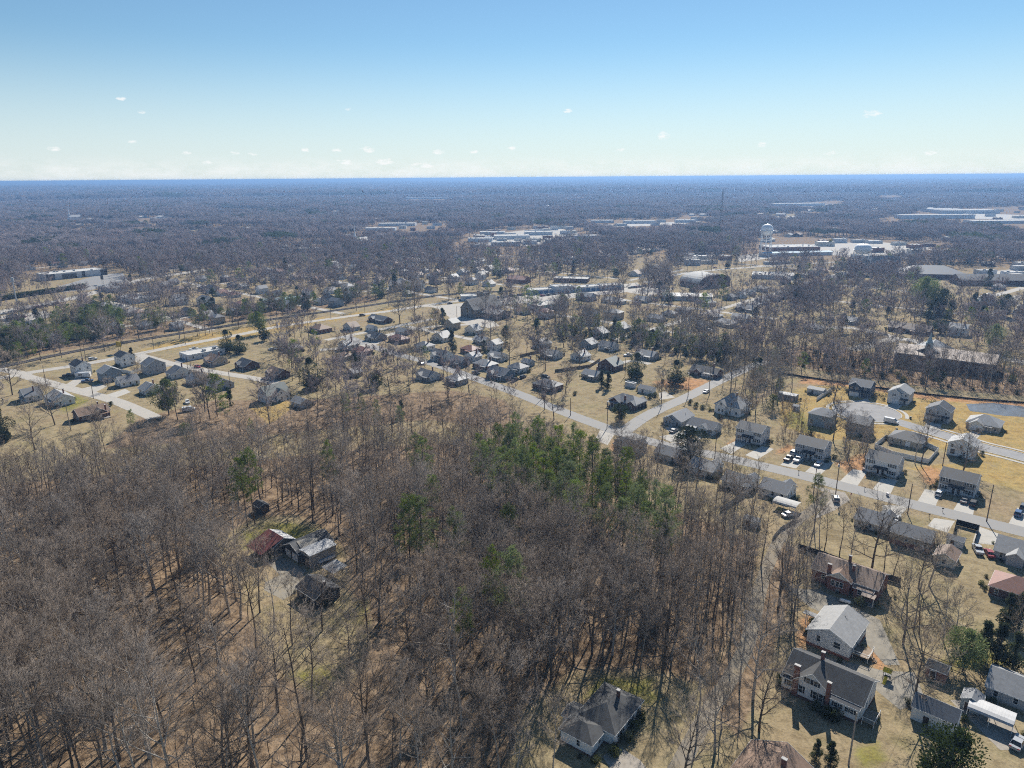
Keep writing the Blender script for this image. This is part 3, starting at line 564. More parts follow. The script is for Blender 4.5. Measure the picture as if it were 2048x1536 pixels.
def autowin(B, sides=(0, 1, 3), storeys=1, z=1.0, gap=3.3, shut=False, skip0=None, w=.9, h=1.3):
    for s in sides:
        S = B.L if s % 2 == 0 else B.W; n = max(1, int(S/gap))
        for k in range(storeys):
            for i in range(n):
                u = (i+.5)/n*S-S/2
                if k == 0 and skip0 and s == 0 and abs(u-skip0[0]) < skip0[1]: continue
                B.window(s, u, z+2.75*k, w, h, shut and s == 0)
# ------------------------------------------------------------------ right-hand new houses
def duplex(near, label, wall, upper, roof='dark'):
    L, W = 12.5, 10.0; r = site('duplex_house', label, near, L, W, -42, 'house', 'duplex houses along the diagonal street')
    B = block(r, 0, 0, L, W, 5.6, wall, roof, 'gable', 'x', .42, .35, base=(.35, 'found'))
    # upper storey band in a second colour
    if upper != wall: obj('upper_siding', MB().box(-L/2-.02, -W/2-.025, 2.9, L/2+.02, -W/2+.1, 5.55).mesh('upper_siding', WALLS[upper]), r)
    for z in (1.15, 3.9):
        for u in (-4.1, 4.1):
            for d in (-.52, .52): B.window(0, u+d, z, .85, 1.35)
            for q in (-1, 1): p, a = B.on(0, u+q*1.4, z); obj('shutter', cached(('sh', 1.35), lambda: MB().box(-.2, -.05, 0, .2, .01, 1.35).mesh('shutter', SHUT)), r, p, a)
    for u in (-.9, .9): B.door(0, u, .95, 2.1, 'dark', .3)
    porch(r, -2.6, 2.6, -W/2-1.6, -W/2-.03, 2.75, 'black', .42, 3)
    for u in (-2.5, 2.0): B.window(1, u, 3.9, .8, 1.2)
    B.window(1, -1, 1.15, .8, 1.2)
    for x, y in ((-3, 2), (2.5, 1.6), (4, 2.4)): vent(r, x, y, 5.6+.42*(W/2-abs(y))+.1)
    for q in (-L/2+.25, L/2-.25): obj('downspout', cached('down', lambda: MB().box(-.05, -.05, 0, .05, .05, 5.4).mesh('downspout', TRIM)), r, (q, -W/2-.08, 0.1))
    for u in (5.4, -5.5): obj('air_conditioner', cached('aircon', lambda: MB().box(-.4, -.4, 0, .4, .4, .8).mesh('air_conditioner', mat('unit_grey', (.35,.36,.36), .6, .3, noise=.2, nscale=6))), r, (L/2+.7, u*.4, 0))
    return r
duplex((1521,892), 'pale two-storey duplex beside the one-storey white-gabled house', 'pale', 'pale')
duplex((1645,925), 'duplex with grey upper storey and black pickup parked in front', 'pale', 'grey')
duplex((1792,958), 'white duplex with empty double driveways, between two other duplexes', 'pale', 'white')
duplex((1947,998), 'duplex with tan-grey upper storey and white car at its left corner', 'pale', 'taupe')
def gable_front(name, label, near, L, W, wall, roof, h=2.9, gx=0, gw=5, gd=.8, rot=-42, accent=None, group=None, kind='gable', axis='x', pitch=.5, **k):
    """house with a smaller gable set forward on its front"""
    r = site(name, label, near, L, W, rot, 'house', group)
    B = block(r, 0, 0, L, W, h, wall, roof, kind, axis, pitch, base=(.3, 'found'))
    C = block(r, gx, -W/2-gd/2+1.2, gw, gd+2.4, h-.06, accent or wall, roof, 'gable', 'y', pitch+.1, .3)
    return r, B, C
r, B, C = gable_front('house', 'one-storey grey house with garage gable at the street corner', (1361,856), 10, 14, 'grey', 'grey', 2.9, -1.8, 5, .7, kind='gable', axis='y', pitch=.48)
C.window(0, -1, 1.0); C.window(0, 1, 1.0); autowin(B, (1, 3)); B.door(0, 3, z=.2); vent(r, 2.6, 2, 4.6)
r, B, C = gable_front('house', 'one-storey pale house with small white front gable and white car', (1426,872), 14, 9, 'pale', 'grey', 2.8, 1.5, 5, .9, accent='white')
C.window(0, 0, 1.0, 1.5, 1.3); autowin(B, (0, 1), skip0=(1.5, 2.7), shut=True); porch(r, -6.8, -1.6, -6.2, -4.53, 2.3, 'grey', .2, 4)
r, B, C = gable_front('house', 'navy two-storey house with white garage door at the turning circle', (1738,797), 11.5, 10, 'navy', 'grey', 5.6, -2.2, 6.5, 1.2, accent='navy', kind='gable', axis='x')
C.garage(0, 0, 5); C.window(0, -1.6, 3.8, 1.3, 1.3); C.window(0, 1.3, 3.8, 1.3, 1.3); B.door(0, 3, z=.2); B.window(0, 3.3, 3.8); autowin(B, (1,), 2); porch(r, 1.4, 5.6, -7, -5.03, 2.6, 'black', .2, 2)
r, B, C = gable_front('house', 'pale two-storey house with white garage door, second at the turning circle', (1815,811), 10.5, 11, 'pale', 'lgrey', 5.6, -1.8, 6.4, 1.2, accent='pale', kind='gable', axis='y')
C.garage(0, 0, 4.9); C.window(0, -.6, 3.9, .8, 1.2); C.window(0, .5, 3.9, .8, 1.2); B.window(0, 3.7, 3.9); B.door(0, 3.6, z=.2); autowin(B, (1,), 2, gap=4); porch(r, 1.6, 5.1, -7.2, -5.53, 2.6, 'black', .2, 2)
r = site('house', 'grey two-storey house with long black porch roof and white garage door', (1897,848), 11, 9.5); B = block(r, 0, 0, 11, 9.5, 5.5, 'grey', 'dark', 'gable', 'y', .5, base=(.3, 'found'))
B.garage(0, -3, 4.4); B.door(0, 2.5, z=.25); autowin(B, (0,), 2, skip0=(0, 9)); autowin(B, (1,), 2); porch(r, -5.4, 5.4, -6.4, -4.78, 2.7, 'black', .25, 4); B.window(0, 4, 1.1)
r, B, C = gable_front('house', 'one-storey tan house with hip roof beside the pond', (1997,868), 14, 12, 'tan', 'lgrey', 2.9, -2.5, 6, 1.5, accent='cream', kind='hip')
C.garage(0, 0, 4.6); autowin(B, (0, 1), skip0=(-2.5, 3.4)); porch(r, .8, 4, -7.4, -6.03, 2.4, 'dark', .2, 2)
r = site('house', 'blue-grey two-storey house seen from behind at the turning circle', (1657,858), 10.5, 10); B = block(r, 0, 0, 10.5, 10, 5.5, 'bluegrey', 'grey', 'hip', 'x', .45, base=(.3, 'found')); B.window(0, -3.5, 1.0, 1.6, 1.9); B.window(0, 2, 4); B.window(1, 0, 4); B.window(1, 2.5, 1.1); vent(r, 0, -1, 7.2)
r = site('house', 'brown-grey two-storey house behind bare trees beside the turning circle', (1734,875), 10, 9.5); B = block(r, 0, 0, 10, 9.5, 5.5, 'taupe', 'grey', 'gable', 'x', .45, base=(.3, 'found')); block(r, 2.4, 3, 4, 6, 5.4, 'taupe', 'grey', 'gable', 'y', .75); autowin(B, (0, 1), 2)
r = site('house', 'one-storey dark-roofed house with white-fenced back garden', (1842,900), 14, 11); B = block(r, 0, 0, 14, 11, 2.9, 'tan', 'dark', 'hip', 'x', .42, base=(.3, 'found')); autowin(B, (0, 1)); B.door(0, 1.2, 1.7, 2.1, 'white', .2)
r = site('house', 'white two-storey house seen from behind, large bare tree before it', (1946,921), 10.5, 10); B = block(r, 0, 0, 10.5, 10, 5.5, 'white', 'lgrey', 'gable', 'y', .45, base=(.3, 'found')); B.window(0, -3, 1.0, 1.7, 2.0); B.window(0, 1.5, 1.1); autowin(B, (0,), 2, z=1.1, skip0=(0, 9)); B.window(1, 0, 4)
# south side of the street
def ranch(label, near, L, W, wall, roof, rot=-42, gab=None, kind='gable', axis='x', h=2.8, base=None, sides=(0, 1, 3), name='house', pitch=.45, group=None, st=1):
    r = site(name, label, near, L, W, rot, 'house', group); B = block(r, 0, 0, L, W, h, wall, roof, kind, axis, pitch, base=base or (.3, 'found'))
    if gab is not None: block(r, gab[0], (W/2+gab[1]/2-1.2) if gab[2] else (-W/2-gab[1]/2+1.2), 4.6, gab[1]+2.4, h-.06, wall, roof, 'gable', 'y', pitch+.15, .3)
    autowin(B, sides, st, z=1.0+(base[0]-.3 if base else 0)); vent(r, L*.2, W*.12, h+pitch*W*.38*.8); return r, B
ranch('dark-roofed house behind bare trees near the street junction', (1272,912), 12, 9, 'tan', 'dark', gab=(3, 1.5, True))
ranch('small grey-roofed house behind bare trees, left of the dark magnolia', (1352,928), 11, 9, 'pale', 'grey', gab=(2, 1.5, True))
ranch('white-walled house hidden behind bare trees beside the dark magnolia', (1424,958), 11, 10, 'white', 'lgrey', gab=(2, 2, True))
ranch('grey-roofed house with white wall and side fence, third south of street', (1494,988), 11, 10, 'white', 'grey', gab=(3, 2, True))
ranch('grey-roofed white house beside the carport and lane', (1572,1004), 11, 10, 'white', 'grey', gab=(2, 2, True))
ranch('grey-roofed house behind bare trees with silver car beside it', (1770,1070), 10.5, 10, 'cream', 'grey', gab=(3, 2, True))
r, B = ranch('tan house with dark roof and red brick basement', (1856,1108), 12, 9, 'tan', 'grey', h=3.9, base=(1.5, 'brick'), sides=(1,))
for u in (-4, -1, 2, 5): B.window(0, u, 2.1)
B.door(0, 4, m='white', z=.1)
ranch('small pale garage half hidden by a bare tree near fenced yard', (1907,1140), 6, 8, 'cream', 'brown', axis='y', name='garage')
ranch('large light-grey-roofed house at the right edge with deck', (2105,1150), 16, 12, 'grey', 'lgrey', sides=(0, 1, 3), gab=(-2, 2, False))
ranch('red-brown-roofed house at the right edge beside dark conifers', (2098,1228), 15, 11, 'dbrick', 'red', kind='hip', sides=(0, 3))
# sheds, carports
def carport(label, near, L, W, h, roof, rot=-42, name='carport', arch=False):
    r = site(name, label, near, L, W, rot, 'carport'); pm = MB().box(-.06, -.06, 0, .06, .06, h).mesh('post', TRIM)
    for x in (-L/2+.1, 0, L/2-.1):
        for y in (-W/2+.1, W/2-.1): obj('post', pm, r, (x, y, 0))
    b = MB()
    if arch: [b.prism([(-W/2*math.cos(math.pi*i/6), h+.7*math.sin(math.pi*i/6)), (-W/2*math.cos(math.pi*(i+1)/6), h+.7*math.sin(math.pi*(i+1)/6)), (-W/2*math.cos(math.pi*(i+1)/6), h+.06+.7*math.sin(math.pi*(i+1)/6)), (-W/2*math.cos(math.pi*i/6), h+.06+.7*math.sin(math.pi*i/6))], 'x', -L/2, L/2) for i in range(6)]
    else: b.prism([(-W/2-.2,h),(W/2+.2,h+.5),(W/2+.2,h+.6),(-W/2-.2,h+.1)], 'x', -L/2-.2, L/2+.2)
    obj('roof', b.mesh('roof', ROOFS[roof]), r); return r
carport('pale arched metal carport with white car beneath', (1590,1030), 9, 6, 2.3, 'flat', arch=True)
carport('flat light-grey carport beside the dark house in the clearing', (668,1162), 6, 5, 2.3, 'lgrey')
carport('pale blue-white metal carport at the lower right edge', (2022,1475), 9, 5.5, 2.4, 'tin', arch=True)
def shed(label, near, L, W, h, wall, roof, axis='x', rot=-42, kind='gable', door=True, name='shed', pitch=.45):
    r = site(name, label, near, L, W, rot, 'shed'); B = block(r, 0, 0, L, W, h, wall, roof, kind, axis, pitch, .2)
    if door: B.door(0, -L*.15, 1.2, min(2, h-.2), 'dark')
    return r, B
shed('small white-roofed shed at the edge of the wood', (1512,1058), 5, 4, 2.2, 'white', 'flat')
shed('small dark-roofed shed inside the black fenced yard', (1925,1098), 5, 3.5, 2.2, 'pale', 'grey')
shed('small red brick outbuilding with pale roof among conifers', (1890,1368), 4.5, 4, 2.5, 'brick', 'weathered')
shed('white outbuilding with steep grey roof before the big magnolia', (1908,1475), 9, 6, 3, 'white', 'grey', pitch=.6)
shed('small dark blue-grey shed beside the white outbuilding', (1958,1432), 4, 4, 2.6, 'bluegrey', 'grey', 'y')
shed('small white shed with dark door near the corner house container', (1302,790), 9, 5.5, 2.5, 'white', 'grey', name='garage')
shed('low pale-roofed shed with open side behind the white fence', (1645,792), 9, 6, 2.6, 'pale', 'flat', pitch=.25)
shed('low long brown-grey shed beside the lot with white tarps', (1590,803), 10, 5, 2.6, 'taupe', 'lgrey', pitch=.2)
shed('small white storage shed left of the white-fenced garden', (1596,822), 3, 2.5, 2.1, 'pale', 'lgrey')
r = site('storage_container', 'white storage container on the lawn beyond the corner house', (1267,777), 6, 3, -42, 'container'); block(r, 0, 0, 6, 3, 2.7, 'panel', 'flat', 'flat'); obj('door', MB().box(-1.2, -1.56, .1, 1.2, -1.5, 2.5).mesh('door', DOORM['white']), r)
# brick house with brown roof
r = site('house', 'red brick house with brown roof and tall chimneys beside the lane', (1758,1210), 19, 12)
B = block(r, -1, 0, 19, 11, 4.0, 'brick', 'brown', 'gable', 'x', .42, .5, base=(.6, 'dbrick')); C = block(r, -2.0, -4.2, 6.4, 6, 4.1, 'brick', 'brown', 'gable', 'y', .62, .45); D = block(r, 5.0, -5.2, 5.2, 3.6, 3.2, 'brick', 'brown', 'gable', 'x', .3, .4)
obj('gable_siding', MB().add([(-3.2,-.05,4.1),(3.2,-.05,4.1),(0,-.05,6.05)], [(0,1,2)]).mesh('gable_siding', WALLS['cream']), r, (-2.0,-7.2,0))
for u in (-1.6, -.3, .9): C.window(0, u, 1.7, .9, 1.5)
B.window(0, -6, 1.7); D.window(0, -1, 1.5); D.window(0, .3, 1.5); B.window(1, 0, 1.7); C.window(0, 0, .35, .8, .5)
chimney(r, -5.4, -5.9, 0, 6.9, 1.1); chimney(r, -1.6, .6, 5.6, 2.6, .8); chimney(r, .5, -2.2, 5.0, 2.0, .7)
porch(r, 5.2, 8.6, -9.0, -7.03, 2.6, 'brown', .2, 2)
# grey house
r = site('house', 'grey gabled house with brick base and wooden deck beside the lane', (1697,1322), 11, 14)
B = block(r, 0, 0, 11, 14, 4.0, 'pale', 'lgrey', 'gable', 'y', .42, .45, base=(.75, 'brick')); B.window(0, -2.5, 2.0, .9, 1.5); B.window(0, 2.2, 2.0, 1.7, 1.5); autowin(B, (1,), z=2.0)
obj('porch_roof', MB().prism([(-3,3.6),(3,3.6),(3,3.75),(-3,3.75)], 'y', -1, 1).mesh('porch_roof', ROOFS['dark']), r, (-6.6, 1.5, -.2))
for y in (-.8, .8): obj('post', MB().box(-.08,-.08,0,.08,.08,3.4).mesh('post', TRIM), r, (-8.6, 1.5+y, 0))
for x, y in ((1, 2), (1.6, 1.6)): vent(r, x, y, 4.0+.42*(5.5-x)+.1)
dk = obj('deck', MB().box(5.6, -5, 1.1, 9.6, 0, 1.25).mesh('deck', WOOD_M), r)
for x, y in ((5.8,-4.8),(9.4,-4.8),(9.4,-.2),(5.8,-.2)): obj('deck_post', MB().box(x-.07, y-.07, 0, x+.07, y+.07, 2.2).mesh('deck_post', TRIM), dk)
for a in ((5.7,-5,9.5,-4.94),(9.54,-5,9.6,0)): obj('railing', MB().box(a[0], a[1], 2.05, a[2], a[3], 2.15).box(a[0], a[1], 1.5, a[2], a[3], 1.58).mesh('railing', TRIM), dk)
for i in range(5): obj('step', MB().box(9.65+i*.3, -3.4, .9-i*.2, 9.95+i*.3, -2.2, 1.0-i*.2).mesh('step', WOOD_M), dk)
# white house with three chimneys
r = site('house', 'large white house with weathered grey roof, cross gable and brick chimneys', (1719,1447), 18, 12)
B = block(r, 0, 0, 18, 11, 4.2, 'white', 'weathered', 'gable', 'x', .5, .5, base=(.7, 'dbrick')); C = block(r, -2.2, -3.6, 7.2, 6.2, 4.6, 'white', 'weathered', 'gable', 'y', .72, .5, base=(.7, 'dbrick'))
D = block(r, 5.4, -4.4, 6.4, 4.6, 3.6, 'white', 'dark', 'gable', 'x', .34, .4, base=(.7, 'dbrick')); E = block(r, -7.6, -4.6, 3.4, 3.4, 3.4, 'white', 'weathered', 'gable', 'x', .3, .4, base=(.7, 'dbrick'))
for u in (-2.4, 1.0, 2.4): C.window(0, u, 1.5, .9, 1.7, True)
for u in (-.9, .9): C.window(0, u, 4.5, .9, 1.2, True)
for u in (-1.8, -.6, .6, 1.8): D.window(0, u, 1.9, .7, 1.0, u < -1 or u > 1)
E.window(0, 0, 1.6, 1.0, 1.6, True); B.window(1, 1, 1.6); B.window(1, -2, 1.6)
chimney(r, -5.9, -6.6, 0, 7.6, 1.3); chimney(r, 1.7, -6.9, 0, 7.0, .9); chimney(r, -2.4, .3, 6.6, 2.4, .8)
dk = obj('deck', MB().box(9.2, -6, .9, 12, -1, 1.05).mesh('deck', WOOD_M), r)
for x, y in ((9.4,-5.9),(11.9,-5.9),(11.9,-1.1),(11.9,-3.5)): obj('deck_post', MB().box(x-.06, y-.06, 0, x+.06, y+.06, 2.0).mesh('deck_post', TRIM), dk)
obj('railing', MB().box(9.3, -6, 1.9, 12, -5.94, 2.0).box(11.94, -5.94, 1.9, 12, -1, 2.0).mesh('railing', TRIM), dk)
# red-brown roof at the bottom edge
r = site('house', 'brown-roofed house at the bottom edge with brick chimney', (1583,1668), 14, 14); B = block(r, 0, 0, 14, 13, 3.4, 'dbrick', 'brown', 'gable', 'y', .45, .5); chimney(r, 1.6, 1.0, 5.2, 2.4, 1.0); autowin(B, (0, 1))
ranch('grey house at the lower right edge beside gravel yard', (2090,1440), 12, 10, 'grey', 'lgrey')
# white house with hip roofs at the bottom
r = site('house', 'white hip-roofed house with dark weathered roof below the wood', (1196,1520), 9, 18, -37)
B = block(r, .8, 2.6, 9.6, 13, 3.3, 'white', 'weathered', 'hip', 'y', .45, .5, base=(.5, 'dbrick')); C = block(r, -1.0, -6.2, 8, 6.2, 3.0, 'white', 'weathered', 'hip', 'x', .42, .45, base=(.4, 'dbrick')); D = block(r, -4.2, -2.6, 6, 5, 2.7, 'white', 'weathered', 'gable', 'x', .3, .3)
C.window(0, .6, 1.2, .8, 1.3); C.window(1, .3, 1.2)
for u in (-4.6, -2.4, 0, 2.4, 4.6): B.window(1, u, 1.3, 1.0, 1.3)
B.door(1, -3.5, z=.4); chimney(r, 1.8, 4.6, 5.0, 1.9, .7, WALLS['dbrick']); vent(r, -1.2, 1.5, 5.1)
# clearing in the wood
r = site('barn', 'open barn with red metal roof and pale rear slope in the clearing', (531,1120), 8.5, 11); B = block(r, 0, 1.5, 9, 8, 3.0, 'board', 'tin', 'gable', 'x', .45, .5)
obj('lean_to_roof', MB().prism([(-7.2,2.35),(1.5,5.02),(1.5,5.1),(-7.2,2.43)], 'x', -4.9, 4.9).mesh('lean_to_roof', ROOFS['rust']), r)
for x in (-4.6, 0, 4.6): obj('post', MB().box(x-.1, -6.9, 0, x+.1, -6.7, 2.35).mesh('post', WALLS['board']), r)
r = site('garage', 'dark garage with two white doors and patched roof in the clearing', (600,1127), 9.5, 13, -42, 'garage'); B = block(r, 0, 0, 9.5, 13, 3.0, 'dark', 'black', 'gable', 'y', .42, .4)
for u in (-2.2, 2.0): B.door(0, u, 3.0, 2.3, 'white', name='garage_door')
obj('tarpaulin', MB().add([(.5,-4.5,4.93),(4.2,-5,3.35),(4.4,1.0,3.28),(2.5,2.2,4.12),(.8,.5,4.82)], [(0,1,2,3,4)]).mesh('tarpaulin', mat('tarp_tan', (.36,.33,.28), .8, .2, noise=.3, nscale=.9)), r, (0,0,.2))
r, B = shed('tall grey metal shed with pale roof beside the dark garage', (622,1137), 6, 10, 4.0, 'metal', 'tin', 'y', door=False, pitch=.15); obj('opening_shade', MB().box(-2.2, -5.05, 0, 2.2, -4.98, 3.2).mesh('opening_shade', DARKM), r)  # solid dark panel stands for the shade inside the open front
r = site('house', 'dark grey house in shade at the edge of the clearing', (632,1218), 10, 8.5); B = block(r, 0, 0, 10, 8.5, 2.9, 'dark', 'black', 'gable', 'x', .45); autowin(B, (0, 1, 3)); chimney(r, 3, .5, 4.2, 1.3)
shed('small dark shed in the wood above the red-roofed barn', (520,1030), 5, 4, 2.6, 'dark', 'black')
# ------------------------------------------------------------------ corner lot and beyond
r = site('house', 'brick ranch house with grey cross-gabled roof on the corner lawn', (1270,822), 17, 11); B = block(r, 0, 0, 17, 10, 3.0, 'dbrick', 'grey', 'hip', 'x', .5, .5); C = block(r, -4, -4.6, 6, 5, 3.0, 'dbrick', 'grey', 'gable', 'y', .7, .4); D = block(r, 6, 0, 5, 12, 2.9, 'dbrick', 'grey', 'gable', 'y', .6, .4); autowin(B, (0, 1)); C.window(0, 0, 1, 1.5); D.window(0, 0, 1); chimney(r, 1, -4, 3.2, 3, 1); porch(r, -7.5, -1, -8.9, -7.13, 2.4, 'grey', .2, 4)
r = site('house', 'white farmhouse with large light-grey hip roof among shrubs', (1478,835), 14, 13); B = block(r, 0, 0, 14, 13, 4.2, 'white', 'lgrey', 'hip', 'x', .75, .5); C = block(r, -3, -6, 5, 3, 4.6, 'white', 'lgrey', 'gable', 'y', .8); C.window(0, -1, 1.2); C.window(0, 1, 1.2); C.window(0, 0, 4.3); autowin(B, (0, 1), skip0=(-3, 3)); chimney(r, 2, 0, 8.2, 1.6)
r = site('house', 'red brick house with pale green-grey gable roof', (1228,744), 13, 11); B = block(r, 0, 0, 13, 11, 3.4, 'dbrick', 'green', 'gable', 'y', .55, .5); autowin(B, (0, 1)); chimney(r, 4, 3, 3.5, 3.5, 1)
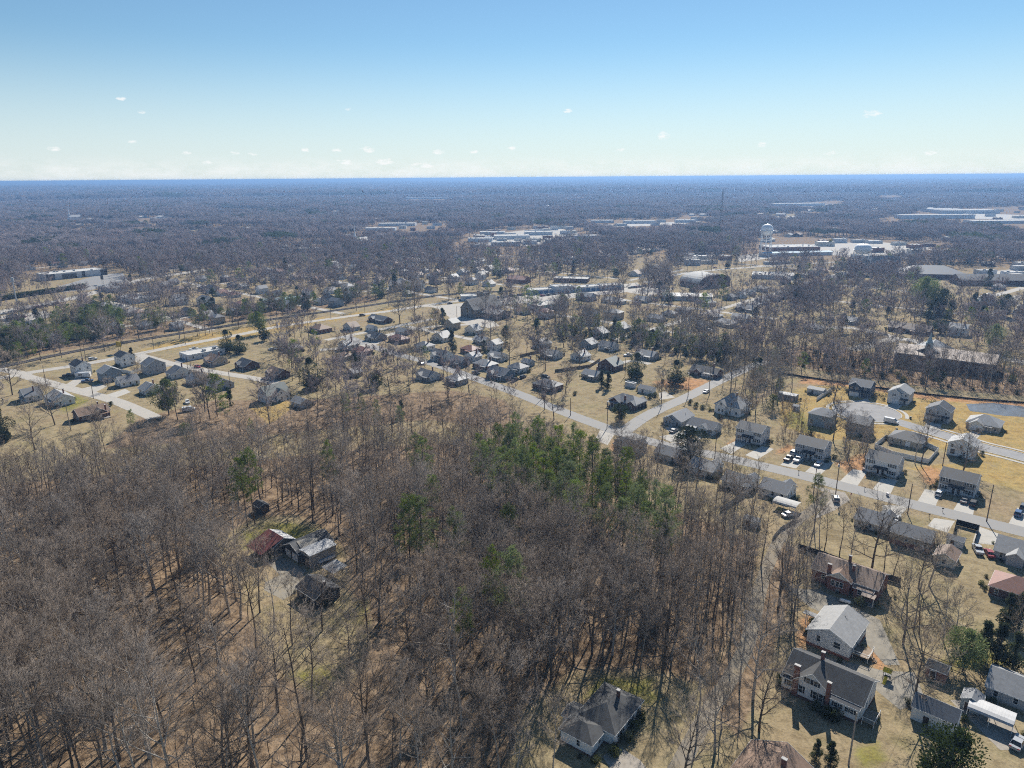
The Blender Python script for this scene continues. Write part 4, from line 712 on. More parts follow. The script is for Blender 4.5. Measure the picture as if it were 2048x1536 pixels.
MID = [  # label, near corner, length, width, height, wall, roof, roof kind, axis, storeys
 ('low brick house with dark porch at the top of the corner lawn', (1105,786), 15, 10, 2.9, 'dbrick', 'grey', 'hip', 'x', 1),
 ('low house with pale roof left of two small conifers', (1192,762), 11, 8, 2.7, 'taupe', 'lgrey', 'gable', 'x', 1),
 ('long low dark-roofed house with white van under its end', (1432,758), 18, 9, 2.8, 'dbrick', 'dark', 'gable', 'x', 1),
 ('grey house with metal sheds around it beyond the green-roofed house', (1305,722), 14, 9, 2.8, 'grey', 'lgrey', 'gable', 'x', 1),
 ('blue-grey gabled house at the edge of the creek trees', (1182,698), 11, 9, 3.0, 'bluegrey', 'lgrey', 'gable', 'y', 1),
 ('pale lilac-grey gabled house right of the blue-grey one', (1224,704), 12, 9, 3.2, 'pale', 'grey', 'gable', 'x', 1),
 ('white house with grey roof left of the fenced yard', (1166,724), 11, 9, 3.0, 'white', 'lgrey', 'gable', 'y', 1),
 ('white cottage with grey gabled roof behind bare oaks', (1088,698), 11, 9, 3.0, 'white', 'grey', 'gable', 'y', 1),
 ('pale house with low grey roof beside parked trucks', (1110,720), 14, 9, 2.8, 'pale', 'lgrey', 'gable', 'x', 1),
 ('small pale blue shed-like house beside the fence line', (1058,734), 7, 6, 2.5, 'bluegrey', 'lgrey', 'gable', 'x', 1),
 ('white house beside black trucks at the left of the corner lawn', (1040,748), 11, 9, 3.0, 'white', 'grey', 'hip', 'x', 1),
 ('dark blue house with porch facing the curve of the street', (1008,762), 15, 11, 3.1, 'blue', 'grey', 'gable', 'x', 1),
 ('low brick house with light grey roof near the dark blue house', (976,742), 14, 10, 2.8, 'dbrick', 'lgrey', 'hip', 'x', 1),
 ('white cottage with brick chimney and light roof behind low brick house', (1002,724), 13, 8, 2.8, 'white', 'lgrey', 'gable', 'x', 1),
 ('white two-storey gabled house with dark windows', (992,704), 9, 8, 5.0, 'white', 'lgrey', 'gable', 'y', 2),
 ('pale shed-roofed house behind the dark conifer', (968,690), 12, 8, 2.6, 'cream', 'flat', 'gable', 'x', 1),
 ('brown brick house with red-brown roof and skylights', (944,710), 12, 9, 2.8, 'brick', 'red', 'hip', 'x', 1),
 ('small white gabled house right of the navy porch house', (948,724), 9, 8, 3.0, 'white', 'lgrey', 'gable', 'y', 1),
 ('navy porch house facing the street beside dark cars', (922,735), 11, 9, 3.2, 'blue', 'grey', 'gable', 'x', 1),
 ('white house with broad grey roof facing the street bend', (886,724), 13, 10, 3.6, 'white', 'grey', 'gable', 'x', 1),
 ('white hip-roofed house behind bare trees near the street bend', (850,704), 12, 10, 3.2, 'white', 'grey', 'hip', 'x', 1),
 ('house with red-brown roof and chimney in the middle rows', (802,688), 15, 9, 2.8, 'brick', 'red', 'hip', 'x', 1),
 ('dark brown-roofed bungalow with porch in the middle rows', (752,684), 13, 11, 2.8, 'taupe', 'dark', 'gable', 'x', 1),
 ('white gabled house with low brick wing in the middle rows', (694,702), 11, 11, 3.4, 'white', 'lgrey', 'gable', 'y', 1),
 ('low red-brick house beside the white gabled one', (728,712), 13, 8, 2.7, 'brick', 'red', 'hip', 'x', 1),
 ('small white cottage on the tan lawn by the railway verge', (744,664), 8, 6, 2.8, 'white', 'lgrey', 'gable', 'x', 1),
 ('pale cottage right of the small white one', (806,672), 10, 8, 2.8, 'pale', 'lgrey', 'gable', 'x', 1),
 ('brick house with flat brown roof facing the railway verge', (640,668), 15, 12, 3.0, 'brick', 'brown', 'hip', 'x', 1),
 ('long dark house with yard clutter facing the railway verge', (768,648), 22, 9, 2.8, 'dbrick', 'grey', 'gable', 'x', 1),
 ('grey-walled house hidden by bare trees above the wood', (860,764), 13, 9, 2.9, 'pale', 'grey', 'gable', 'x', 1),
 ('grey-roofed house hidden by bare trees beside the street bend', (916,772), 11, 9, 2.9, 'grey', 'lgrey', 'hip', 'x', 1),
 ('little dark-roofed cottage with pink wall in a dirt yard', (708,756), 8, 7, 2.7, 'tan', 'grey', 'gable', 'y', 1),
 ('brown brick house beside the large dark magnolia', (556,760), 14, 9, 3.0, 'dbrick', 'brown', 'gable', 'x', 1),
 ('tan flat house behind bare trees beyond the magnolia', (690,722), 10, 8, 2.6, 'tan', 'brown', 'hip', 'x', 1),
 ('low dark house with cars in a paved yard beyond the magnolia', (586,706), 14, 9, 2.7, 'taupe', 'grey', 'hip', 'x', 1),
 ('light-grey-roofed shed house at the top edge of the wood', (602,818), 10, 7, 2.6, 'pale', 'lgrey', 'gable', 'x', 1),
 ('brown-roofed craftsman bungalow with deep porch at left', (428,733), 13, 10, 3.2, 'tan', 'brown', 'gable', 'x', 1),
 ('dark-roofed bungalow behind bare trees right of the brown-roofed one', (492,742), 13, 10, 3.0, 'dbrick', 'dark', 'gable', 'x', 1),
 ('white narrow two-storey house with black roof beside the camper', (155,754), 12, 9, 6.0, 'white', 'black', 'gable', 'x', 2),
 ('white narrow two-storey house with black roof beside the white fence', (244,735), 12, 9, 6.0, 'white', 'black', 'gable', 'x', 2),
 ('blue-grey two-storey house with dark porch at left', (208,766), 10, 11, 5.4, 'bluegrey', 'lgrey', 'gable', 'x', 2),
 ('large grey two-storey house behind the white fence', (296,751), 10, 12, 5.6, 'grey', 'grey', 'gable', 'x', 2),
 ('small white house with grey roof in the row at left', (243,776), 10, 11, 2.9, 'white', 'grey', 'gable', 'y', 1),
 ('grey-roofed one-storey house, first of the staggered row of three', (345,759), 9, 13, 2.8, 'pale', 'grey', 'gable', 'x', 1),
 ('grey-roofed one-storey house, middle of the staggered row of three', (385,772), 9, 13, 2.8, 'cream', 'grey', 'gable', 'x', 1),
 ('grey-roofed one-storey house, last of the staggered row of three', (428,784), 9, 13, 2.8, 'grey', 'grey', 'gable', 'x', 1),
 ('tan house half hidden behind the broad green evergreen', (292,792), 10, 10, 2.8, 'cream', 'lgrey', 'gable', 'x', 1),
 ('long white house with grey gable roof beside bright green lawn', (112,815), 16, 10, 3.4, 'white', 'lgrey', 'gable', 'x', 1),
 ('grey gabled house behind a broad bare tree at far left', (52,806), 12, 9, 3.2, 'pale', 'grey', 'gable', 'y', 1),
 ('white two-storey house with dark woods around at right', (1932,674), 13, 10, 5.6, 'white', 'lgrey', 'gable', 'x', 2),
 ('small blue-grey house near the right edge beyond the conifers', (2008,580), 12, 10, 3, 'bluegrey', 'grey', 'hip', 'x', 1),
 ('white-walled house with pale hip roof left of parked car', (1464,656), 17, 10, 2.9, 'cream', 'lgrey', 'hip', 'x', 1),
 ('white gabled house with green shrubs right of pale hip-roofed house', (1492,646), 14, 9, 3.4, 'white', 'lgrey', 'gable', 'x', 1),
 ('pale green flat-roofed house above the pale hip-roofed house', (1438,640), 11, 8, 2.8, 'bluegrey', 'lgrey', 'hip', 'x', 1),
 ('dark brick house with long grey roof beyond the white gabled house', (1508,626), 18, 10, 3.0, 'dbrick', 'grey', 'gable', 'x', 1),
 ('grey house behind tall bare trunks above the long dark-roofed house', (1416,660), 11, 9, 3.0, 'bluegrey', 'lgrey', 'gable', 'x', 1),
 ('long pale house with grey roof beyond the creek trees', (1242,610), 24, 10, 3.0, 'cream', 'lgrey', 'hip', 'x', 1),
 ('white cottage beside a red car beyond the creek trees', (1292,606), 14, 9, 3.0, 'white', 'lgrey', 'gable', 'x', 1),
 ('blue-grey two-part house beside the row of parked cars', (1180,603), 18, 11, 4.2, 'bluegrey', 'lgrey', 'gable', 'x', 1),
 ('long brown-roofed building beside the road behind the brick church', (1858,672), 30, 12, 3.2, 'dbrick', 'brown', 'gable', 'x', 1),
 ('pale house with grey hip roof in the woods at right', (1640,666), 14, 10, 3, 'cream', 'lgrey', 'hip', 'x', 1),
 ('pale gabled house in the woods right of the hip-roofed one', (1710,650), 12, 9, 3, 'pale', 'lgrey', 'gable', 'x', 1),
 ('white cottage with two gables left of the railway-side pines', (352,612), 16, 13, 5.2, 'white', 'grey', 'gable', 'y', 2),
 ('white two-storey house with grey roof beyond the railway-side pines', (408,612), 14, 12, 5.2, 'white', 'grey', 'gable', 'x', 2),
 ('pale hip-roofed house left of the two-gabled white cottage', (300,602), 14, 11, 3, 'cream', 'lgrey', 'hip', 'x', 1),
]
def mid_house(label, near, L, W, h, wall, roof, kind, axis, st, group=None, anchor='near', sides=(0, 1), rot=-42, detail=True):
    r = site('house', label, near, L, W, rot, 'house', group, anchor); B = block(r, 0, 0, L, W, h, wall, roof, kind, axis, .5 if kind == 'gable' else .45, .45, base=(.3, 'found') if detail else None, trim=detail)
    autowin(B, sides, st, gap=3.6)
    if detail:
        if kind == 'gable' and axis == 'x' and L > 12: C = block(r, -L*.2, -W/2, 4.4, 3.4, h-.06, wall, roof, 'gable', 'y', .65, .3); C.window(0, 0, 1.0, 1.4, 1.3)
        if st == 1 and L > 10: porch(r, L*.05, L*.42, -W/2-1.8, -W/2-.03, 2.3, roof, .2, 3)
        B.door(0, L*.22, z=.2)
        if rnd.random() < .5: chimney(r, L*.25, W*.1, h+.3, 2.2+W*.2, .8)
        else: vent(r, 1, W*.15, h+.17*W)
    return r
for d in MID: mid_house(*d)
r = site('house', 'white house with dark green cross-gabled roof beside the magnolia', (536,808), 11, 14); B = block(r, 0, 0, 11, 14, 4.2, 'white', 'green', 'gable', 'y', .7, .4); C = block(r, 2, 1, 10, 6, 4.2, 'white', 'green', 'gable', 'x', .75, .4); autowin(B, (0, 1, 3)); C.window(1, 0, 1); C.window(1, 0, 4, .8, 1)
r = site('house', 'brick bungalow with brown gabled roof on the lawn at left', (160,845), 10, 15); B = block(r, 0, 0, 10, 15, 3.0, 'dbrick', 'brown', 'gable', 'y', .5, .5); C = block(r, 2.2, 2.5, 8, 6, 3.0, 'dbrick', 'brown', 'gable', 'x', .62, .45); autowin(B, (0, 1)); C.window(1, -1, 3.4, .7, .9); C.window(1, 1, 3.4, .7, .9); chimney(r, -1, 4, 4.8, 1.8, .8); chimney(r, 5.2, 5.5, 0, 6, .9); porch(r, 5.1, 8.5, 2, 6.5, 2.4, 'brown', .05, 2)
# ------------------------------------------------------------------ larger buildings
def big(name, label, near, L, W, h, wall, roof, rot=-42, kind='flat', cat='building', axis='x', pitch=.4, units=0, anchor='near', trim=True):
    r = site(name, label, near, L, W, rot, cat, None, anchor); B = block(r, 0, 0, L, W, h, wall, roof, kind, axis, pitch, .4, trim=trim)
    for i in range(units): obj('rooftop_unit', MB().box(-1, -.8, 0, 1, .8, 1.2).mesh('rooftop_unit', mat('unit_grey', (.35,.36,.36), .6, .3, noise=.2, nscale=6)), r, (rnd.uniform(-L*.4, L*.4), rnd.uniform(-W*.35, W*.35), h-.24))
    return r, B
r, B = big('warehouse', 'long white flat-roofed warehouse with dark entrance panels at far left', (92,562), 24, 58, 6.5, 'panel', 'flat', -38, units=6)
for u, w in ((-24, 8), (-6, 14), (8, 3), (29, 7)): p, a = B.on(1, u, 0); obj('entrance_panel', MB().box(-w/2, -.12, 0, w/2, .02, 6.3 if w != 14 else 5).mesh('entrance_panel', DOORM['dark'] if w != 14 else GLASS), r, p, a)
r, B = big('workshop', 'low white flat-roofed workshop with dark side at left', (378,722), 12, 22, 3.4, 'panel', 'flat', units=2); autowin(B, (0, 1), gap=5)
r, B = big('shop_row', 'long white row of shops with blue doors beyond the church', (1062,590), 12, 92, 4.2, 'panel', 'flat', -70, units=5)
for i in range(17): p, a = B.on(1, -42+i*5.2, 0); obj('shop_door', cached('shopd', lambda: MB().box(-1.9, -.1, .1, 1.9, .02, 3.0).mesh('shop_door', DOORM['blue'])), r, p, a)
block(r, 0, -14, 12.6, 18, 6.2, 'panel', 'flat', 'flat')
r, B = big('flat_building', 'white flat-roofed building with green band beyond the creek trees', (1078,622), 16, 30, 4, 'pale', 'flat', -55, units=5); p, a = B.on(1, 0, 2.6); obj('green_band', MB().box(-13, -.2, 0, 13, .02, .9).mesh('green_band', mat('band_green', (.1,.35,.28), .6, .3, noise=.1, nscale=1)), r, p, a)
r, B = big('hall', 'large hall with pale arched roof beyond the shops', (1398,577), 26, 40, 4.5, 'dbrick', 'flat', -60, 'arch', axis='x', pitch=.35); autowin(B, (0,), gap=5)
big('low_building', 'long low grey building in front of the arched hall', (1424,602), 40, 14, 3.6, 'pale', 'lgrey', -8, 'gable', pitch=.25)
r, B = big('garage_building', 'pale garage building with blue doors right of the stone church', (984,600), 26, 12, 4, 'panel', 'flat', 8)
for u in (-7, 0, 7): B.door(0, u, 4, 3, 'blue', name='garage_door')
big('flat_building', 'flat brick building with white roof far away near the round water tower', (1640,502), 70, 40, 6, 'brick', 'flat', 4, units=6)
big('flat_building', 'long building with pale blue roof below the far brick building', (1665,510), 95, 14, 4, 'panel', 'pblue', 8, 'gable', pitch=.15)
r, B = big('church', 'red brick church with grey roof far beyond the broad water tower', (1800,545), 40, 20, 7, 'brick', 'lgrey', -12, 'gable', 'church', pitch=.9); C = block(r, -24, 2, 9, 9, 12, 'brick', 'lgrey', 'flat'); block(r, 8, -8, 12, 8, 6.9, 'brick', 'lgrey', 'gable', 'y', .9); autowin(B, (0,), gap=5)
big('large_building', 'large grey hip-roofed building at far right', (1935,560), 60, 34, 5, 'dbrick', 'grey', -12, 'hip', pitch=.4); big('large_building', 'long dark-roofed building at the far right edge', (2080,572), 70, 22, 5, 'dbrick', 'dark', -6, 'gable', pitch=.4)
big('trailer_building', 'white long trailer building near the round water tower', (1580,528), 30, 7, 3.2, 'panel', 'flat', 6); big('flat_building', 'pale flat roofs beside parked trailers at right middle', (1588,560), 40, 26, 4, 'pale', 'flat', -20, units=3)
big('flat_building', 'low grey flat building behind the warehouse street at left', (225,585), 30, 14, 4, 'pale', 'lgrey', -38, units=1)
big('flat_building', 'low pale hangar-like building beside the highway at left', (268,608), 32, 16, 4, 'panel', 'lgrey', -38, units=1)
big('flat_building', 'pale flat building with dark wall beyond the shop row', (1175,566), 34, 14, 4, 'dbrick', 'flat', -15, units=2)
big('flat_building', 'low red-roofed building left of the shop row', (1048,568), 20, 14, 4, 'brick', 'red', -30, 'gable')
big('flat_building', 'teal-roofed low shed along the railway trees', (610,603), 34, 10, 3.5, 'pale', 'pblue', 30, 'gable', pitch=.2)
big('grey_hall', 'blue-grey gabled hall beyond the railway at middle', (842,582), 30, 20, 5, 'bluegrey', 'grey', -5, 'gable', pitch=.35)
for i, (px, py, L, W, rt, lb) in enumerate([(1060,478,60,30,4,'white flat-roofed downtown building, largest of the far cluster'),(1105,470,50,26,2,'white flat-roofed downtown building behind the largest one'),(1010,470,46,22,0,'pale low downtown building left of the largest one'),(1150,486,44,30,6,'white square flat roof right of the downtown cluster'),(1200,478,60,20,0,'pale long downtown roof right of the cluster'),(985,484,40,20,0,'pale downtown roof at the left end of the cluster'),(1040,492,44,18,0,'pale downtown roof nearest the shop row'),
        (1228,446,50,24,0,'long white roof strip in the far trees, left of the mast'),(1312,447,70,22,0,'long white roof strip in the far trees, middle'),(1392,445,44,22,0,'long white roof strip in the far trees nearest the mast'),(2000,427,150,60,-2,'very long white industrial roof at far right'),(1925,424,90,50,-2,'white industrial roof left of the very long one'),(1950,437,170,36,-2,'second long white industrial roof at far right'),(2055,447,110,40,-2,'grey industrial roof at the far right edge'),
        (1650,412,170,60,0,'pale far building strip beyond the round water tower'),(150,388,420,120,6,'huge white warehouse on the far left horizon'),(805,386,180,50,0,'tiny pale building near the middle horizon'),(900,398,220,40,0,'tiny pale strip of roofs near the middle horizon'),(1170,400,90,40,0,'tiny reddish roof far beyond downtown'),(830,452,80,30,0,'pale far roof with small cupola in the left middle'),(790,462,60,26,0,'pale far roof left of the cupola roof'),(640,505,50,20,0,'pale low far roof at left middle'),(580,506,22,12,0,'bright white far shed at left middle'),(1745,375,260,60,0,'tiny white strip on the right horizon')]):
    big('far_building', lb, (px, py), L, W, 6 if py > 440 else 9, 'panel' if i != 18 else 'brick', 'flat' if i != 18 else 'red', rt, units=2 if L < 100 else 0, trim=False)
def far_cluster(poly, n, group, label, seed):
    r_ = random.Random(seed); Q = GP(poly); lo, hi = Q.min(0), Q.max(0); k = 0
    for _ in range(n*40):
        p = np.array([r_.uniform(lo[0], hi[0]), r_.uniform(lo[1], hi[1])])
        if not inside(p[None], Q)[0] or any(math.hypot(p[0]-f[0], p[1]-f[1]) < f[2]+9 for f in FOOT) or any(line_dist(p[None], R_[0])[0] < R_[1]/2+6 for R_ in ROADS): continue
        L, W = r_.uniform(10, 24), r_.uniform(8, 15); wl = r_.choice(['panel','panel','pale','brick','cream'])
        big('far_building', '%s %s' % (dict(panel='white', pale='grey', brick='brick', cream='cream')[wl]+' flat-roofed building', label), p, L, W, r_.uniform(4, 6.5), wl, r_.choice(['flat','flat','lgrey','fdark']), r_.choice([-4, 3, 6]), units=r_.randint(0, 2), anchor='world', trim=False)[0]['group'] = 'flat buildings '+label; k += 1
        if k >= n: break
far_cluster([(930,482),(990,460),(1120,450),(1165,468),(1075,496),(950,496)], 26, 'downtown', 'in the far downtown cluster', 1); far_cluster([(1560,505),(1640,484),(1780,482),(1880,494),(1850,512),(1700,520)], 12, 'tower', 'near the two water towers', 2); far_cluster([(1890,436),(1940,420),(2070,414),(2070,446)], 9, 'industry', 'in the far right industrial strip', 3)
far_cluster([(1850,565),(1900,545),(2060,532),(2060,580)], 5, 'right', 'near the large roofs at far right', 4); far_cluster([(1185,452),(1400,438),(1415,450),(1210,456)], 6, 'strip', 'in the far strip left of the mast', 5); far_cluster([(780,466),(800,448),(880,445),(880,468)], 6, 'mid', 'in the far cluster left of downtown', 6); far_cluster([(1365,525),(1455,505),(1465,522),(1380,532)], 5, 'slope', 'on the pale slope below the mast', 7)
# stone church with tower
r = site('church', 'grey stone church with square crenellated tower and steep dark roof', (948,637), 14, 30, -42, 'church')
B = block(r, 0, 0, 14, 30, 6.5, 'stone', 'dark', 'gable', 'y', 1.0, .4); C = block(r, -7.5, 10, 7, 7, 15, 'stone', 'fdark', 'flat'); block(r, 10, 2, 10, 12, 4, 'stone', 'grey', 'gable', 'x', .6, .3)
for i in range(4):
    for s in (-1, 1): obj('merlon', cached('merlon', lambda: MB().box(-.6, -.3, 0, .6, .3, 1).mesh('merlon', WALLS['stone'])), r, (-10.2+i*1.8, 10+s*3.25, 15.1))
for u in (-10, -5, 0, 5, 10): B.window(1, u, 2, 1.3, 3.2)
for s in (0, 1): C.window(s, 0, 10, 1.2, 2.6)
B.window(0, 0, 3, 2.4, 4.5); B.door(0, 0, 1.8, 2.6); big('church_hall', 'low flat church hall beside the stone church', (995,640), 24, 14, 4, 'stone', 'lgrey', -42, 'gable', pitch=.3)
# dark brick church with pale steeple
r = site('church', 'long dark brick church with pale green steeple behind tall bare trunks', (1985,757), 46, 24, -38, 'church')
B = block(r, 0, 0, 46, 22, 7, 'dbrick', 'brown', 'gable', 'x', .28, .5); C = block(r, -8, 6, 18, 24, 6.9, 'dbrick', 'grey', 'gable', 'y', .42, .5); autowin(B, (0, 1), 2, gap=4.5)
st = obj('steeple', MB().box(-1.6, -1.6, -1, 1.6, 1.6, 4.2).mesh('steeple', mat('steeple_pale', (.42,.52,.52), .6, .3, noise=.1, nscale=1)), r, (-8, -4.5, 9.2)); obj('spire', MB().lathe([(1.5, 4.2), (1.0, 5.8), (.45, 7.4), (.03, 10)], 8).mesh('spire', MATS['steeple_pale']), st); obj('louvre', MB().box(-.8, -1.66, .8, .8, -1.58, 3.2).mesh('louvre', DARKM), st)
def steeple_church(label, near, s=1.0):
    r, B = big('church', label, near, 16*s, 30*s, 7*s, 'white', 'lgrey', -30, 'gable', 'church', 'y', .6); C = block(r, 0, -12*s, 5*s, 5*s, 14*s, 'white', 'lgrey', 'flat'); obj('spire', MB().lathe([(2.2*s, 14*s), (1.2*s, 20*s), (.05, 36*s)], 8).mesh('spire', TRIM), r, (0, -12*s, 0))
steeple_church('white church with thin tall steeple in the far trees at middle left', (716,492)); steeple_church('white church with pointed steeple far away at left', (141,440), 1.05)

# auto rows of houses along the far town streets
def zone_name(px, py):
    L_ = [((960,600), 'near the stone church'), ((1130,575), 'near the row of blue-doored shops'), ((1400,565), 'near the arched hall'), ((1530,500), 'near the round water tower'), ((1720,530), 'near the broad water tower'), ((720,490), 'near the thin white steeple'), ((130,550), 'near the long white warehouse'),
          ((1060,475), 'near the downtown roofs'), ((600,560), 'beyond the railway trees'), ((1950,560), 'near the far right large buildings'), ((350,560), 'right of the white warehouse'), ((1280,510), 'on the open slope left of the mast'), ((840,560), 'left of the stone church'), ((1600,600), 'in the woods below the broad water tower'), ((1300,640), 'beyond the creek trees'), ((1850,620), 'among the large evergreens at right')]
    return min(L_, key=lambda q: (q[0][0]-px)**2+(2*(q[0][1]-py))**2)[1]
def far_houses():
    WN = dict(white='white', cream='cream', pale='pale grey', bluegrey='blue-grey', dbrick='dark brick', tan='tan'); RN = dict(grey='grey', lgrey='light grey', brown='brown', dark='dark', red='red-brown')
    n = 0
    for T in TOWN:
        d = np.concatenate([[0], np.cumsum(np.hypot(*np.diff(T, axis=0).T))]); q = 12.0
        while q < d[-1]-8 and n < 250:
            p = np.array([np.interp(q, d, T[:, 0]), np.interp(q, d, T[:, 1])]); a = T[1]-T[0]; a = a/np.hypot(*a); nv = np.array([-a[1], a[0]])
            for s in (-1, 1):
                c = p+nv*s*rnd.uniform(13, 17); px, py = proj(*c)
                if rnd.random() < .12 or not (-40 < px < 2090): continue
                if any(math.hypot(c[0]-f[0], c[1]-f[1]) < f[2]+10 for f in FOOT): continue
                if any(line_dist(c[None], r_[0])[0] < r_[1]/2+8 for r_ in ROADS): continue
                if any(inside(c[None], z)[0] for z in CLEAR+TOWN_CLEAR): continue
                w, ro = rnd.choice(['white','white','white','cream','pale','bluegrey','dbrick','tan']), rnd.choice(['grey','lgrey','lgrey','lgrey','brown','dark','red'])
                k = rnd.choice(['gable','gable','hip']); zn = zone_name(px, py)
                lb = '%s %s house with %s roof %s' % (WN[w], 'hip-roofed' if k == 'hip' else 'gabled', RN[ro], zn)
                mid_house(lb, c, rnd.uniform(10, 15), rnd.uniform(8, 10.5), rnd.choice([2.8,2.9,3.1,5.2]), w, ro, k, rnd.choice('xy'), 1, 'far houses '+zn, 'world', (0, 1), -42+rnd.uniform(-3, 3), False); n += 1
            q += rnd.uniform(17, 25)
far_houses()
# ------------------------------------------------------------------ towers and mast
TANK = mat('tank_white', (.88,.88,.87), .45, .35, noise=.07, nscale=.25)
def brace(b, p, q, r=.12): b.tube(p, q, r, r, 5, False)
def water_tower(label, px, base_py, top_py, tank_w, legs, squat):
    p = G(px, base_py); D = math.hypot(*p); H = 0
    for z in np.arange(10, 90, .25):
        if proj(p[0], p[1], z)[1] <= top_py: H = z; break
    t = thing('water_tower', label, 'water tower', p); R = tank_w/2; hh = R*(.62 if squat else .95); zc = H-hh
    prof = [(.01, -hh)]+[(R*math.sin(a), -hh*math.cos(a)) for a in np.linspace(.15, math.pi-.12, 16)]+[(.01, hh)]
    if squat: prof = [(.01, -hh)]+[(R*abs(math.sin(a))**.55, -hh*math.cos(a)) for a in np.linspace(.2, math.pi-.12, 16)]+[(.01, hh)]
    obj('tank', MB().lathe(prof, 28).mesh('tank', TANK, smooth=True), t, (0, 0, zc))
    obj('cap', MB().lathe([(.9, 0), (.9, .8), (.01, 1.1)], 10).mesh('cap', TANK), t, (0, 0, H-.15))
    obj('walkway', MB().lathe([(R*.95, 0), (R*1.08, 0), (R*1.08, .25), (R*.95, .25), (R*.95, 0)], 28).mesh('walkway', TANK), t, (0, 0, zc-hh*.15))
    zt = zc-hh*.12; ro, ri = R*.98, R*1.12; pts = [(math.cos(2*math.pi*i/legs+.3), math.sin(2*math.pi*i/legs+.3)) for i in range(legs)]
    for c, s in pts: obj('leg', MB().tube((c*ri, s*ri, 0), (c*ro, s*ro, zt), .28 if squat else .55, .28 if squat else .48, 8).mesh('leg', TANK), t)
    obj('riser', MB().tube((0,0,0), (0,0,zc-hh*.9), .7, .7, 12).mesh('riser', TANK), t)
    b = MB(); nl = 3
    for k in range(1, nl+1):
        f = k/(nl+.6); rr = ri+(ro-ri)*f; z = zt*f; f0 = (k-1)/(nl+.6); r0 = ri+(ro-ri)*f0; z0 = zt*f0
        for i in range(legs):
            a, c = pts[i], pts[(i+1) % legs]; brace(b, (a[0]*rr, a[1]*rr, z), (c[0]*rr, c[1]*rr, z), .13); brace(b, (a[0]*r0, a[1]*r0, z0), (c[0]*rr, c[1]*rr, z), .09); brace(b, (c[0]*r0, c[1]*r0, z0), (a[0]*rr, a[1]*rr, z), .09)
    obj('bracing', b.mesh('bracing', TANK), t)
    FOOT.append((p[0], p[1], R*1.3, 0, 2*R, 2*R))
water_tower('white round water tower on four tall legs', 1530, 507, 448, 16, 4, False)
water_tower('broad white water tower on many legs, nearer of the two', 1720, 545, 488, 17, 8, True)
def mast(label, px, base_py, top_py, w0, w1, antennas):
    p = G(px, base_py); H = 98
    for z in np.arange(20, 140, .5):
        if proj(p[0], p[1], z)[1] <= top_py: H = z; break
    t = thing('radio_mast', label, 'mast', p); S = mat('mast_steel', (.14,.14,.15), .6, .4, .4, noise=.15, nscale=.5)
    c = [(math.cos(2.0944*i), math.sin(2.0944*i)) for i in range(3)]; n = 22
    for a in c: obj('leg', MB().tube((a[0]*w0, a[1]*w0, 0), (a[0]*w1, a[1]*w1, H*.92), .32, .18, 6).mesh('leg', S), t)
    b = MB()
    for k in range(n):
        f0, f1 = k/n, (k+1)/n; r0, r1 = w0+(w1-w0)*f0, w0+(w1-w0)*f1
        for i in range(3): a, d = c[i], c[(i+1) % 3]; brace(b, (a[0]*r0, a[1]*r0, f0*H*.92), (d[0]*r1, d[1]*r1, f1*H*.92), .12); brace(b, (d[0]*r0, d[1]*r0, f0*H*.92), (a[0]*r1, a[1]*r1, f1*H*.92), .12); brace(b, (a[0]*r1, a[1]*r1, f1*H*.92), (d[0]*r1, d[1]*r1, f1*H*.92), .12)
    obj('lattice', b.mesh('lattice', S), t); obj('spire', MB().tube((0,0,H*.9), (0,0,H), .2, .06, 6).mesh('spire', S), t)
    for z in antennas:
        for i in range(6): a = i*1.047; obj('antenna', cached('ant', lambda: MB().box(-.25, -.15, -1.2, .25, .15, 1.2).mesh('antenna', TRIM)), t, (math.cos(a)*2.6, math.sin(a)*2.6, z*H), a)
mast('tall dark lattice radio mast rising above the far trees', 1440, 462, 376, 3.6, .7, (.3, .45, .55))
p = G(39, 632); t = thing('cell_tower', 'slim grey cell tower pole beside the highway at left', 'cell tower', p)
obj('pole', MB().tube((0,0,0), (0,0,30), .6, .35, 10).mesh('pole', mat('galvanised', (.5,.51,.52), .5, .4, .3, noise=.1, nscale=.5)), t); obj('antenna_ring', MB().lathe([(.4,26),(1.1,26.2),(1.1,29.5),(.4,29.7)], 9).mesh('antenna_ring', MATS['galvanised']), t)
for i, (px, py, h, lb) in enumerate([(240,706,7,'yellow billboard beside the railway verge at left'), (206,569,9,'dark pylon sign on the warehouse parking lot'), (1660,492,10,'yellow sign beyond the pale blue roof')]):
    p = G(px, py); t = thing('sign', lb, 'sign', p, -.6); m_ = mat('sign_yellow', (.5,.36,.05), .6, .3, noise=.2, nscale=1) if i != 1 else DARKM
    for x in (-1.2, 1.2): obj('post', MB().tube((x,0,0), (x,0,h*.6), .12, .12, 6).mesh('post', DARKM), t)
    obj('panel', MB().box(-2.6, -.15, h*.55, 2.6, .15, h).mesh('panel', m_), t)

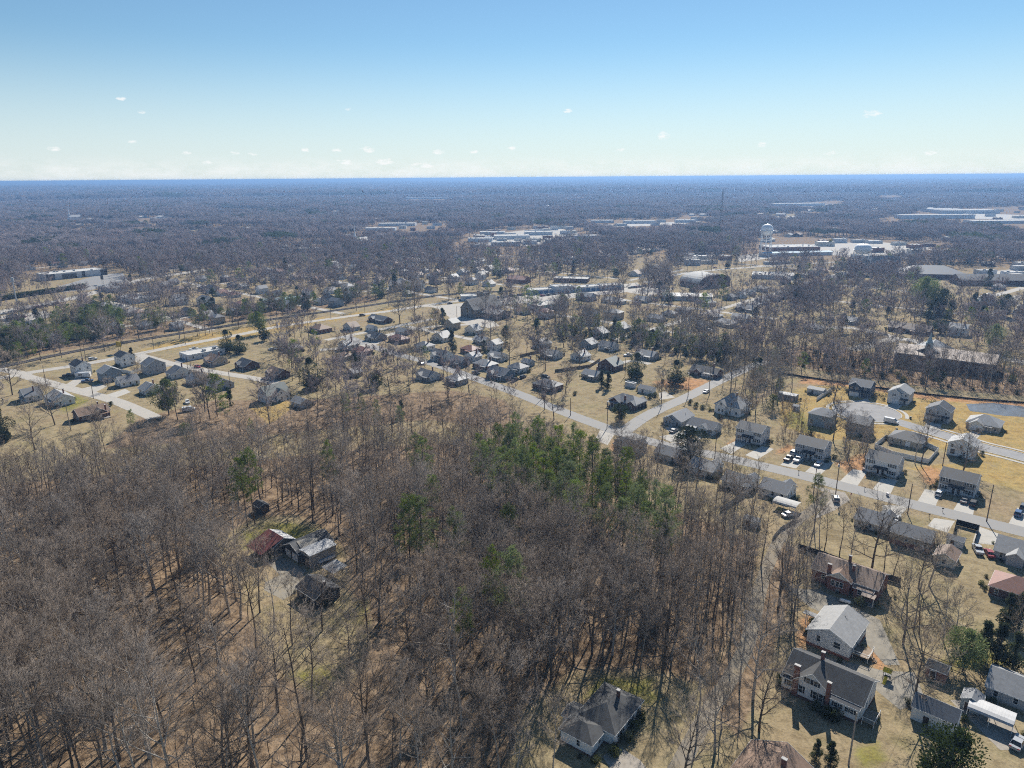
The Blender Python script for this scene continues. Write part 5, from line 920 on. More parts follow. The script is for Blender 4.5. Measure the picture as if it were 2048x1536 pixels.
# ------------------------------------------------------------------ utility poles and wires
POLE = mat('pole_wood', (.15,.11,.085), .95, .1, noise=.25, nscale=2)
POLE_L = mat('pole_grey_wood', (.33,.29,.25), .95, .1, noise=.25, nscale=2)
def pole_proto(h, arm, xf, pale):
    m_ = POLE_L if pale else POLE
    me = [('pole', cached(('pole', h, pale), lambda: MB().tube((0,0,-.2), (0,0,h), .17, .12, 8).mesh('pole', m_)), (0,0,0))]
    if arm:
        me.append(('crossarm', cached('arm', lambda: MB().box(-1.3, -.06, -.06, 1.3, .06, .06).mesh('crossarm', POLE)), (0, -.17, h-.5)))
        for x in (-1.2, -.5, .5, 1.2): me.append(('insulator', cached('ins', lambda: MB().tube((0,0,0), (0,0,.28), .07, .04, 6).mesh('insulator', TRIM)), (x, -.17, h-.44)))
    if xf: me.append(('transformer', cached('xf', lambda: MB().tube((0,0,0), (0,0,.95), .28, .28, 10).mesh('transformer', mat('transformer_grey', (.42,.43,.44), .5, .4, noise=.1, nscale=2))), (0, -.45, h-2.0)))
    return me
PO = {}
def pole(key, px, py, label, h=10.5, arm=False, xf=False, pale=False, rz=-.73, tilt=0.0):
    p = G(px, py); t = thing('utility_pole', label, 'utility pole', p, rz, 'utility poles'); t.rotation_euler = (tilt, 0, rz)
    for n_, me, loc in pole_proto(h, arm, xf, pale): obj(n_, me, t, loc)
    PO[key] = (p[0], p[1], h, arm, rz)
PL = [('a', 1626,994,'thin utility pole before the gravel corner of the lane',10,False,False), ('b',1671,990,'tall utility pole beside the silver car at the lane corner',12,True,True), ('c',1815,1028,'utility pole before the white duplex at the street edge',10,False,False), ('d',1973,1043,'tall utility pole at the right before the open lawn',12,False,False),
 ('e',1885,932,'utility pole between the white-fenced garden and the white house',9,False,False), ('f',1214,857,'utility pole at the left side of the brick corner house',11,True,False), ('g',1239,847,'utility pole at the round shrub on the corner lawn',9,False,False), ('h',1322,816,'utility pole beside the side street at the corner house drive',11,False,False),
 ('i',1376,793,'tall utility pole at the side street before the red dirt patch',13,True,True), ('j',1324,898,'utility pole south of the street beside the bare trees',9,False,False), ('k',1429,921,'tall utility pole before the one-storey pale house',12,True,False), ('l',1464,943,'utility pole before the double drive of the first duplex',10,False,False),
 ('m',1084,798,'utility pole before the low brick house on the corner lawn',9,False,False), ('n',1141,831,'short utility pole at the lawn edge of the street',8,False,False), ('o',1491,842,'utility pole with white transformer beside the farmhouse',11,True,True), ('p',1250,753,'utility pole behind the corner lawn',10,False,False), ('q',92,769,'utility pole at the street left of the camper',10,False,False),
 ('r',187,797,'utility pole at the street before the small white house',12,False,False), ('s',142,862,'pale utility pole before the brick bungalow',12,True,False), ('t',172,722,'utility pole in the pair behind the white narrow house',11,True,False), ('u',165,722,'second utility pole in the pair behind the white narrow house',11,False,False), ('v',371,689,'utility pole before the railway near two tall pines',12,True,True),
 ('w',376,743,'utility pole before the row of three grey-roofed houses',9,False,False), ('x',462,785,'utility pole right of the row of three grey-roofed houses',11,False,False), ('y',662,637,'utility pole with street lamp arm on the railway verge',12,True,False), ('z',730,627,'utility pole on the railway verge left of the large oaks',12,True,False), ('aa',914,642,'utility pole before the stone church',11,False,False),
 ('ab',1827,1262,'pale leaning utility pole among bare trees in the right yards',13,False,False), ('ac',1697,1530,'pale utility pole before the large white house',11,False,False), ('ad',308,700,'utility pole beside the railway left of the workshop',11,True,False), ('ae',425,672,'utility pole on the railway verge behind two tall pines',11,False,False), ('af',1345,597,'utility pole beside the low grey building',12,True,False), ('ag',1096,598,'utility pole before the row of shops',11,True,False),
 ('ah',1745,500,'far utility pole at the open road left end',14,True,False), ('ai',1860,505,'far utility pole at the open road right end',14,True,False), ('aj',1720,660,'utility pole with thick wires in the woods at right',12,True,False), ('ak',1560,598,'utility pole with thick wires nearer the water towers',12,True,False), ('al',1150,640,'utility pole among the creek trees',12,True,False)]
for key, px, py, lb, h, ar, xf in PL: pole(key, px, py, lb, h, ar, xf, pale=key in ('s', 'ab', 'ac'), tilt=rnd.uniform(-.02, .02))
WIRE = mat('wire_aluminium', (.16,.16,.16), .8, .2, 0.0, noise=.1, nscale=1)
def wires(keys, label, r=.022):
    b = MB()
    for a, c in zip(keys, keys[1:]):
        A, C_ = PO[a], PO[c]
        for off in ((-1.2, 0, 1.2) if A[3] and C_[3] else (0,)):
            p0 = Vector((A[0]+off*math.cos(A[4]), A[1]+off*math.sin(A[4]), A[2]-.15)); p1 = Vector((C_[0]+off*math.cos(C_[4]), C_[1]+off*math.sin(C_[4]), C_[2]-.15)); sag = (p1-p0).length*.018; pr = p0
            for k in range(1, 9): f = k/8; q = p0.lerp(p1, f)-Vector((0, 0, sag*4*f*(1-f))); b.tube(pr, q, r, r, 3, False); pr = q
    tag(obj('power_line', b.mesh('power_line', WIRE)), label, 'power line')
wires(['f','j','k','l','b','c','d'], 'thin overhead wires along the diagonal street'); wires(['f','h','i'], 'thin overhead wires along the side street'); wires(['i','o'], 'thin overhead wires from the side street to the farmhouse pole')
wires(['m','f'], 'thin overhead wires above the corner lawn'); wires(['q','r'], 'thin overhead wires beside the street at left'); wires(['t','ad','v','y','z'], 'overhead wires following the railway', .035); wires(['aa','al'], 'pale overhead wires right of the stone church', .04); wires(['ah','ai'], 'far overhead wires above the open road', .06)
wires(['ak','aj'], 'thick pale overhead wires crossing the woods at right', .06); wires(['ab','ac'], 'pale overhead wires over the right yards', .02); wires(['ag','af'], 'overhead wires beyond the shop row', .05)

# ------------------------------------------------------------------ cars
TYRE = mat('tyre_rubber', (.02,.02,.02), .9, .2, noise=.2, nscale=6); RIM = mat('wheel_rim', (.4,.4,.42), .4, .5, .5, noise=.1, nscale=6); LAMP = mat('headlight_lens', (.6,.6,.58), .2, .5, noise=.05, nscale=5); TAIL = mat('tail_lens', (.3,.01,.01), .3, .5, noise=.05, nscale=5)
def paint(n, c): return mat('paint_'+n, c, .3, .5, noise=.04, nscale=2)
PAINT = dict(white=paint('white', (.72,.72,.71)), silver=paint('silver', (.38,.39,.40)), black=paint('black', (.015,.016,.018)), grey=paint('grey', (.12,.125,.13)), red=paint('red', (.28,.02,.03)), blue=paint('blue', (.04,.10,.22)))
SHAPES = {  # half length, lower body profile top, cabin profile (x from rear to front, z), width
 'sedan': (2.3, [(-2.3,.35),(-2.28,.85),(-1.6,.98),(.95,.98),(2.15,.78),(2.3,.45),(2.25,.3),(-2.2,.3)], [(-1.75,.96),(-1.05,1.42),(.25,1.45),(1.15,.96)], 1.8),
 'suv': (2.35, [(-2.35,.4),(-2.3,1.05),(1.1,1.05),(2.2,.95),(2.35,.5),(2.3,.35),(-2.3,.35)], [(-2.25,1.03),(-1.95,1.7),(.4,1.72),(1.25,1.03)], 1.88),
 'pickup': (2.75, [(-2.75,.5),(-2.72,1.1),(1.2,1.1),(2.6,1.02),(2.75,.55),(2.7,.42),(-2.7,.42)], [(-.75,1.08),(-.6,1.78),(.65,1.8),(1.5,1.08)], 1.95),
 'van': (2.8, [(-2.8,.4),(-2.78,1.2),(2.0,1.2),(2.7,1.0),(2.8,.5),(2.7,.35),(-2.75,.35)], [(-2.75,1.18),(-2.7,2.15),(1.1,2.15),(2.1,1.18)], 1.98)}
def car_parts(kind, color):
    def build():
        hl, low, cab, w = SHAPES[kind]; out = []; hw = w/2
        b = MB(); n = len(low)
        vs = [(x, -hw*(.97 if z > .8 else 1), z) for x, z in low]+[(x, hw*(.97 if z > .8 else 1), z) for x, z in low]; fs = [(i, (i+1) % n, n+(i+1) % n, n+i) for i in range(n)]+[tuple(range(n))[::-1], tuple(range(n, 2*n))]
        b.add(vs, fs)
        # cabin: roof narrower than beltline
        (x0, z0), (x1, z1), (x2, z2), (x3, z3) = cab; bw, tw = hw*.95, hw*.78
        b.add([(x1,-tw,z1),(x2,-tw,z2),(x2,tw,z2),(x1,tw,z1),(x1,-tw,z1-.07),(x2,-tw,z2-.07),(x2,tw,z2-.07),(x1,tw,z1-.07)], [(0,1,2,3),(4,5,1,0),(5,6,2,1),(6,7,3,2),(7,4,0,3),(7,6,5,4)])
        for sy in (-1, 1):
            for xa, xb in ((x0, x1), (x3, x2)): b.tube((xa, sy*bw, z0), (xb, sy*tw, z1-.03), .06, .06, 4)
        if kind == 'pickup': b.box(-2.6, -hw+.12, 1.101, -.85, hw-.12, 1.106)
        out.append(('body', b.mesh('body', PAINT[color]), None))
        e = .03
        out.append(('windscreen', MB().add([(x3,-bw+e,z3),(x3,bw-e,z3),(x2,tw-e,z2-.05),(x2,-tw+e,z2-.05)], [(0,1,2,3)]).mesh('windscreen', GLASS), None))
        out.append(('rear_window', MB().add([(x0,bw-e,z0),(x0,-bw+e,z0),(x1,-tw+e,z1-.05),(x1,tw-e,z1-.05)], [(0,1,2,3)]).mesh('rear_window', GLASS if kind != 'van' else PAINT[color]), None))
        for sy in (-1, 1): out.append(('side_window', MB().add([(x0+.05,sy*bw,z0),(x3-.05,sy*bw,z0),(x2-.03,sy*tw,z2-.06),(x1+.03,sy*tw,z1-.06)], [(0,1,2,3)]).mesh('side_window', GLASS if kind != 'van' else PAINT[color]), None))
        wm = MB().tube((0,-.11,0), (0,.11,0), .34, .34, 12).mesh('wheel', TYRE); rm = MB().tube((0,-.118,0), (0,.118,0), .2, .2, 10).mesh('rim', RIM)
        for x in (-hl*.62, hl*.62):
            for y in (-hw+.09, hw-.09): out.append(('wheel', wm, ((x, y, .34), ('rim', rm))))
        for y in (-hw*.7, hw*.7):
            out.append(('headlight', MB().box(hl-.14, y-.2, .62, hl+.012, y+.2, .78).mesh('headlight', LAMP), None)); out.append(('tail_light', MB().box(-hl-.012, y-.18, .7, -hl+.1, y+.18, .88).mesh('tail_light', TAIL), None))
        return out
    return cached(('car', kind, color), build)
def car(px, py, kind, color, head, label, group=None, name=None):
    p = G(px, py) if px is not None else py; r = thing(name or {'sedan':'parked_car','suv':'parked_car','pickup':'pickup_truck','van':'van'}[kind], label, {'sedan':'car','suv':'car','pickup':'pickup','van':'van'}[kind], (p[0], p[1], .035), math.radians(head), group)
    for n_, me, ex in car_parts(kind, color):
        o = obj(n_, me, r, ex[0] if ex else (0,0,0))
        if ex: obj(ex[1][0], ex[1][1], o)
    FOOT.append((p[0], p[1], 3, 0, 5, 3))
CARS = [(1347,864,'sedan','grey',48,'dark car in the drive of the corner grey house'),(1362,874,'sedan','white',48,'white car in the drive left of the dark magnolia'),(1376,868,'suv','silver',48,'silver car behind the white one at the pale house'),(1577,920,'pickup','black',48,'black pickup before the grey-topped duplex'),(1596,922,'pickup','white',48,'white pickup beside the black one'),(1588,908,'suv','white',48,'white car behind the two pickups'),(1637,931,'sedan','white',48,'white car in the shade of the grey-topped duplex'),
 (1782,846,'van','white',-45,'white work van on the cul-de-sac street'),(1671,1001,'suv','silver',75,'silver car at the gravel lane corner'),(1878,990,'suv','white',48,'white car at the left corner of the rightmost duplex'),(1929,1004,'sedan','grey',48,'grey car in the shade of the rightmost duplex'),(1946,1010,'suv','black',48,'dark car nearest the street at the rightmost duplex'),(2036,1030,'suv','blue',48,'blue car on the drive at the right edge'),(2047,1017,'suv','grey',48,'grey car behind the blue one at the right edge'),
 (1792,1040,'sedan','silver',48,'silver car beside the grey-roofed house behind bare trees'),(1955,1103,'pickup','silver',70,'silver pickup beside the black fenced yard'),(1978,1110,'sedan','red',72,'red car beside the silver pickup'),(1578,1032,'sedan','white',20,'white car under the arched carport'),(1413,785,'sedan','white',48,'white car at the edge of the side street'),(1414,754,'van','white',-30,'white van at the end of the long dark-roofed house'),(1256,712,'pickup','white',20,'white pickup behind the green-roofed brick house'),
 (1091,756,'suv','black',-40,'black car above the low brick house'),(1030,762,'pickup','black',60,'black pickup at the white house left of the corner lawn'),(1046,756,'suv','black',60,'black car between the pickup and the low brick house'),(137,753,'pickup','black',20,'black pickup beside the white camper'),(175,764,'pickup','blue',15,'blue pickup before the blue-grey two-storey house'),(186,720,'suv','white',45,'white car driving on the street by the railway'),(395,735,'sedan','red',-33,'red car on the side street before the brown bungalow'),
 (375,806,'sedan','white',-60,'white car beside the broad green evergreen'),(378,822,'van','white',30,'white van in the yard below the broad green evergreen'),(538,760,'sedan','grey',-30,'dark car before the brick house by the magnolia'),(884,730,'suv','black',-30,'black car in front of the white broad-roofed house'),(952,748,'pickup','black',-50,'black pickup before the low brick house at the street curve'),(842,729,'sedan','grey',-30,'grey car at the street bend'),(2035,1490,'sedan','silver',40,'silver car at the lower right edge under wires'),
 (1418,662,'suv','white',-20,'white car beside the grey house behind bare trunks'),(1310,602,'sedan','red',20,'red car beside the white cottage beyond the creek'),(388,700,'pickup','white',40,'white pickup beside the low white workshop'),(545,700,'sedan','white',30,'white car in the paved yard of the low dark house'),(725,632,'suv','grey',30,'dark car on the street by the railway verge'),(900,608,'sedan','black',40,'black car on the church street'),(1430,536,'sedan','red',10,'red car on the far embankment road')]
for c in CARS: car(*c)
def lot(a, b, n, head, group, label, w=(0, 0)):
    A, B_ = G(*a), G(*b)
    for i in range(n):
        if rnd.random() < .12: continue
        p = A+(B_-A)*(i+.5+rnd.uniform(-.1, .1))/n; car(None, p, rnd.choice(['sedan','suv','suv','pickup']), rnd.choice(['white','white','silver','black','grey','red','blue']), head, label, group)
lot((1082,593), (1150,583), 15, 25, 'cars parked before the row of shops', 'car parked before the row of shops with blue doors'); lot((988,597), (1050,590), 11, 100, 'cars parked right of the stone church', 'car parked in the lot right of the stone church')
lot((1258,577), (1290,573), 6, 10, 'cars parked beyond the shop row', 'car parked on the open lot right of the shop row'); lot((5,643), (52,634), 12, 40, 'cars on the left edge lot', 'car parked in the lot below the cell tower'); lot((2,630), (120,607), 12, 35, 'cars on the highway', 'car on the wide highway at far left')
lot((1740,515), (1830,509), 12, 90, 'cars near the broad water tower', 'car parked in the far lot behind the broad water tower'); lot((345,637), (380,632), 8, 40, 'cars in the lot by the railway', 'car parked in the small lot behind the two tall pines'); lot((1035,488), (1080,483), 8, 60, 'downtown cars', 'car parked among the downtown roofs')
# camper
p = G(167, 755); t = thing('camper_trailer', 'white camper trailer beside the narrow white house', 'camper', p, math.radians(10))
obj('body', MB().prism([(-1.15,.5),(1.15,.5),(1.15,2.7),(.9,2.9),(-.9,2.9),(-1.15,2.7)], 'x', -3.6, 3.6).mesh('body', PAINT['white']), t); obj('window', MB().box(-2, -1.18, 1.4, 0, -1.14, 2.1).mesh('window', GLASS), t); obj('door', MB().box(1.2, -1.18, .6, 1.9, -1.14, 2.3).mesh('door', DOORM['white']), t); obj('stripe', MB().box(-3.5, -1.17, 1.0, 1.1, -1.14, 1.2).mesh('stripe', PAINT['grey']), t)
for x in (-.5, .5): obj('wheel', MB().tube((x,-1.2,.36), (x,1.2,.36), .36, .36, 10).mesh('wheel', TYRE), t)

# ------------------------------------------------------------------ fences, bins, mailboxes, small things
def fence(label, pts, h, m_, gap=2.4, name='fence', th=.05, solid=True, px=True):
    P = GP(pts) if px else np.asarray(pts); c = P.mean(0); t = thing(name, label, 'fence', c)
    for a, b in zip(P, P[1:]):
        L = np.hypot(*(b-a)); n = max(1, round(L/gap)); ang = math.atan2(*(b-a)[::-1]); s = L/n
        pm = cached(('fp', name, h, round(s, 2), m_.name), lambda: MB().box(.06, -th/2, .05, s-.06, th/2, h).mesh('panel', m_)) if solid else cached(('fr', name, h, round(s, 2)), lambda: MB().box(.06, -th/2, h*.4, s-.06, th/2, h*.5).box(.06, -th/2, h*.82, s-.06, th/2, h*.94).mesh('rail', m_))
        po = cached(('fpo', name, h, m_.name), lambda: MB().box(-.06, -.06, 0, .06, .06, h+.1).mesh('post', m_))
        for i in range(n):
            q = a+(b-a)*i/n-c; obj('panel' if solid else 'rail', pm, t, (q[0], q[1], 0), ang); obj('post', po, t, (q[0], q[1], 0), ang)
        q = b-c; obj('post', po, t, (q[0], q[1], 0), ang)
VINYL = mat('vinyl_white', (.72,.72,.70), .5, .3, noise=.06, nscale=1); FDARK = mat('fence_black', (.03,.03,.03), .9, .1, noise=.2, nscale=2); FWOOD = mat('fence_weathered', (.2,.165,.13), .95, .1, noise=.25, nscale=2, stripes=(0, 7, .5))
fence('white vinyl fence around the garden of the dark-roofed house', [(1795,880),(1771,878),(1749,896),(1784,911),(1856,927),(1876,904),(1852,893)], 1.8, VINYL); fence('black silt fence along the back of the new lots', [(1560,748),(1640,760),(1740,775),(1850,790),(1950,800),(2060,808),(2200,820)], .9, FDARK, 3.0, 'silt_fence')
fence('white vinyl fence beside the sheds left of the turning circle', [(1663,782),(1633,802)], 1.8, VINYL); fence('black screen fence enclosing the small yard at right', [(1902,1088),(1912,1050),(1957,1062),(1948,1090)], 1.9, FDARK); fence('black board fence behind the red brick house', [(1596,1098),(1640,1112),(1700,1134),(1745,1150),(1800,1168)], 1.7, FDARK)
fence('weathered board fence beside the grey-roofed houses and the wood', [(1506,982),(1470,1005),(1440,1024)], 1.7, mat('fence_pale', (.42,.38,.32), .95, .1, noise=.2, nscale=2, stripes=(0, 7, .5))); fence('white fence between the narrow white house and large grey house', [(232,742),(262,748),(290,738)], 1.7, VINYL); fence('weathered fence beside the lane below the carport', [(1594,1042),(1560,1062),(1545,1080)], 1.2, MATS['fence_pale'])
fence('weathered board fence behind the white cottage left of the corner lawn', [(1040,715),(1090,703),(1130,712)], 1.7, FWOOD); fence('dark wooden fence around the pickup yard', [(1110,745),(1180,735),(1200,722)], 1.7, FWOOD); fence('rail fence behind the red brick outbuilding', [(1820,1300),(1875,1325),(1930,1345)], 1.2, FWOOD, 2.4, 'rail_fence', solid=False)
BIN = mat('bin_green', (.05,.07,.06), .5, .3, noise=.1, nscale=3)
def bin_(px, py, label, m_=BIN):
    p = G(px, py); t = thing('wheeled_bin', label, 'bin', p, .5); obj('body', cached(('bin', m_.name), lambda: MB().add([(-.25,-.28,.08),(.25,-.28,.08),(.25,.28,.08),(-.25,.28,.08),(-.32,-.36,1),(.32,-.36,1),(.32,.36,1),(-.32,.36,1)], [(3,2,1,0),(0,1,5,4),(1,2,6,5),(2,3,7,6),(3,0,4,7),(4,5,6,7)]).mesh('body', m_)), t); obj('lid', cached(('lid', m_.name), lambda: MB().box(-.34, -.4, 1.003, .34, .4, 1.08).mesh('lid', m_)), t)
    for x in (-.27, .27): obj('wheel', cached('binw', lambda: MB().tube((-.04,0,0), (.04,0,0), .13, .13, 8).mesh('wheel', TYRE)), t, (x, .3, .13))
bin_(1775,992,'pale wheeled bin on the street edge before the white duplex', mat('bin_pale', (.5,.46,.46), .5, .3, noise=.1, nscale=3)); bin_(1727,942,'brown wheeled bin at the left corner of the white duplex', mat('bin_brown', (.2,.1,.08), .5, .3, noise=.1, nscale=3)); bin_(1796,960,'green wheeled bin at the right corner of the white duplex')
bin_(1877,980,'dark wheeled bin at the rightmost duplex'); bin_(1821,838,'dark utility box on the lawn by the turning circle'); bin_(1793,861,'dark utility box on the lawn below the turning circle')
for px, py, lb in [(1597,948,'mailbox before the grey-topped duplex'),(1729,981,'mailbox before the white duplex'),(1885,1024,'mailbox before the rightmost duplex'),(1858,1036,'mailbox on the south side opposite the rightmost duplex'),(1636,967,'mailbox near the gravel lane corner'),(1306,871,'mailbox before the corner grey house'),(115,792,'mailbox at the street left of the bungalow')]:
    p = G(px, py); t = thing('mailbox', lb, 'mailbox', p, -.73); obj('post', cached('mbp', lambda: MB().box(-.05,-.05,0,.05,.05,1.1).mesh('post', POLE)), t); obj('box', cached('mbb', lambda: MB().prism([(-.12,1.1),(.12,1.1),(.12,1.28),(0,1.36),(-.12,1.28)], 'x', -.26, .26).mesh('box', DARKM)), t)
p = G(1700, 1003); t = thing('stop_sign', 'red octagonal stop sign at the lane corner', 'road sign', p, .5)
obj('post', MB().tube((0,0,0), (0,0,2.9), .04, .04, 6).mesh('post', MATS['galvanised']), t); oc = [(.38*math.cos(math.pi/8+i*math.pi/4), 2.6+.38*math.sin(math.pi/8+i*math.pi/4)) for i in range(8)]; obj('plate', MB().prism(oc, 'y', -.08, -.05).mesh('plate', mat('sign_red', (.4,.02,.02), .5, .3, noise=.05, nscale=3)), t)
p = G(1773, 1357); t = thing('playhouse', 'yellow and black playhouse on the dirt yard', 'playhouse', p, -.7); YEL = mat('plastic_yellow', (.6,.45,.04), .5, .3, noise=.1, nscale=2)
for x in (-.6, .6):
    for y in (-.6, .6): obj('leg', MB().box(x-.05,y-.05,0,x+.05,y+.05,1.9).mesh('leg', DARKM), t)
obj('roof', MB().prism([(-.85,1.9),(.85,1.9),(0,2.6)], 'x', -.8, .8).mesh('roof', YEL), t); obj('floor', MB().box(-.7,-.7,.9,.7,.7,1.0).mesh('floor', DARKM), t); obj('slide', MB().add([(-.3,-.7,1),(.3,-.7,1),(.3,-2.3,.1),(-.3,-2.3,.1),(-.3,-.7,.92),(.3,-.7,.92),(.3,-2.3,.02),(-.3,-2.3,.02)], [(0,1,2,3),(7,6,5,4),(0,3,7,4),(1,5,6,2)]).mesh('slide', YEL), t)
p = G(652, 1122); t = thing('trailer', 'white open boat trailer beside the metal shed', 'trailer', p, .8); obj('bed', MB().prism([(-.9,.6),(.9,.6),(.7,1.2),(-.7,1.2)], 'x', -2.4, 2.4).mesh('bed', PAINT['white']), t); obj('hitch', MB().box(2.4,-.05,.5,3.6,.05,.6).mesh('hitch', DARKM), t)
for y in (-1, 1): obj('wheel', MB().tube((-.5,y*.9-.1,.32), (-.5,y*.9+.1,.32), .32, .32, 10).mesh('wheel', TYRE), t)
p = G(672, 1136); t = thing('picnic_table', 'pale picnic table beside the flat carport', 'table', p, .8); obj('table_top', MB().box(-.9,-.4,.72,.9,.4,.78).mesh('table_top', mat('table_pale', (.55,.55,.56), .7, .2, noise=.1, nscale=2)), t)
for y in (-.8, .8): obj('bench', MB().box(-.9,y-.14,.42,.9,y+.14,.47).mesh('bench', MATS['table_pale']), t)
for x in (-.7, .7): obj('leg', MB().box(x-.05,-.85,0,x+.05,.85,.42).mesh('leg', WOOD_M), t); 
p = G(1690, 1207); t = thing('propane_tank', 'white propane tank lying beside the brick house', 'tank', p, -.6); obj('body', MB().lathe([(.01,-1.3),(.35,-1.2),(.42,-.9),(.42,.9),(.35,1.2),(.01,1.3)], 12).mesh('body', PAINT['white'], smooth=True), t, (0,0,.7)); t.children[0].rotation_euler = (0, math.pi/2, 0)
for x in (-.7, .7): obj('leg', MB().box(x-.08,-.3,0,x+.08,.3,.35).mesh('leg', DARKM), t)
# ------------------------------------------------------------------ vegetation: prototypes
rg = np.random.default_rng(11)
BARK = mat('bark', (.15,.12,.095), 1, .05, noise=.3, nscale=1.5, obj_var=.22, diffuse=True)
BARK_L = mat('bark_pale', (.40,.365,.32), 1, .05, noise=.3, nscale=1.5, obj_var=.2, diffuse=True)
TWIG = mat('twigs', (.25,.208,.173), 1, .05, obj_var=.28, diffuse=True)
TWIG_F = mat('twigs_far', (.215,.18,.18), 1, .05, obj_var=.25, diffuse=True)
NEED = mat('pine_needles', (.18,.225,.06), 1, .05, obj_var=.3, diffuse='leaf')
LEAFD = mat('leaves_dark', (.045,.062,.024), .6, .3, obj_var=.25, diffuse='leaf')
CEDAR = mat('cedar_foliage', (.065,.085,.038), .9, .1, obj_var=.3, diffuse='leaf')
OLIVE = mat('shrub_foliage', (.11,.125,.045), .9, .1, obj_var=.35, diffuse='leaf')
BRUSH = mat('dry_brush', (.26,.19,.135), 1, .05, obj_var=.3, diffuse=True)
def unit(a): return a/(np.linalg.norm(a, axis=-1, keepdims=True)+1e-9)
def perp(d, r):
    x = r.normal(size=d.shape); x -= (x*d).sum(-1, keepdims=True)*d; return unit(x)
def tubes(P0, P1, R0, R1, n):
    d = unit(P1-P0); ref = np.where(np.abs(d[:, 2:3]) > .9, np.array([[1., 0, 0]]), np.array([[0, 0, 1.]])); a = unit(np.cross(d, ref)); b = np.cross(d, a); k = len(P0)
    th = np.arange(n)*2*math.pi/n; off = a[:, None]*np.cos(th)[None, :, None]+b[:, None]*np.sin(th)[None, :, None]
    V = np.concatenate([P0[:, None]+off*R0[:, None, None], P1[:, None]+off*R1[:, None, None]], 1).reshape(-1, 3)
    base = (np.arange(k)*2*n)[:, None]; i = np.arange(n)[None]; j = (i+1) % n
    F = np.stack([base+i, base+j, base+n+j, base+n+i], -1).reshape(-1, 4); return V, F
def cones(P0, P1, R):
    d = unit(P1-P0); ref = np.where(np.abs(d[:, 2:3]) > .9, np.array([[1., 0, 0]]), np.array([[0, 0, 1.]])); a = unit(np.cross(d, ref)); b = np.cross(d, a); k = len(P0)
    th = np.arange(3)*2*math.pi/3; off = a[:, None]*np.cos(th)[None, :, None]+b[:, None]*np.sin(th)[None, :, None]
    V = np.concatenate([P0[:, None]+off*R[:, None, None], P1[:, None]], 1).reshape(-1, 3); base = (np.arange(k)*4)[:, None]; i = np.arange(3)[None]
    return V, np.stack([base+i, base+(i+1) % 3, base+3+0*i], -1).reshape(-1, 3)
def grow(S, D, Ln, R, m, curv, wig, r, taper=.4):
    P = [S]; d = D; rad = [R]
    for i in range(m):
        d = unit(d+np.array([0, 0, curv])+r.normal(size=d.shape)*wig); P.append(P[-1]+d*(Ln/m)[:, None]); rad.append(R*(1-(1-taper)*(i+1)/m))
    return np.stack(P, 1), np.stack(rad, 1)
def kids(P, R, nc, tmin, ang, lf, Ln, r, up=.15, rf=.6):
    k, m = P.shape[0], P.shape[1]-1; t = (tmin+(1-tmin)*(np.arange(nc)[None]+r.random((k, nc)))/nc)*m; t = np.minimum(t, m-1e-3); i = t.astype(int); f = (t-i)[..., None]; ar = np.arange(k)[:, None]
    S = P[ar, i]*(1-f)+P[ar, i+1]*f; d = unit(P[ar, i+1]-P[ar, i]); rr = R[ar, i]*rf
    an = ang*(.7+.6*r.random((k, nc, 1))); D = unit(d*np.cos(an)+perp(d, r)*np.sin(an)+np.array([0, 0, up])); L = Ln[:, None]*lf*(1.15-.6*t/m)*(.7+.6*r.random((k, nc)))
    return S.reshape(-1, 3), D.reshape(-1, 3), L.ravel(), rr.ravel()
def segs(P, R): return P[:, :-1].reshape(-1, 3), P[:, 1:].reshape(-1, 3), R[:, :-1].ravel(), R[:, 1:].ravel()
class Geo:
    def __init__(s): s.V = []; s.F3 = []; s.F4 = []; s.m3 = []; s.m4 = []; s.n = 0
    def add(s, V, F, m=0):
        (s.F3 if F.shape[1] == 3 else s.F4).append(F+s.n); (s.m3 if F.shape[1] == 3 else s.m4).append(np.full(len(F), m)); s.V.append(V); s.n += len(V)
    def mesh(s, name, mats):
        F = []; mi = []
        if s.F3: F.append(np.concatenate(s.F3)); mi += s.m3
        if s.F4: F.append(np.concatenate(s.F4)); mi += s.m4
        return arr_mesh(name, np.concatenate(s.V), F, mats, np.concatenate(mi) if len(mats) > 1 else None)
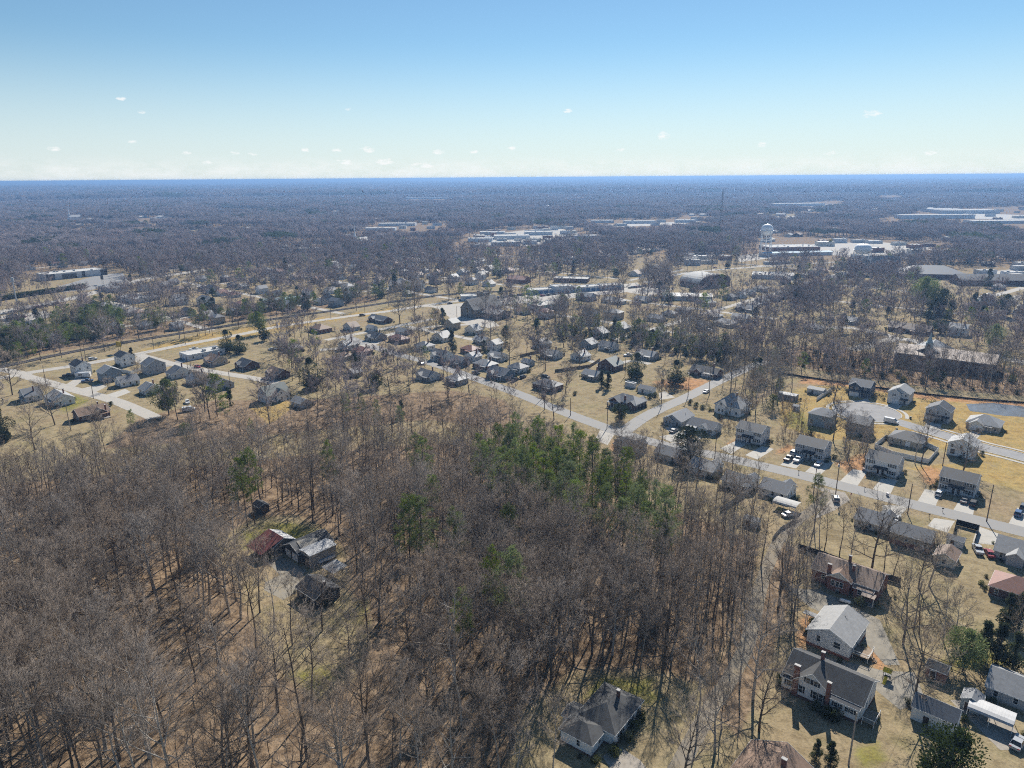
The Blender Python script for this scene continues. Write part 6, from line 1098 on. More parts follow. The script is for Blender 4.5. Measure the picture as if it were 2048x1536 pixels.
def bare_tree(seed, H, CW, lo, nl, n2, n3, n4, steep, tr=.26, tw=.0155, detail=1, tlen=.9):
    """bare broadleaf: trunk and limbs, and a crown of branches and twigs"""
    r = np.random.default_rng(seed); T = Geo(); C = Geo()
    P, R = grow(np.zeros((1, 3)), np.array([[r.normal()*.03, r.normal()*.03, 1.]]), np.array([H*.93]), np.array([tr]), 7, .12, .045, r, .16)
    T.add(*tubes(*segs(P, R), 7 if detail else 4))
    f = np.linspace(0, 1, nl); f = f**.9; t = (lo+(.97-lo)*f)*7; i = np.minimum(t.astype(int), 6); q = (t-i)[:, None]; S = P[0, i]*(1-q)+P[0, i+1]*q
    az = np.arange(nl)*2.4+r.random(nl)*.7; el = steep+(1.15-steep)*f**1.6*.8+r.normal(size=nl)*.1; D = np.stack([np.cos(az)*np.cos(el), np.sin(az)*np.cos(el), np.sin(el)], 1)
    prof = .55+.75*np.sin(math.pi*np.clip(.22+f*.62, 0, 1)); Ln = CW/2*prof*(.8+.4*r.random(nl))/np.maximum(np.cos(el), .45)*.85; Ln = np.minimum(Ln, (H-S[:, 2])*1.15/np.maximum(np.sin(el), .3)+1.5)
    P1, R1_ = grow(S, D, Ln, R[0, i]*.55, 4 if detail else 3, .09, .12, r, .3); T.add(*tubes(*segs(P1, R1_), 5 if detail else 3))
    S, D, L2, r2 = kids(P1, R1_, n2, .25, .78, .5, Ln, r, .12); P2, R2 = grow(S, D, L2, np.maximum(r2, .022 if detail else .05), 3 if detail else 2, .10, .14, r, .35); C.add(*tubes(*segs(P2, R2), 4 if detail else 3))
    if n3:
        S, D, L3, r3 = kids(P2, R2, n3, .2, .75, .55, L2, r, .12); P3, R3 = grow(S, D, np.maximum(L3, .5), np.maximum(r3, .016), 2, .1, .16, r, .4); C.add(*tubes(*segs(P3, R3), 3))
    else: P3, R3, L3 = P2, R2, L2
    S, D, L4, r4 = kids(P3, R3, n4, .1, .7, .75, np.maximum(L3, .6), r, .15); L4 = np.clip(L4, .35*tlen, 1.6*tlen); C.add(*cones(S, S+D*L4[:, None], np.full(len(S), tw)))
    return T, C
def leaf_tris(P, D, L, W, r):
    """small two-triangle leaves or sprays at P along D"""
    s = perp(D, r)*W[:, None]/2; V = np.stack([P-s*.3, P+s, P+D*L[:, None], P-s], 1); V[:, 1] += D*L[:, None]*.45; V[:, 3] += D*L[:, None]*.45; V = V.reshape(-1, 3); b = (np.arange(len(P))*4)[:, None]
    return V, np.concatenate([b+np.array([[0, 1, 2]]), b+np.array([[0, 2, 3]])], 0)
def pine(seed, H, CW, lo, nb, tufts, per, L=.55, W=.10, detail=1):
    r = np.random.default_rng(seed); T = Geo(); C = Geo()
    P, R = grow(np.zeros((1, 3)), np.array([[0, 0, 1.]]), np.array([H*.97]), np.array([.24]), 6, .1, .02, r, .15); T.add(*tubes(*segs(P, R), 7 if detail else 4))
    f = np.sort(r.random(nb)); t = np.minimum((lo+(.99-lo)*f)*6, 5.99); i = t.astype(int); q = (t-i)[:, None]; S = P[0, i]*(1-q)+P[0, i+1]*q; az = np.arange(nb)*2.4+r.random(nb); el = -.05+f*.75+r.normal(size=nb)*.15
    D = np.stack([np.cos(az)*np.cos(el), np.sin(az)*np.cos(el), np.sin(el)], 1); prof = np.sin(math.pi*np.clip(.28+f*.66, 0, 1))**.8; Ln = CW/2*prof*(.65+.5*r.random(nb))+.4
    P1, R1_ = grow(S, D, Ln, np.full(nb, .05), 3, .06, .1, r, .3); T.add(*tubes(*segs(P1, R1_), 3))
    Sx, Dx, Lx, _ = kids(P1, R1_, tufts, .3, .8, .3, Ln, r, .3); tip = Sx+Dx*np.minimum(Lx, .9)[:, None]; tip = np.concatenate([tip, P1[:, -1]])
    tip = np.repeat(tip, per, 0); d = unit(r.normal(size=tip.shape)+np.array([0, 0, .35])); C.add(*leaf_tris(tip+d*.1+r.normal(size=tip.shape)*.14, d, L*(.6+.8*r.random(len(tip))), W*(.7+.6*r.random(len(tip))), r)); return T, C
def leafy(seed, H, CW, lo, n, L=.5, W=.28, cone=0.0, lumps=14, trunk=.25):
    """dense evergreen: leaves spread through lobed clumps of the crown"""
    r = np.random.default_rng(seed); T = Geo(); C = Geo(); P, R = grow(np.zeros((1, 3)), np.array([[0, 0, 1.]]), np.array([H*.8]), np.array([trunk]), 4, .1, .04, r, .3); T.add(*tubes(*segs(P, R), 6))
    f = r.random(lumps); zc = H*(lo+(1-lo)*(.08+.86*f)); wr = np.where(cone > 0, (1-f)**.8*cone+(1-cone)*np.sqrt(np.clip(1-(2*f-1)**2, 0, 1)), np.sqrt(np.clip(1-(2*f-.85)**2, 0, 1))); az = np.arange(lumps)*2.4
    off = CW/2*wr*.55*(.5+.7*r.random(lumps)); LC = np.stack([np.cos(az)*off, np.sin(az)*off, zc], 1); LR = np.maximum(CW/2*wr*.62, CW*.1)*(.75+.5*r.random(lumps))
    S = np.repeat(P[0, 1:3][r.integers(0, 2, lumps)], 1, 0); T.add(*tubes(S, LC, np.full(lumps, .09), np.full(lumps, .03), 4))
    k = r.integers(0, lumps, n); d = unit(r.normal(size=(n, 3))); rad = LR[k]*(.62+.42*r.random(n)); p = LC[k]+d*rad[:, None]*np.array([1, 1, .85]); p[:, 2] = np.maximum(p[:, 2], .15)
    dd = unit(d+r.normal(size=d.shape)*.7+np.array([0, 0, .15])); C.add(*leaf_tris(p, dd, L*(.6+.8*r.random(n)), W*(.6+.8*r.random(n)), r)); return T, C
def sapling(seed, H, n, spread, twig, tw=.014, stems=1):
    r = np.random.default_rng(seed); C = Geo(); S = r.normal(size=(stems, 3))*np.array([.35, .35, 0]) if stems > 1 else np.zeros((1, 3)); D = unit(np.concatenate([r.normal(size=(stems, 2))*(.35 if stems > 1 else .06), np.ones((stems, 1))], 1))
    P, R = grow(S, D, np.full(stems, H)*(.7+.4*r.random(stems)), np.full(stems, .012*H**.7 if stems > 1 else .018*H**.7), 4, .08, .06, r, .25); C.add(*tubes(*segs(P, R), 4))
    s, d, L, rr = kids(P, R, n, .3, .7, spread, np.full(stems, H), r, .3); P2, R2 = grow(s, d, L, np.maximum(rr*.7, .014), 2, .1, .15, r, .4); C.add(*tubes(*segs(P2, R2), 3))
    s, d, L, rr = kids(P2, R2, twig, .1, .7, .5, L, r, .25); C.add(*cones(s, s+d*np.clip(L, .25, 1.0)[:, None], np.full(len(s), tw))); return C
def proto(name, TC, mats): T, C = TC; return (T.mesh(name+'_trunk', [mats[0]]), C.mesh(name+'_crown', [mats[1]]))
TALL = [dict(H=25+2*math.sin(i*2.1), CW=7.6+1.4*math.cos(i*1.7), lo=.48+.06*math.sin(i), nl=14, n2=6, n3=5, n4=5, steep=.6, tr=.27) for i in range(6)]
BROAD = [dict(H=20+1.5*math.sin(i*1.3), CW=13+1.5*math.cos(i), lo=.25, nl=15, n2=8, n3=5, n4=6, steep=.42, tr=.34) for i in range(5)]
P_TALL = [proto('tall', bare_tree(100+i, **k), (BARK if i % 3 else BARK_L, TWIG)) for i, k in enumerate(TALL)]
P_BROAD = [proto('broad', bare_tree(200+i, **k), (BARK_L if i % 2 else BARK, TWIG)) for i, k in enumerate(BROAD)]
P_OAK = [proto('oak', bare_tree(250+i, 20+i, 13.5, .24, 16, 9, 5, 8, .4, .36, .024), (BARK, TWIG)) for i in range(3)]
P_PINE = [proto('pine', pine(300+i, 22+2*math.sin(i*2), 6.0+math.cos(i), .47-.05*(i % 3), 44, 4, 16, .55, .115), (BARK, NEED)) for i in range(5)]
P_YPINE = [proto('ypine', pine(330+i, 10+i, 6, .15, 40, 4, 15, .5, .11), (BARK, NEED)) for i in range(2)]
P_MAG = [proto('mag', leafy(400+i, 13, 10.5, .06, 7000, .5, .26), (BARK, LEAFD)) for i in range(2)]
P_OAKG = [proto('oakg', leafy(420+i, 14, 11, .22, 5200, .6, .26, lumps=22), (BARK, NEED)) for i in range(2)]
P_CED = [proto('ced', leafy(440+i, 9, 4.6, .03, 4200, .42, .17, cone=.8, lumps=18, trunk=.14), (BARK, CEDAR)) for i in range(3)]
P_SHR = [proto('shr', leafy(460+i, 2.4, 3.0, .0, 900, .28, .16, lumps=9, trunk=.05), (BARK, m_)) for i, m_ in enumerate((LEAFD, OLIVE, CEDAR))]

def tree(pr, name, label, pos, s=1.0, cat='tree', group=None, rz=None, sz=None):
    t = thing(name, label, cat, pos, rnd.uniform(0, 6.28) if rz is None else rz, group); t.scale = (s, s, sz or s); obj('trunk', pr[0], t); obj('crown', pr[1], t); return t
def top(px, py, h): return G(px, py, h)
# ------------------------------------------------------------------ single evergreens one can point to
KIND_H = dict(mag=13, oakg=14, ced=9, pine=22, ypine=10, shr=2.4)
PR = dict(mag=P_MAG, oakg=P_OAKG, ced=P_CED, pine=P_PINE, ypine=P_YPINE, shr=P_SHR)
SINGLES = [('mag',(622,776),1.2,'magnolia_tree','large dark magnolia beside the white house with green roof'),('oakg',(338,830),1.15,'evergreen_tree','broad bright green evergreen beside the tan house at left'),('mag',(6,882),1.1,'evergreen_tree','dark evergreen at the left edge above the wood'),('ced',(-8,858),1.5,'evergreen_tree','dark cedar at the left edge behind another evergreen'),
 ('ced',(1203,774),.95,'conifer','left one of two small conifers on the corner lawn'),('ced',(1216,778),1.0,'conifer','right one of two small conifers on the corner lawn'),('mag',(1351,770),1.0,'evergreen_tree','dark evergreen standing on the red dirt beside the side street'),('mag',(1273,757),1.05,'evergreen_tree','tall dark evergreen between the container and green-roofed house'),('mag',(1239,842),.62,'evergreen_tree','round dark evergreen at the street corner of the lawn'),
 ('mag',(1378,925),1.1,'magnolia_tree','dark magnolia rising over the street before the pale house'),('pine',(1628,1062),.75,'pine_tree','single green pine behind bare trees at the carport'),('mag',(1890,1580),.95,'magnolia_tree','glossy leafy magnolia at the bottom right edge'),('oakg',(1925,1342),.72,'evergreen_tree','olive-green evergreen beside the brick outbuilding'),('ced',(1962,1322),1.1,'conifer','dark conifer right of the olive-green evergreen'),('ced',(1992,1330),1.15,'conifer','dark conifer in the middle of the right conifer row'),('ced',(2025,1336),1.0,'conifer','dark conifer at the right end of the conifer row'),
 ('ced',(2012,1255),1.0,'conifer','left cone-shaped conifer below the red-brown-roofed house'),('ced',(2034,1262),1.1,'conifer','right cone-shaped conifer below the red-brown-roofed house'),('ced',(1660,1530),.6,'shrub','green upright shrub before the large white house'),('ced',(1632,1520),.5,'shrub','dark upright shrub left of the green one at bottom'),('mag',(1588,602),1.7,'evergreen_tree','dark green evergreen cluster left of the broad water tower'),('oakg',(1845,622),1.9,'evergreen_tree','largest green evergreen in the right woods'),
 ('mag',(1875,640),1.8,'evergreen_tree','dark evergreen in front of the largest one in right woods'),('ced',(1945,628),1.9,'conifer','left dark conifer of the pair at far right'),('ced',(1962,630),1.8,'conifer','right dark conifer of the pair at far right'),('mag',(2005,632),1.3,'evergreen_tree','dark rounded evergreen right of the conifer pair'),('oakg',(1985,700),1.1,'evergreen_tree','olive evergreen near the right edge above the road'),('pine',(395,672),.85,'pine_tree','left one of two tall pines beside the railway'),('pine',(411,671),.9,'pine_tree','right one of two tall pines beside the railway'),
 ('oakg',(518,668),1.1,'pine_tree','spreading pine where the street bends by the railway'),('mag',(455,706),1.1,'evergreen_tree','wide dark evergreen above the brown-roofed bungalow'),('mag',(480,708),.9,'evergreen_tree','dark evergreen right of the wide one above the bungalow'),('ced',(265,722),.9,'shrub','brown-green shrub tree beside the second narrow white house'),('ced',(790,583),1.9,'conifer','dark conifer on the slope beyond the railway'),('ced',(886,652),1.5,'conifer','dark conifer below the stone church'),('ced',(572,548),2.0,'conifer','dark conifer in the far houses at left middle'),('ced',(655,545),1.7,'conifer','slim dark conifer right of another in far houses'),
 ('ced',(1117,545),2.0,'conifer','dark cone conifer above the shop row, left'),('ced',(1146,548),1.7,'conifer','dark cone conifer above the shop row, right'),('ced',(1160,525),1.8,'conifer','dark conifer behind the pair above the shop row'),('ced',(1342,512),1.6,'conifer','small dark conifer on the open slope'),('ced',(1975,576),2.0,'conifer','dark conifer before the large grey hip-roofed building'),('pine',(993,560),1.0,'pine_tree','tall green pine left of the shop row'),('ced',(905,705),1.5,'conifer','dark conifer beside the pale shed-roofed house'),('ced',(968,706),.9,'conifer','small conifer between white two-storey house and brick house'),
 ('oakg',(1125,615),.8,'evergreen_tree','green shrubby evergreen before the parked shop cars'),('pine',(265,868),.5,'pine_tree','short yellow-green pine above the wood at left'),('mag',(712,738),.7,'evergreen_tree','dark evergreen in front of tan flat house'),('oakg',(1660,590),1.0,'evergreen_tree','olive evergreen in the woods below the broad water tower')]
for k, px, s, nm, lb in SINGLES: tree(rnd.choice(PR[k]), nm, lb, G(*px), s, 'shrub' if nm == 'shrub' else 'tree')
SHR = [(1150,790,'shrub beside the low brick house'),(1228,822,'round shrub at the left corner of the brick corner house'),(1288,800,'small round shrub behind the brick corner house'),(1300,797,'second small round shrub behind the brick corner house'),(1310,794,'third small round shrub near the white garage'),(1392,815,'dark shrub left of the farmhouse'),(1405,818,'dark shrub before the farmhouse'),(1420,822,'dark shrub at the farmhouse porch'),(1380,808,'dark shrub at the side street end of the farmhouse garden'),(1440,838,'shrub in the farmhouse lawn'),
 (1432,960,'shrub at the pole south of the street'),(1456,952,'small shrub beside the south side pole'),(1622,870,'shrub below the blue-grey house'),(1650,1432,'dark hedge-like shrub against the white house'),(1630,1420,'dark shrub under the white house windows'),(1668,1440,'shrub at the white house near its chimney'),(1256,1480,'small shrub along the white hip-roofed house'),(1268,1462,'second small shrub along the white hip-roofed house'),(1282,1440,'third small shrub along the white hip-roofed house'),(1228,1510,'pale shrub at the corner of the white hip-roofed house'),(222,812,'shrub at the corner of the brick bungalow'),(205,828,'shrub under the brick bungalow gable'),
 (1720,1212,'small shrub against the brick house'),(1690,1395,'shrub behind the white house'),(1325,765,'shrub beside the red dirt patch')]
for i, (x, y, lb) in enumerate(SHR): tree(P_SHR[i % 3], 'shrub', lb, G(x, y), rnd.uniform(.7, 1.1), 'shrub')
# ------------------------------------------------------------------ single bare trees one can point to
LONE = [('b',1742,1148,.95,'large bare tree behind the grey-roofed house and the black fence'),('t',1678,1118,.62,'slim bare tree at the black fence, left'),('t',1647,1108,.6,'slim bare tree at the black fence beside the pine'),('t',1618,1100,.7,'bare tree directly under the green pine'),('t',1767,1148,.55,'slim bare tree right of the large one at the black fence'),('t',1786,1152,.5,'slim bare tree at the right end of the black fence'),('t',1700,1122,.6,'slim bare tree in the middle of the black fence'),('b',1837,1175,.62,'bare tree in the yard below the brick-based tan house'),('b',1858,1172,.75,'spreading bare tree beside the small pale garage'),('t',1802,1234,.62,'bare tree right of the brick house'),
 ('b',1806,1288,.8,'dark bare tree in the yard right of the grey house'),('t',1838,1268,.6,'bare tree behind the pale leaning pole'),('t',1886,1282,.6,'bare tree left of the conifer row'),('b',1909,1288,.62,'bare tree next to the conifer row'),('b',1822,1418,.85,'large bare tree right of the large white house'),('t',2026,1332,.6,'bare tree at the right edge by the conifers'),('b',1506,1398,.95,'large spreading bare tree left of the large white house'),('b',1518,1462,.75,'bare tree above the red-brown roof at the bottom'),('t',1480,1360,.8,'tall bare tree at the lane left of the white house'),('b',1556,1220,.95,'large pale bare tree on the lane left of the brick house'),
 ('t',1522,1132,.8,'bare tree at the lane edge above the large pale one'),('b',1667,806,.85,'bare tree at the left rim of the turning circle'),('t',1602,852,.5,'thin bare tree left of the blue-grey house'),('b',1666,882,.7,'bare tree in front of the blue-grey house'),('t',1688,905,.6,'thin bare tree left of the brown-grey house'),('t',1697,912,.52,'second thin bare tree left of the brown-grey house'),('t',1730,922,.6,'thin bare tree in front of the brown-grey house'),('t',1830,928,.7,'left bare tree of the pair at the white-fenced garden'),('t',1842,931,.75,'right bare tree of the pair at the white-fenced garden'),('b',1926,943,.8,'large bare tree in front of the white house'),('t',1772,912,.35,'small bare tree at the white fence corner'),
 ('b',1130,790,.62,'dark bare tree on the left of the corner lawn'),('b',1091,742,.75,'bare tree above the low brick house'),('b',1160,730,.7,'bare tree before the white house left of the fenced yard'),('b',1491,848,.8,'large bare tree right of the farmhouse'),('t',1456,842,.6,'slim bare tree before the farmhouse'),('b',1414,725,.85,'large bare tree above the long dark-roofed house'),('b',1322,795,.5,'small bare tree beside the corner house garage'),('b',1270,935,.62,'fine bare tree on the south side near the junction'),('t',1295,950,.6,'slim reddish bare tree on the south side near the junction'),('b',110,850,.8,'broad bare tree before the long white house at left'),('b',25,790,.9,'spreading bare tree at the left edge beside the street'),
 ('b',192,858,.45,'small dark bare tree before the brick bungalow'),('b',420,838,.85,'large bare tree at the top edge of the wood at left'),('b',70,900,.9,'bare multi-branched tree at the left top edge of the wood'),('b',218,782,.3,'small bare tree before the blue-grey house'),('b',275,762,.45,'bare tree before the large grey house'),('b',575,690,.7,'bare tree above the magnolia'),('b',585,735,.6,'bare tree left of the magnolia'),('b',668,745,.7,'bare tree right of the magnolia'),('b',826,765,.8,'spreading bare tree above the wood by the street bend'),('b',1018,735,.9,'tall spreading bare tree among the white cottages'),('b',800,648,1.15,'large bare oak beside the railway verge, left'),('b',830,640,1.2,'large bare oak beside the railway verge, right'),
 ('b',970,652,1.1,'large bare tree directly before the stone church'),('b',840,690,.8,'reddish bare tree below the church street'),('b',875,680,.8,'bare tree right of the reddish one below the church'),('t',575,680,.65,'upright bare tree pair on the street bend, left'),('t',604,682,.65,'upright bare tree pair on the street bend, right'),('b',1295,590,1.1,'bare tree silhouette on the open lot, left'),('b',1328,588,1.2,'bare tree silhouette on the open lot, right'),('b',1248,592,1.1,'bare tree behind the blue-grey two-part house'),('t',585,1290,.72,'slim bare tree on the grass below the dark house'),('t',548,1262,.75,'slim bare tree left below the dark house'),('t',520,1225,.8,'tall bare tree at the slab edge left of the dark house'),('b',700,1330,.6,'bare tree on the open grass below the clearing'),('b',475,1150,.85,'broad bare tree left of the red-roofed barn'),('b',1368,1565,.75,'spreading bare tree left of the lane at the bottom edge'),('b',1430,1505,.8,'spreading bare tree over the lane above the bottom edge'),('t',1395,1440,.8,'tall bare tree at the wood edge beside the lane'),('b',645,1262,.7,'pale bare tree before the dark house in the clearing'),('b',690,880,.8,'pale bare tree with fanned limbs at the top edge of the wood'),('t',1105,1560,.62,'bare tree in the grass left of the white hip-roofed house'),('b',1035,1545,.5,'small bare tree left of the white hip-roofed house')]
used = 0
for k, px, py, s, lb in LONE:
    P_ = (P_OAK if py < 900 else P_BROAD) if k == 'b' else P_TALL; tree(P_[used % len(P_)], 'bare_tree', lb, G(px, py), s, 'tree', None); used += 1
LONE_XY = np.array([G(x, y) for _, x, y, _, _ in LONE]+[G(*q[1]) for q in SINGLES])
# ------------------------------------------------------------------ keep-out test for scattered plants
def free(P, pad=2.0, clear=True, roadpad=1.5):
    ok = np.ones(len(P), bool)
    for fx, fy, fr, rz, L, W in FOOT:
        d = np.hypot(P[:, 0]-fx, P[:, 1]-fy); nr = d < fr+pad
        if nr.any():
            c, s = math.cos(-rz), math.sin(-rz); q = P[nr]-[fx, fy]; x = q[:, 0]*c-q[:, 1]*s; y = q[:, 0]*s+q[:, 1]*c; ok[np.where(nr)[0][(np.abs(x) < L/2+pad) & (np.abs(y) < W/2+pad)]] = False
    for L, w in ROADS:
        lo, hi = L.min(0)-w, L.max(0)+w; m_ = ok & (P[:, 0] > lo[0]) & (P[:, 0] < hi[0]) & (P[:, 1] > lo[1]) & (P[:, 1] < hi[1])
        if m_.any(): i = np.where(m_)[0]; ok[i[line_dist(P[i], L) < w/2+roadpad]] = False
    if clear:
        for c in CLEAR+TOWN_CLEAR: ok &= ~inside(P, c)
    return ok
def poisson(poly, dmin, n_try, seed, extra=None):
    r = np.random.default_rng(seed); lo, hi = poly.min(0), poly.max(0); Q = lo+(hi-lo)*r.random((n_try, 2)); Q = Q[inside(Q, poly)]; cell = {}; out = []
    for p in Q:
        k = (int(p[0]//dmin), int(p[1]//dmin)); good = True
        for a in (-1, 0, 1):
            for b in (-1, 0, 1):
                for q in cell.get((k[0]+a, k[1]+b), ()):
                    if (p[0]-q[0])**2+(p[1]-q[1])**2 < dmin*dmin: good = False; break
                if not good: break
            if not good: break
        if good: cell.setdefault(k, []).append(p); out.append(p)
    return np.array(out)
# ------------------------------------------------------------------ pines of the wood
Q = poisson(PINES, 4.4, 4000, 5); Q = Q[free(Q, 2, False)]; Q = Q[:58]
def pine_zone(p):
    x, y = proj(*p); return 'at the left end' if x < 1060 else 'at the lower right end' if x > 1260 and y > 1080 else 'at the street side' if y < 1010 else 'in the middle' if y < 1070 else 'at the front side'
for i, p in enumerate(Q): tree(P_PINE[i % 5], 'pine_tree', 'tall green pine %s of the dense evergreen patch amid the wood' % pine_zone(p), p, rnd.uniform(.8, 1.08), 'tree', 'pines %s of the evergreen patch' % pine_zone(p))
PINE_XY = list(Q)
for x, y, h, lb in [(690,790,14,'green pine at the top edge of the wood, first of the row'),(722,800,13,'green pine at the top edge of the wood, second of the row'),(752,812,13,'green pine at the top edge of the wood, third of the row'),(800,815,12,'small green pine right of the row at the wood top'),(655,905,18,'single yellow-green pine in the upper wood'),(845,892,19,'single pine in the middle of the upper wood'),(812,1020,22,'left one of two yellow-green pines in the wood centre'),(843,1018,22,'right one of two yellow-green pines in the wood centre'),(912,1030,20,'yellow-green pine right of the pair in the wood centre'),(1022,1140,22,'bright green pine standing alone in the lower wood'),(985,1125,18,'thin yellow-green pine left of the bright green one'),(1018,1012,18,'pale green pine left of the evergreen patch'),(860,970,16,'pale green pine above the pair in the wood centre'),(480,930,20,'yellow-green pine in the left wood'),(495,925,20,'yellow-green pine beside another in the left wood'),(925,1205,16,'ivy-green slim pine in the lower wood'),(500,845,9,'short green pine at the left top of the wood'),(830,880,16,'dim pine behind the upper wood trees'),(1115,905,17,'green pine at the top of the evergreen patch'),(960,880,16,'green pine at the left top of the evergreen patch')]:
    p = top(x, y, h); PINE_XY.append(p); tree(P_PINE[rnd.randrange(5)], 'pine_tree', lb, p, h/22*1.12)
# ------------------------------------------------------------------ bare trees of the wood
W_ALL = poisson(WOOD, 4.2, 26000, 21); W_ALL = W_ALL[free(W_ALL, 1.5, False, 1.0) & ~inside(W_ALL, BARN_YARD) & ~inside(W_ALL, LOW_YARD)]
inp = inside(W_ALL, PINES); W_ALL = W_ALL[~inp | (np.random.default_rng(3).random(len(W_ALL)) < .42)]
dl = np.min(np.hypot(W_ALL[:, None, 0]-LONE_XY[None, :, 0], W_ALL[:, None, 1]-LONE_XY[None, :, 1]), 1); W_ALL = W_ALL[dl > 3]
rz_ = np.random.default_rng(8); big_ = rz_.random(len(W_ALL)) < np.where(np.hypot(W_ALL[:, 0]+45, W_ALL[:, 1]-150) < 95, .46, .26)
gap_ = np.sin(W_ALL[:, 0]/13+1.5*np.sin(W_ALL[:, 1]/17))*np.cos(W_ALL[:, 1]/15+W_ALL[:, 0]/29); OPEN = GP([(400,1260),(560,1240),(780,1250),(1010,1340),(960,1560),(330,1560)]); kp = (gap_ < rz_.uniform(.25, 1.0, len(W_ALL))) & (~inside(W_ALL, OPEN) | (rz_.random(len(W_ALL)) < .42)); W_ALL, big_ = W_ALL[kp], big_[kp]
sc_ = np.where(big_, rz_.uniform(.66, .98, len(W_ALL)), rz_.uniform(.55, .98, len(W_ALL)))*np.interp(W_ALL[:, 1], [100, 180, 235], [1.12, .96, .74])*np.interp(W_ALL[:, 0], [20, 60], [1, .82])
# thin some stems out next to broad crowns
px_, py_, dep_ = projA(np.column_stack([W_ALL, np.full(len(W_ALL), 14.)])); vis = (px_ > -60) & (px_ < 2110) & (py_ < 1640) & (py_ > 300)
order = np.argsort(np.where(vis, dep_/sc_, 1e9)); N_IND = 300-len(LONE)
def wood_zone(p):
    x, y = proj(*p)
    if x < 420 and y > 1200: return 'in the wood at the lower left corner'
    if x < 420: return 'in the wood at the left side'
    if y > 1330 and x < 1040: return 'in the wood at the bottom middle'
    if x > 1250: return 'in the wood beside the pale lane'
    if x < 760: return 'in the wood around the red-roofed barn'
    if y > 1200: return 'in the wood behind the white hip-roofed house'
    return 'in the middle of the wood below the pines'
for j in order[:N_IND]:
    P_, kd = (P_BROAD, 'broad leafless') if big_[j] else (P_TALL, 'tall thin leafless'); zn = wood_zone(W_ALL[j]); bk_ = 'pale-barked' if P_[int(j) % len(P_)][0].materials[0] is BARK_L else 'dark-barked'; tree(P_[int(j) % len(P_)], 'bare_tree', '%s %s tree %s' % (kd, bk_, zn), W_ALL[j], float(sc_[j]), 'tree', '%s %s trees %s' % (kd, bk_, zn))
REST = order[N_IND:]
# ------------------------------------------------------------------ masses: the further trees, brush and far forest
def protocol(name, meshes):
    c = bpy.data.collections.new(name)
    for i, me in enumerate(meshes): c.objects.link(bpy.data.objects.new('%s_%02d' % (name, i), me))
    return c
def scatter(name, label, P, S, I, coll, rz=None, z=None):
    n = len(P); me = bpy.data.meshes.new(name); V = np.column_stack([P, terrain(P[:, 0], P[:, 1]) if z is None else z]).astype(np.float32); me.vertices.add(n); me.vertices.foreach_set('co', V.ravel())
    for k, ty, v in (('rz', 'FLOAT', rg.random(n)*6.283 if rz is None else rz), ('sc', 'FLOAT', S), ('ix', 'INT', I)): me.attributes.new(k, ty, 'POINT').data.foreach_set('value', np.asarray(v, np.int32 if ty == 'INT' else np.float32))
    me.update(); o = tag(obj(name, me), label, None, None, 'stuff')
    g = bpy.data.node_groups.new(name, 'GeometryNodeTree'); g.interface.new_socket('Geometry', in_out='INPUT', socket_type='NodeSocketGeometry'); g.interface.new_socket('Geometry', in_out='OUTPUT', socket_type='NodeSocketGeometry')
    N, K = g.nodes, g.links; gi, go = N.new('NodeGroupInput'), N.new('NodeGroupOutput'); ip = N.new('GeometryNodeInstanceOnPoints'); ci = N.new('GeometryNodeCollectionInfo'); ci.inputs['Collection'].default_value = coll; ci.inputs['Separate Children'].default_value = True; ci.inputs['Reset Children'].default_value = True
    def attr(k, ty): a = N.new('GeometryNodeInputNamedAttribute'); a.data_type = ty; a.inputs['Name'].default_value = k; return a.outputs['Attribute']
    cx = N.new('ShaderNodeCombineXYZ'); K.new(attr('rz', 'FLOAT'), cx.inputs[2]); er = N.new('FunctionNodeEulerToRotation'); K.new(cx.outputs[0], er.inputs[0])
    K.new(gi.outputs[0], ip.inputs['Points']); K.new(ci.outputs[0], ip.inputs['Instance']); ip.inputs['Pick Instance'].default_value = True; K.new(attr('ix', 'INT'), ip.inputs['Instance Index']); K.new(er.outputs[0], ip.inputs['Rotation']); K.new(attr('sc', 'FLOAT'), ip.inputs['Scale']); K.new(ip.outputs[0], go.inputs[0])
    md = o.modifiers.new('scatter', 'NODES'); md.node_group = g; return o
def join2(name, a, b):
    """one mesh out of a trunk and a crown mesh, keeping both materials"""
    def arrs(me):
        V = np.empty(len(me.vertices)*3, np.float32); me.vertices.foreach_get('co', V); L = np.empty(len(me.loops), np.int32); me.loops.foreach_get('vertex_index', L); s = np.empty(len(me.polygons), np.int32); me.polygons.foreach_get('loop_total', s); return V.reshape(-1, 3), L, s
    Va, La, sa = arrs(a); Vb, Lb, sb = arrs(b); me = bpy.data.meshes.new(name); V = np.concatenate([Va, Vb]); L = np.concatenate([La, Lb+len(Va)]); s = np.concatenate([sa, sb])
    me.vertices.add(len(V)); me.vertices.foreach_set('co', V.ravel()); me.loops.add(len(L)); me.polygons.add(len(s)); me.loops.foreach_set('vertex_index', L); me.polygons.foreach_set('loop_start', np.concatenate([[0], np.cumsum(s)[:-1]]).astype(np.int32))
    me.materials.append(a.materials[0]); me.materials.append(b.materials[0]); me.polygons.foreach_set('material_index', np.concatenate([np.zeros(len(sa)), np.ones(len(sb))]).astype(np.int32)); me.update(calc_edges=True); return me
C_WOOD = protocol('wood_tree', [join2('wt', *p) for p in P_TALL+P_BROAD])
scatter('wood', 'dense bare winter wood behind the nearer trees', W_ALL[REST], sc_[REST], np.where(big_[REST], 6+REST % 5, REST % 6), C_WOOD)
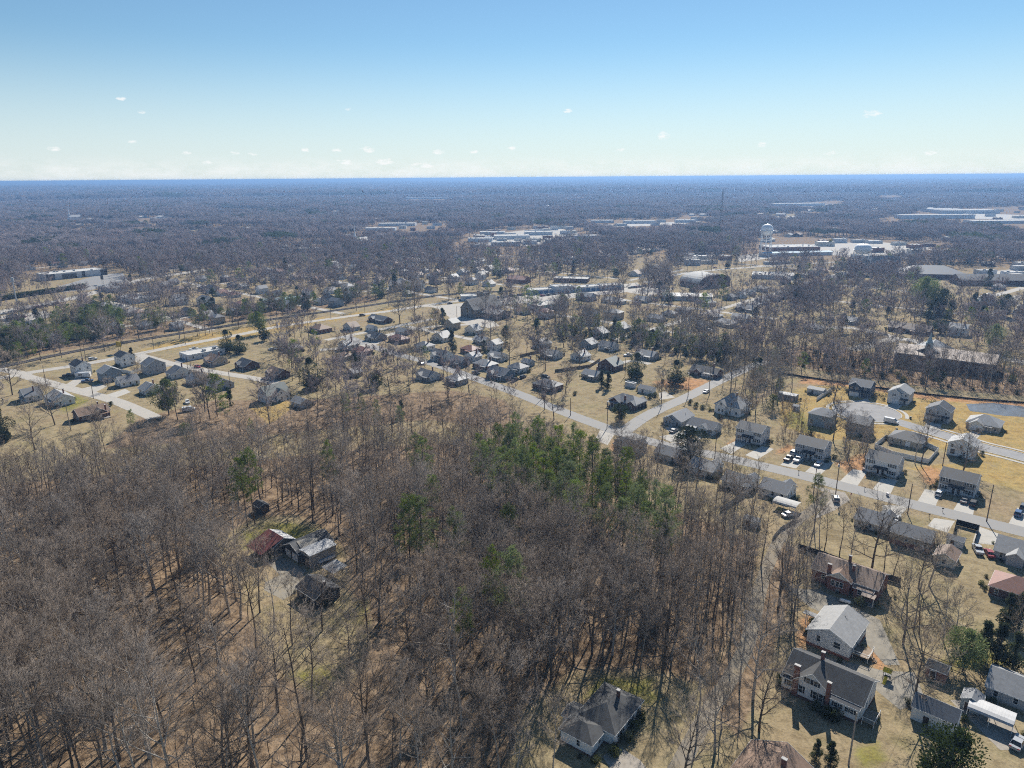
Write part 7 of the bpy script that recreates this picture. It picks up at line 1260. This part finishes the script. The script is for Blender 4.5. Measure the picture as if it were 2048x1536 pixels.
# saplings and brush on the floor of the wood
C_SAP = protocol('sapling', [sapling(500+i, 7+2.2*i, 12, .22, 6).mesh('sap', [BARK if i % 2 else TWIG]) for i in range(4)]+[sapling(520+i, 2.2+.5*i, 6, .4, 6, .012, 7).mesh('brush', [BRUSH]) for i in range(3)])
S_ALL = poisson(WOOD, 2.7, 60000, 31); S_ALL = S_ALL[free(S_ALL, 1, False, .8) & ~inside(S_ALL, BARN_YARD) & ~inside(S_ALL, LOW_YARD)]
q = S_ALL[:, 0]; dens = np.where(inside(S_ALL, OPEN), .22, np.where((q > -25), .9, .45)); S_ALL = S_ALL[np.random.default_rng(4).random(len(S_ALL)) < dens]; ii = np.where(rg.random(len(S_ALL)) < .62, rg.integers(0, 4, len(S_ALL)), rg.integers(4, 7, len(S_ALL)))
scatter('undergrowth', 'thin saplings and dry brush on the floor of the wood', S_ALL, rg.uniform(.6, 1.15, len(S_ALL)), ii, C_SAP)
# belts of trees along the lots, the railway and the creek
BELTS = [([(1440,745),(1560,728),(1700,750),(1850,772),(2060,794),(2250,800),(2150,765),(2000,748),(1800,730),(1640,710),(1480,712)], 6.0, .8), ([(-250,735),(60,705),(200,682),(375,655),(500,636),(640,616),(770,598),(770,588),(600,605),(300,640),(-250,690)], 5.5, .6), ([(1120,682),(1250,690),(1330,705),(1450,728),(1490,705),(1350,672),(1200,655),(1110,660)], 6, .8),
         ([(60,950),(250,900),(430,868),(600,850),(780,825),(900,812),(1010,825),(1060,885),(960,880),(860,884),(560,912),(250,940)], 7.5, .58), ([(1400,768),(1560,745),(1590,785),(1545,825),(1505,830),(1490,795),(1420,792)], 6.5, .75), ([(1440,1420),(1510,1190),(1535,1110),(1512,1200),(1480,1310),(1420,1400)], 5, .9), ([(1560,1240),(1600,1120),(1640,1110),(1600,1200),(1580,1280)], 6, .7), ([(-60,735),(0,705),(60,665),(130,645),(240,632),(250,660),(130,692),(20,728)], 6.5, .7), ([(1535,1190),(1562,1110),(1590,1130),(1550,1240),(1505,1340),(1485,1335)], 5, .72), ([(1375,1475),(1465,1350),(1500,1350),(1430,1490)], 5.5, .7), ([(1540,885),(1600,858),(1650,884),(1600,898)], 7, .4), ([(1686,880),(1730,885),(1742,925),(1690,918)], 6, .5), ([(1240,905),(1330,940),(1440,975),(1510,1005),(1500,1060),(1420,1035),(1320,1005),(1230,965)], 6, .6)]
BP = []
for i, (pts, dm, sc) in enumerate(BELTS):
    B_ = poisson(GP(pts), dm, 9000, 60+i); B_ = B_[free(B_, 1.5, False, 1)]; BP.append(np.column_stack([B_, np.full(len(B_), sc), np.full(len(B_), i)]))
BP = np.concatenate(BP); n = len(BP); isg = (rg.random(n) < np.choose(BP[:, 3].astype(int), [.05, .42, .35, .03, .14, .02, .05, .75, .02, .02, .02, .02, .02]))
scatter('tree_belt', 'belts of bare trees along the railway, creek and back lots', BP[~isg, :2], BP[~isg, 2]*rg.uniform(.7, 1.1, (~isg).sum()), np.where(rg.random((~isg).sum()) < .62, rg.integers(0, 6, (~isg).sum()), rg.integers(6, 11, (~isg).sum())), C_WOOD)
C_EVG = protocol('evergreen', [join2('ev', *p) for p in P_YPINE+P_OAKG[:1]+P_MAG[:1]+P_CED[:2]+P_SHR])
scatter('evergreen_belt', 'evergreen trees and bushes along the railway and creek', BP[isg, :2], rg.uniform(.7, 1.15, isg.sum()), rg.choice([0, 1, 0, 1, 2, 3, 4], isg.sum()), C_EVG)
SB = poisson(GP(BELTS[0][0]), 8.5, 9000, 77); SB = SB[free(SB, 1, False, .6)]; scatter('bushes', 'low evergreen and dry bushes under the tree belts', np.concatenate([SB, poisson(GP(BELTS[2][0]), 4, 5000, 78)]), rg.uniform(.6, 1.5, 0+len(SB)+len(poisson(GP(BELTS[2][0]), 4, 5000, 78))), rg.integers(6, 9, len(SB)+len(poisson(GP(BELTS[2][0]), 4, 5000, 78))), C_EVG)
TH = np.concatenate([poisson(GP(p_), 1.9, 3000, 110+i) for i, p_ in enumerate(([(1530,885),(1600,856),(1655,884),(1600,900)], [(1686,878),(1735,885),(1745,930),(1690,920)], [(1560,800),(1600,810),(1600,850),(1570,850)], [(1440,838),(1490,850),(1480,868),(1430,858)], [(1300,775),(1340,770),(1400,780),(1340,790)], [(1560,1180),(1600,1110),(1640,1120),(1600,1200),(1580,1260)], [(1790,1240),(1900,1240),(1960,1300),(1860,1290)], [(60,950),(250,900),(600,850),(900,812),(1050,880),(560,912)]))]); TH = TH[free(TH, .8, False, .6)]
scatter('thicket', 'low dry thickets between the lots', TH, rg.uniform(.5, 1.0, len(TH)), rg.integers(4, 7, len(TH)), C_SAP)
GS = []
for fx, fy, fr, rz, L, W in FOOT:
    if L > 6 and math.hypot(fx, fy) < 650:
        for _ in range(5):
            a = rnd.random()*6.283; e = rnd.uniform(.8, 2.2); u, v = (rnd.choice((-1, 1))*(L/2+e), rnd.uniform(-W/2, W/2)) if rnd.random() < .5 else (rnd.uniform(-L/2, L/2), rnd.choice((-1, 1))*(W/2+e)); GS.append((fx+u*math.cos(rz)-v*math.sin(rz), fy+u*math.sin(rz)+v*math.cos(rz)))
GS = np.array(GS); GS = GS[free(GS, .4, False, .5)]; scatter('garden_bushes', 'small bushes planted along the house walls', GS, rg.uniform(.3, .75, len(GS)), rg.integers(6, 9, len(GS)), C_EVG)
# town trees: lighter versions
M_BROAD = [join2('mb', *proto('mb', bare_tree(600+i, 19+1.5*math.sin(i), 14+1.5*math.cos(i*2), .24, 12, 7, 0, 15, .45, .32, .055, 0, 1.6), (BARK, TWIG_F))) for i in range(5)]
M_TALL = [join2('mt', *proto('mt', bare_tree(620+i, 20+1.5*math.sin(i), 9, .35, 11, 6, 0, 13, .6, .28, .05, 0, 1.4), (BARK, TWIG_F))) for i in range(3)]
M_EVG = [join2('me', *proto('me', pine(640+i, 17, 8, .3, 26, 3, 7, 1.0, .3, 0), (BARK, NEED))) for i in range(2)]+[join2('mc', *proto('mc', leafy(650+i, 12, 7, .04, 700, 1.1, .6, cone=.5*i, lumps=12), (BARK, CEDAR))) for i in range(2)]
C_TOWN = protocol('town_tree', M_BROAD+M_TALL+M_EVG)
def jitter_grid(step, d0, d1, seed, back=False):
    r = np.random.default_rng(seed); h = d1*.82; xs = np.arange(-h, h, step); ys = np.arange(60, d1, step); X, Y = np.meshgrid(xs, ys); P = np.stack([X.ravel(), Y.ravel()], 1)+r.uniform(-.48, .48, (X.size, 2))*step
    d = np.hypot(P[:, 0], P[:, 1]); m_ = (d > d0) & (d < d1) & (np.abs(P[:, 0]) < P[:, 1]*.86+70); return P[m_]
T1 = jitter_grid(8.2, 235, 1100, 90); px_, py_, _ = projA(np.column_stack([T1, np.zeros(len(T1))])); d = np.hypot(T1[:, 0], T1[:, 1])
lf = .5+.5*np.sin(T1[:, 0]/61+1.7*np.sin(T1[:, 1]/83))*np.cos(T1[:, 1]/71+T1[:, 0]/190); dens = np.interp(d, [235, 330, 480, 640, 800, 1000], [.36, .34, .34, .36, .48, .85])*(.45+1.1*lf)
dens = np.where((px_ > 1380) & (py_ > 560) & (py_ < 745), np.maximum(dens, .26), dens); dens = np.where((px_ < 560) & (py_ < 545), np.maximum(dens, .5), dens)
k_ = (rg.random(len(T1)) < dens) & ~inside(T1, WOOD) & ~inside(T1, PINES) & (py_ < 850); T1 = T1[k_]; T1 = T1[free(T1, 2.2, True, 1.0)]
for fx, fy, fr, rz, L, W in FOOT:
    D = math.hypot(fx, fy)
    if D < 560 and L > 5: e = np.array([fx, fy])/D; q = T1-[fx, fy]; al = q@e; la = np.abs(q@np.array([-e[1], e[0]])); T1 = T1[~((la < max(L, W)*.5) & (al < 0) & (al > -26)) | (rg.random(len(T1)) < .2)]
for pts in [b[0] for b in BELTS]: T1 = T1[~inside(T1, GP(pts))]
n = len(T1); ev = rg.random(n) < .10; scatter('town_trees', 'bare trees with a few evergreens among the houses of the town', T1, np.where(ev, rg.uniform(.6, 1.1, n), rg.uniform(.5, .92, n)), np.where(ev, rg.integers(8, 12, n), np.where(rg.random(n) < .75, rg.integers(0, 5, n), rg.integers(5, 8, n))), C_TOWN)
# far forest in patches
def patch(seed, size, ntree, twigs, ev=False):
    r = np.random.default_rng(seed); g = Geo(); c = (r.random((ntree, 2))-.5)*size; H = r.uniform(11, 17, ntree); W = r.uniform(4.5, 7.5, ntree)
    k = np.repeat(np.arange(ntree), twigs); az = r.random(len(k))*6.283; f = r.random(len(k))**.6; el = np.arcsin(np.clip(1-1.15*r.random(len(k)), -.15, 1)); R = W[k]*(.55+.45*f)
    d = np.stack([np.cos(az)*np.cos(el), np.sin(az)*np.cos(el), np.sin(el)], 1); p = np.column_stack([c[k], H[k]*.55])+d*R[:, None]*np.array([1, 1, 1.05])
    d2 = unit(d+r.normal(size=d.shape)*.5+np.array([0, 0, .5])); L = r.uniform(1.4, 2.8, len(k))
    if ev: g.add(*leaf_tris(p-d2*L[:, None]*.4, d2, L, L*.5, r))
    else: g.add(*cones(p-d2*L[:, None]*.5, p+d2*L[:, None]*.6, np.full(len(k), .135)))
    P0 = np.column_stack([c, np.zeros(ntree)]); g.add(*tubes(P0, np.column_stack([c, H*.75]), np.full(ntree, .3), np.full(ntree, .15), 3)); return g.mesh('patch', [CEDAR if ev else TWIG_F])
def sight(P):
    """keep the open ground in front of the far buildings"""
    ok = np.ones(len(P), bool)
    for fx, fy, fr, rz, L, W in FOOT:
        D = math.hypot(fx, fy)
        if D < 900: continue
        e = np.array([fx, fy])/D; q = P-[fx, fy]; al = q@e; la = np.abs(q@np.array([-e[1], e[0]])); ok &= ~((la < max(L, W)/2+25) & (al > -.13*D) & (al < 40))
    return ok
C_FAR = protocol('forest_patch', [patch(700+i, 52, 26, 210) for i in range(6)]+[patch(720+i, 40, 14, 120, True) for i in range(2)])
def small_house(w, r_, L=12, W=9):
    b = MB(); b.cur = 0; b.add([(-L/2,-W/2,0),(L/2,-W/2,0),(L/2,W/2,0),(-L/2,W/2,0),(-L/2,-W/2,3),(L/2,-W/2,3),(L/2,W/2,3),(-L/2,W/2,3),(-L/2,0,5),(L/2,0,5)], [(0,1,5,4),(1,2,6,9,5),(2,3,7,6),(3,0,4,8,7)])
    b.cur = 1; b.prism([(-W/2-.4,2.8),(0,5.0),(W/2+.4,2.8),(W/2+.4,3.0),(0,5.2),(-W/2-.4,3.0)], 'x', -L/2-.4, L/2+.4, False); return b.mesh('small_house', WALLS[w], ROOFS[r_])
C_HOUSE = protocol('small_house', [small_house('white', 'lgrey'), small_house('cream', 'grey'), small_house('pale', 'flat', 20, 12), small_house('dbrick', 'brown'), small_house('white', 'flat', 26, 14)])
FH = jitter_grid(62, 900, 2700, 95); hn = np.sin(FH[:, 0]/170+1.3*np.sin(FH[:, 1]/260))*np.cos(FH[:, 1]/210+FH[:, 0]/400); FH = FH[(rg.random(len(FH)) < np.clip(.12+.5*hn, 0, .5)*np.interp(np.hypot(FH[:, 0], FH[:, 1]), [900, 2700], [1, .4]))]; FH = FH[free(FH, 12, True, 8)]
scatter('far_town', 'small pale roofs of far houses sunk among the trees', FH, rg.uniform(.9, 1.3, len(FH)), rg.integers(0, 5, len(FH)), C_HOUSE, rz=-.73+rg.choice([0, 1.571], len(FH)))
def near_far_house(P, w=22):
    ok = np.ones(len(P), bool)
    for f in FH: D = math.hypot(*f); e = f/D; q = P-f; al = q@e; la = np.abs(q@np.array([-e[1], e[0]])); ok &= ~((la < w) & (al > -.075*D) & (al < 24))
    return ok
T2 = jitter_grid(38, 960, 4200, 91); T2 = T2[free(T2, 14, True, 8) & sight(T2) & near_far_house(T2)]; n = len(T2); fld = np.sin(T2[:, 0]/310+2*np.sin(T2[:, 1]/520))*np.sin(T2[:, 1]/270+T2[:, 0]/800); T2 = T2[(fld < .86)]; n = len(T2)
scatter('forest', 'far bare winter forest with scattered evergreens', T2, rg.uniform(.85, 1.2, n), np.where(rg.random(n) < .09, rg.integers(6, 8, n), rg.integers(0, 6, n)), C_FAR)
T3 = jitter_grid(95, 4100, 17000, 92); T3 = T3[sight(T3)]; n = len(T3); fld = np.sin(T3[:, 0]/900+2*np.sin(T3[:, 1]/1500))*np.sin(T3[:, 1]/700+T3[:, 0]/2100); T3 = T3[fld < .8]; n = len(T3)
scatter('far_forest', 'hazy forest reaching to the horizon', T3, rg.uniform(2.0, 2.7, n), np.where(rg.random(n) < .18, rg.integers(6, 8, n), rg.integers(0, 6, n)), C_FAR)
T4 = jitter_grid(170, 16800, 31000, 93); n = len(T4); scatter('horizon_forest', 'blue forest along the horizon', T4, rg.uniform(2.4, 2.9, n), rg.integers(0, 8, n), C_FAR)
# hedge beside the warehouse street
HL = smooth_line(GP([(-60,612),(0,602),(90,588),(172,576)]), 10); dd = np.concatenate([[0], np.cumsum(np.hypot(*np.diff(HL, axis=0).T))]); t = thing('hedge', 'long dark clipped hedge along the highway at left', 'hedge', HL[len(HL)//2]); g = Geo(); r = np.random.default_rng(5); n = 9000; s = r.random(n)*dd[-1]
hp = np.column_stack([np.interp(s, dd, HL[:, 0]), np.interp(s, dd, HL[:, 1]), r.random(n)*4.2]); hp[:, :2] += r.normal(size=(n, 2))*.9; hp -= np.array([*HL[len(HL)//2], 0]); dv = unit(r.normal(size=(n, 3))+np.array([0, -.3, .4])); g.add(*leaf_tris(hp, dv, np.full(n, 1.1), np.full(n, .6), r)); obj('foliage', g.mesh('foliage', [CEDAR]), t)

THB = poisson(GP(BELTS[0][0]), 2.6, 9000, 79); THB = THB[free(THB, 1, False, .6)]; scatter('belt_brush', 'dry brush under the tree belt behind the new lots', THB, rg.uniform(.6, 1.4, len(THB)), rg.integers(3, 7, len(THB)), C_SAP)

# ------------------------------------------------------------------ air
hz = bpy.data.materials.new('haze'); hz.use_nodes = True; nt = hz.node_tree
for n_ in list(nt.nodes): nt.nodes.remove(n_)
o_ = nt.nodes.new('ShaderNodeOutputMaterial'); v_ = nt.nodes.new('ShaderNodeVolumePrincipled'); v_.inputs['Color'].default_value = (.28, .48, .82, 1); v_.inputs['Density'].default_value = 1.75e-4; v_.inputs['Anisotropy'].default_value = .3; nt.links.new(v_.outputs[0], o_.inputs['Volume'])
tag(obj('haze', MB().box(-36000, -4000, -40, 36000, 36000, 103).mesh('haze', hz)), 'thin blue winter haze over the whole view', None, None, 'stuff')
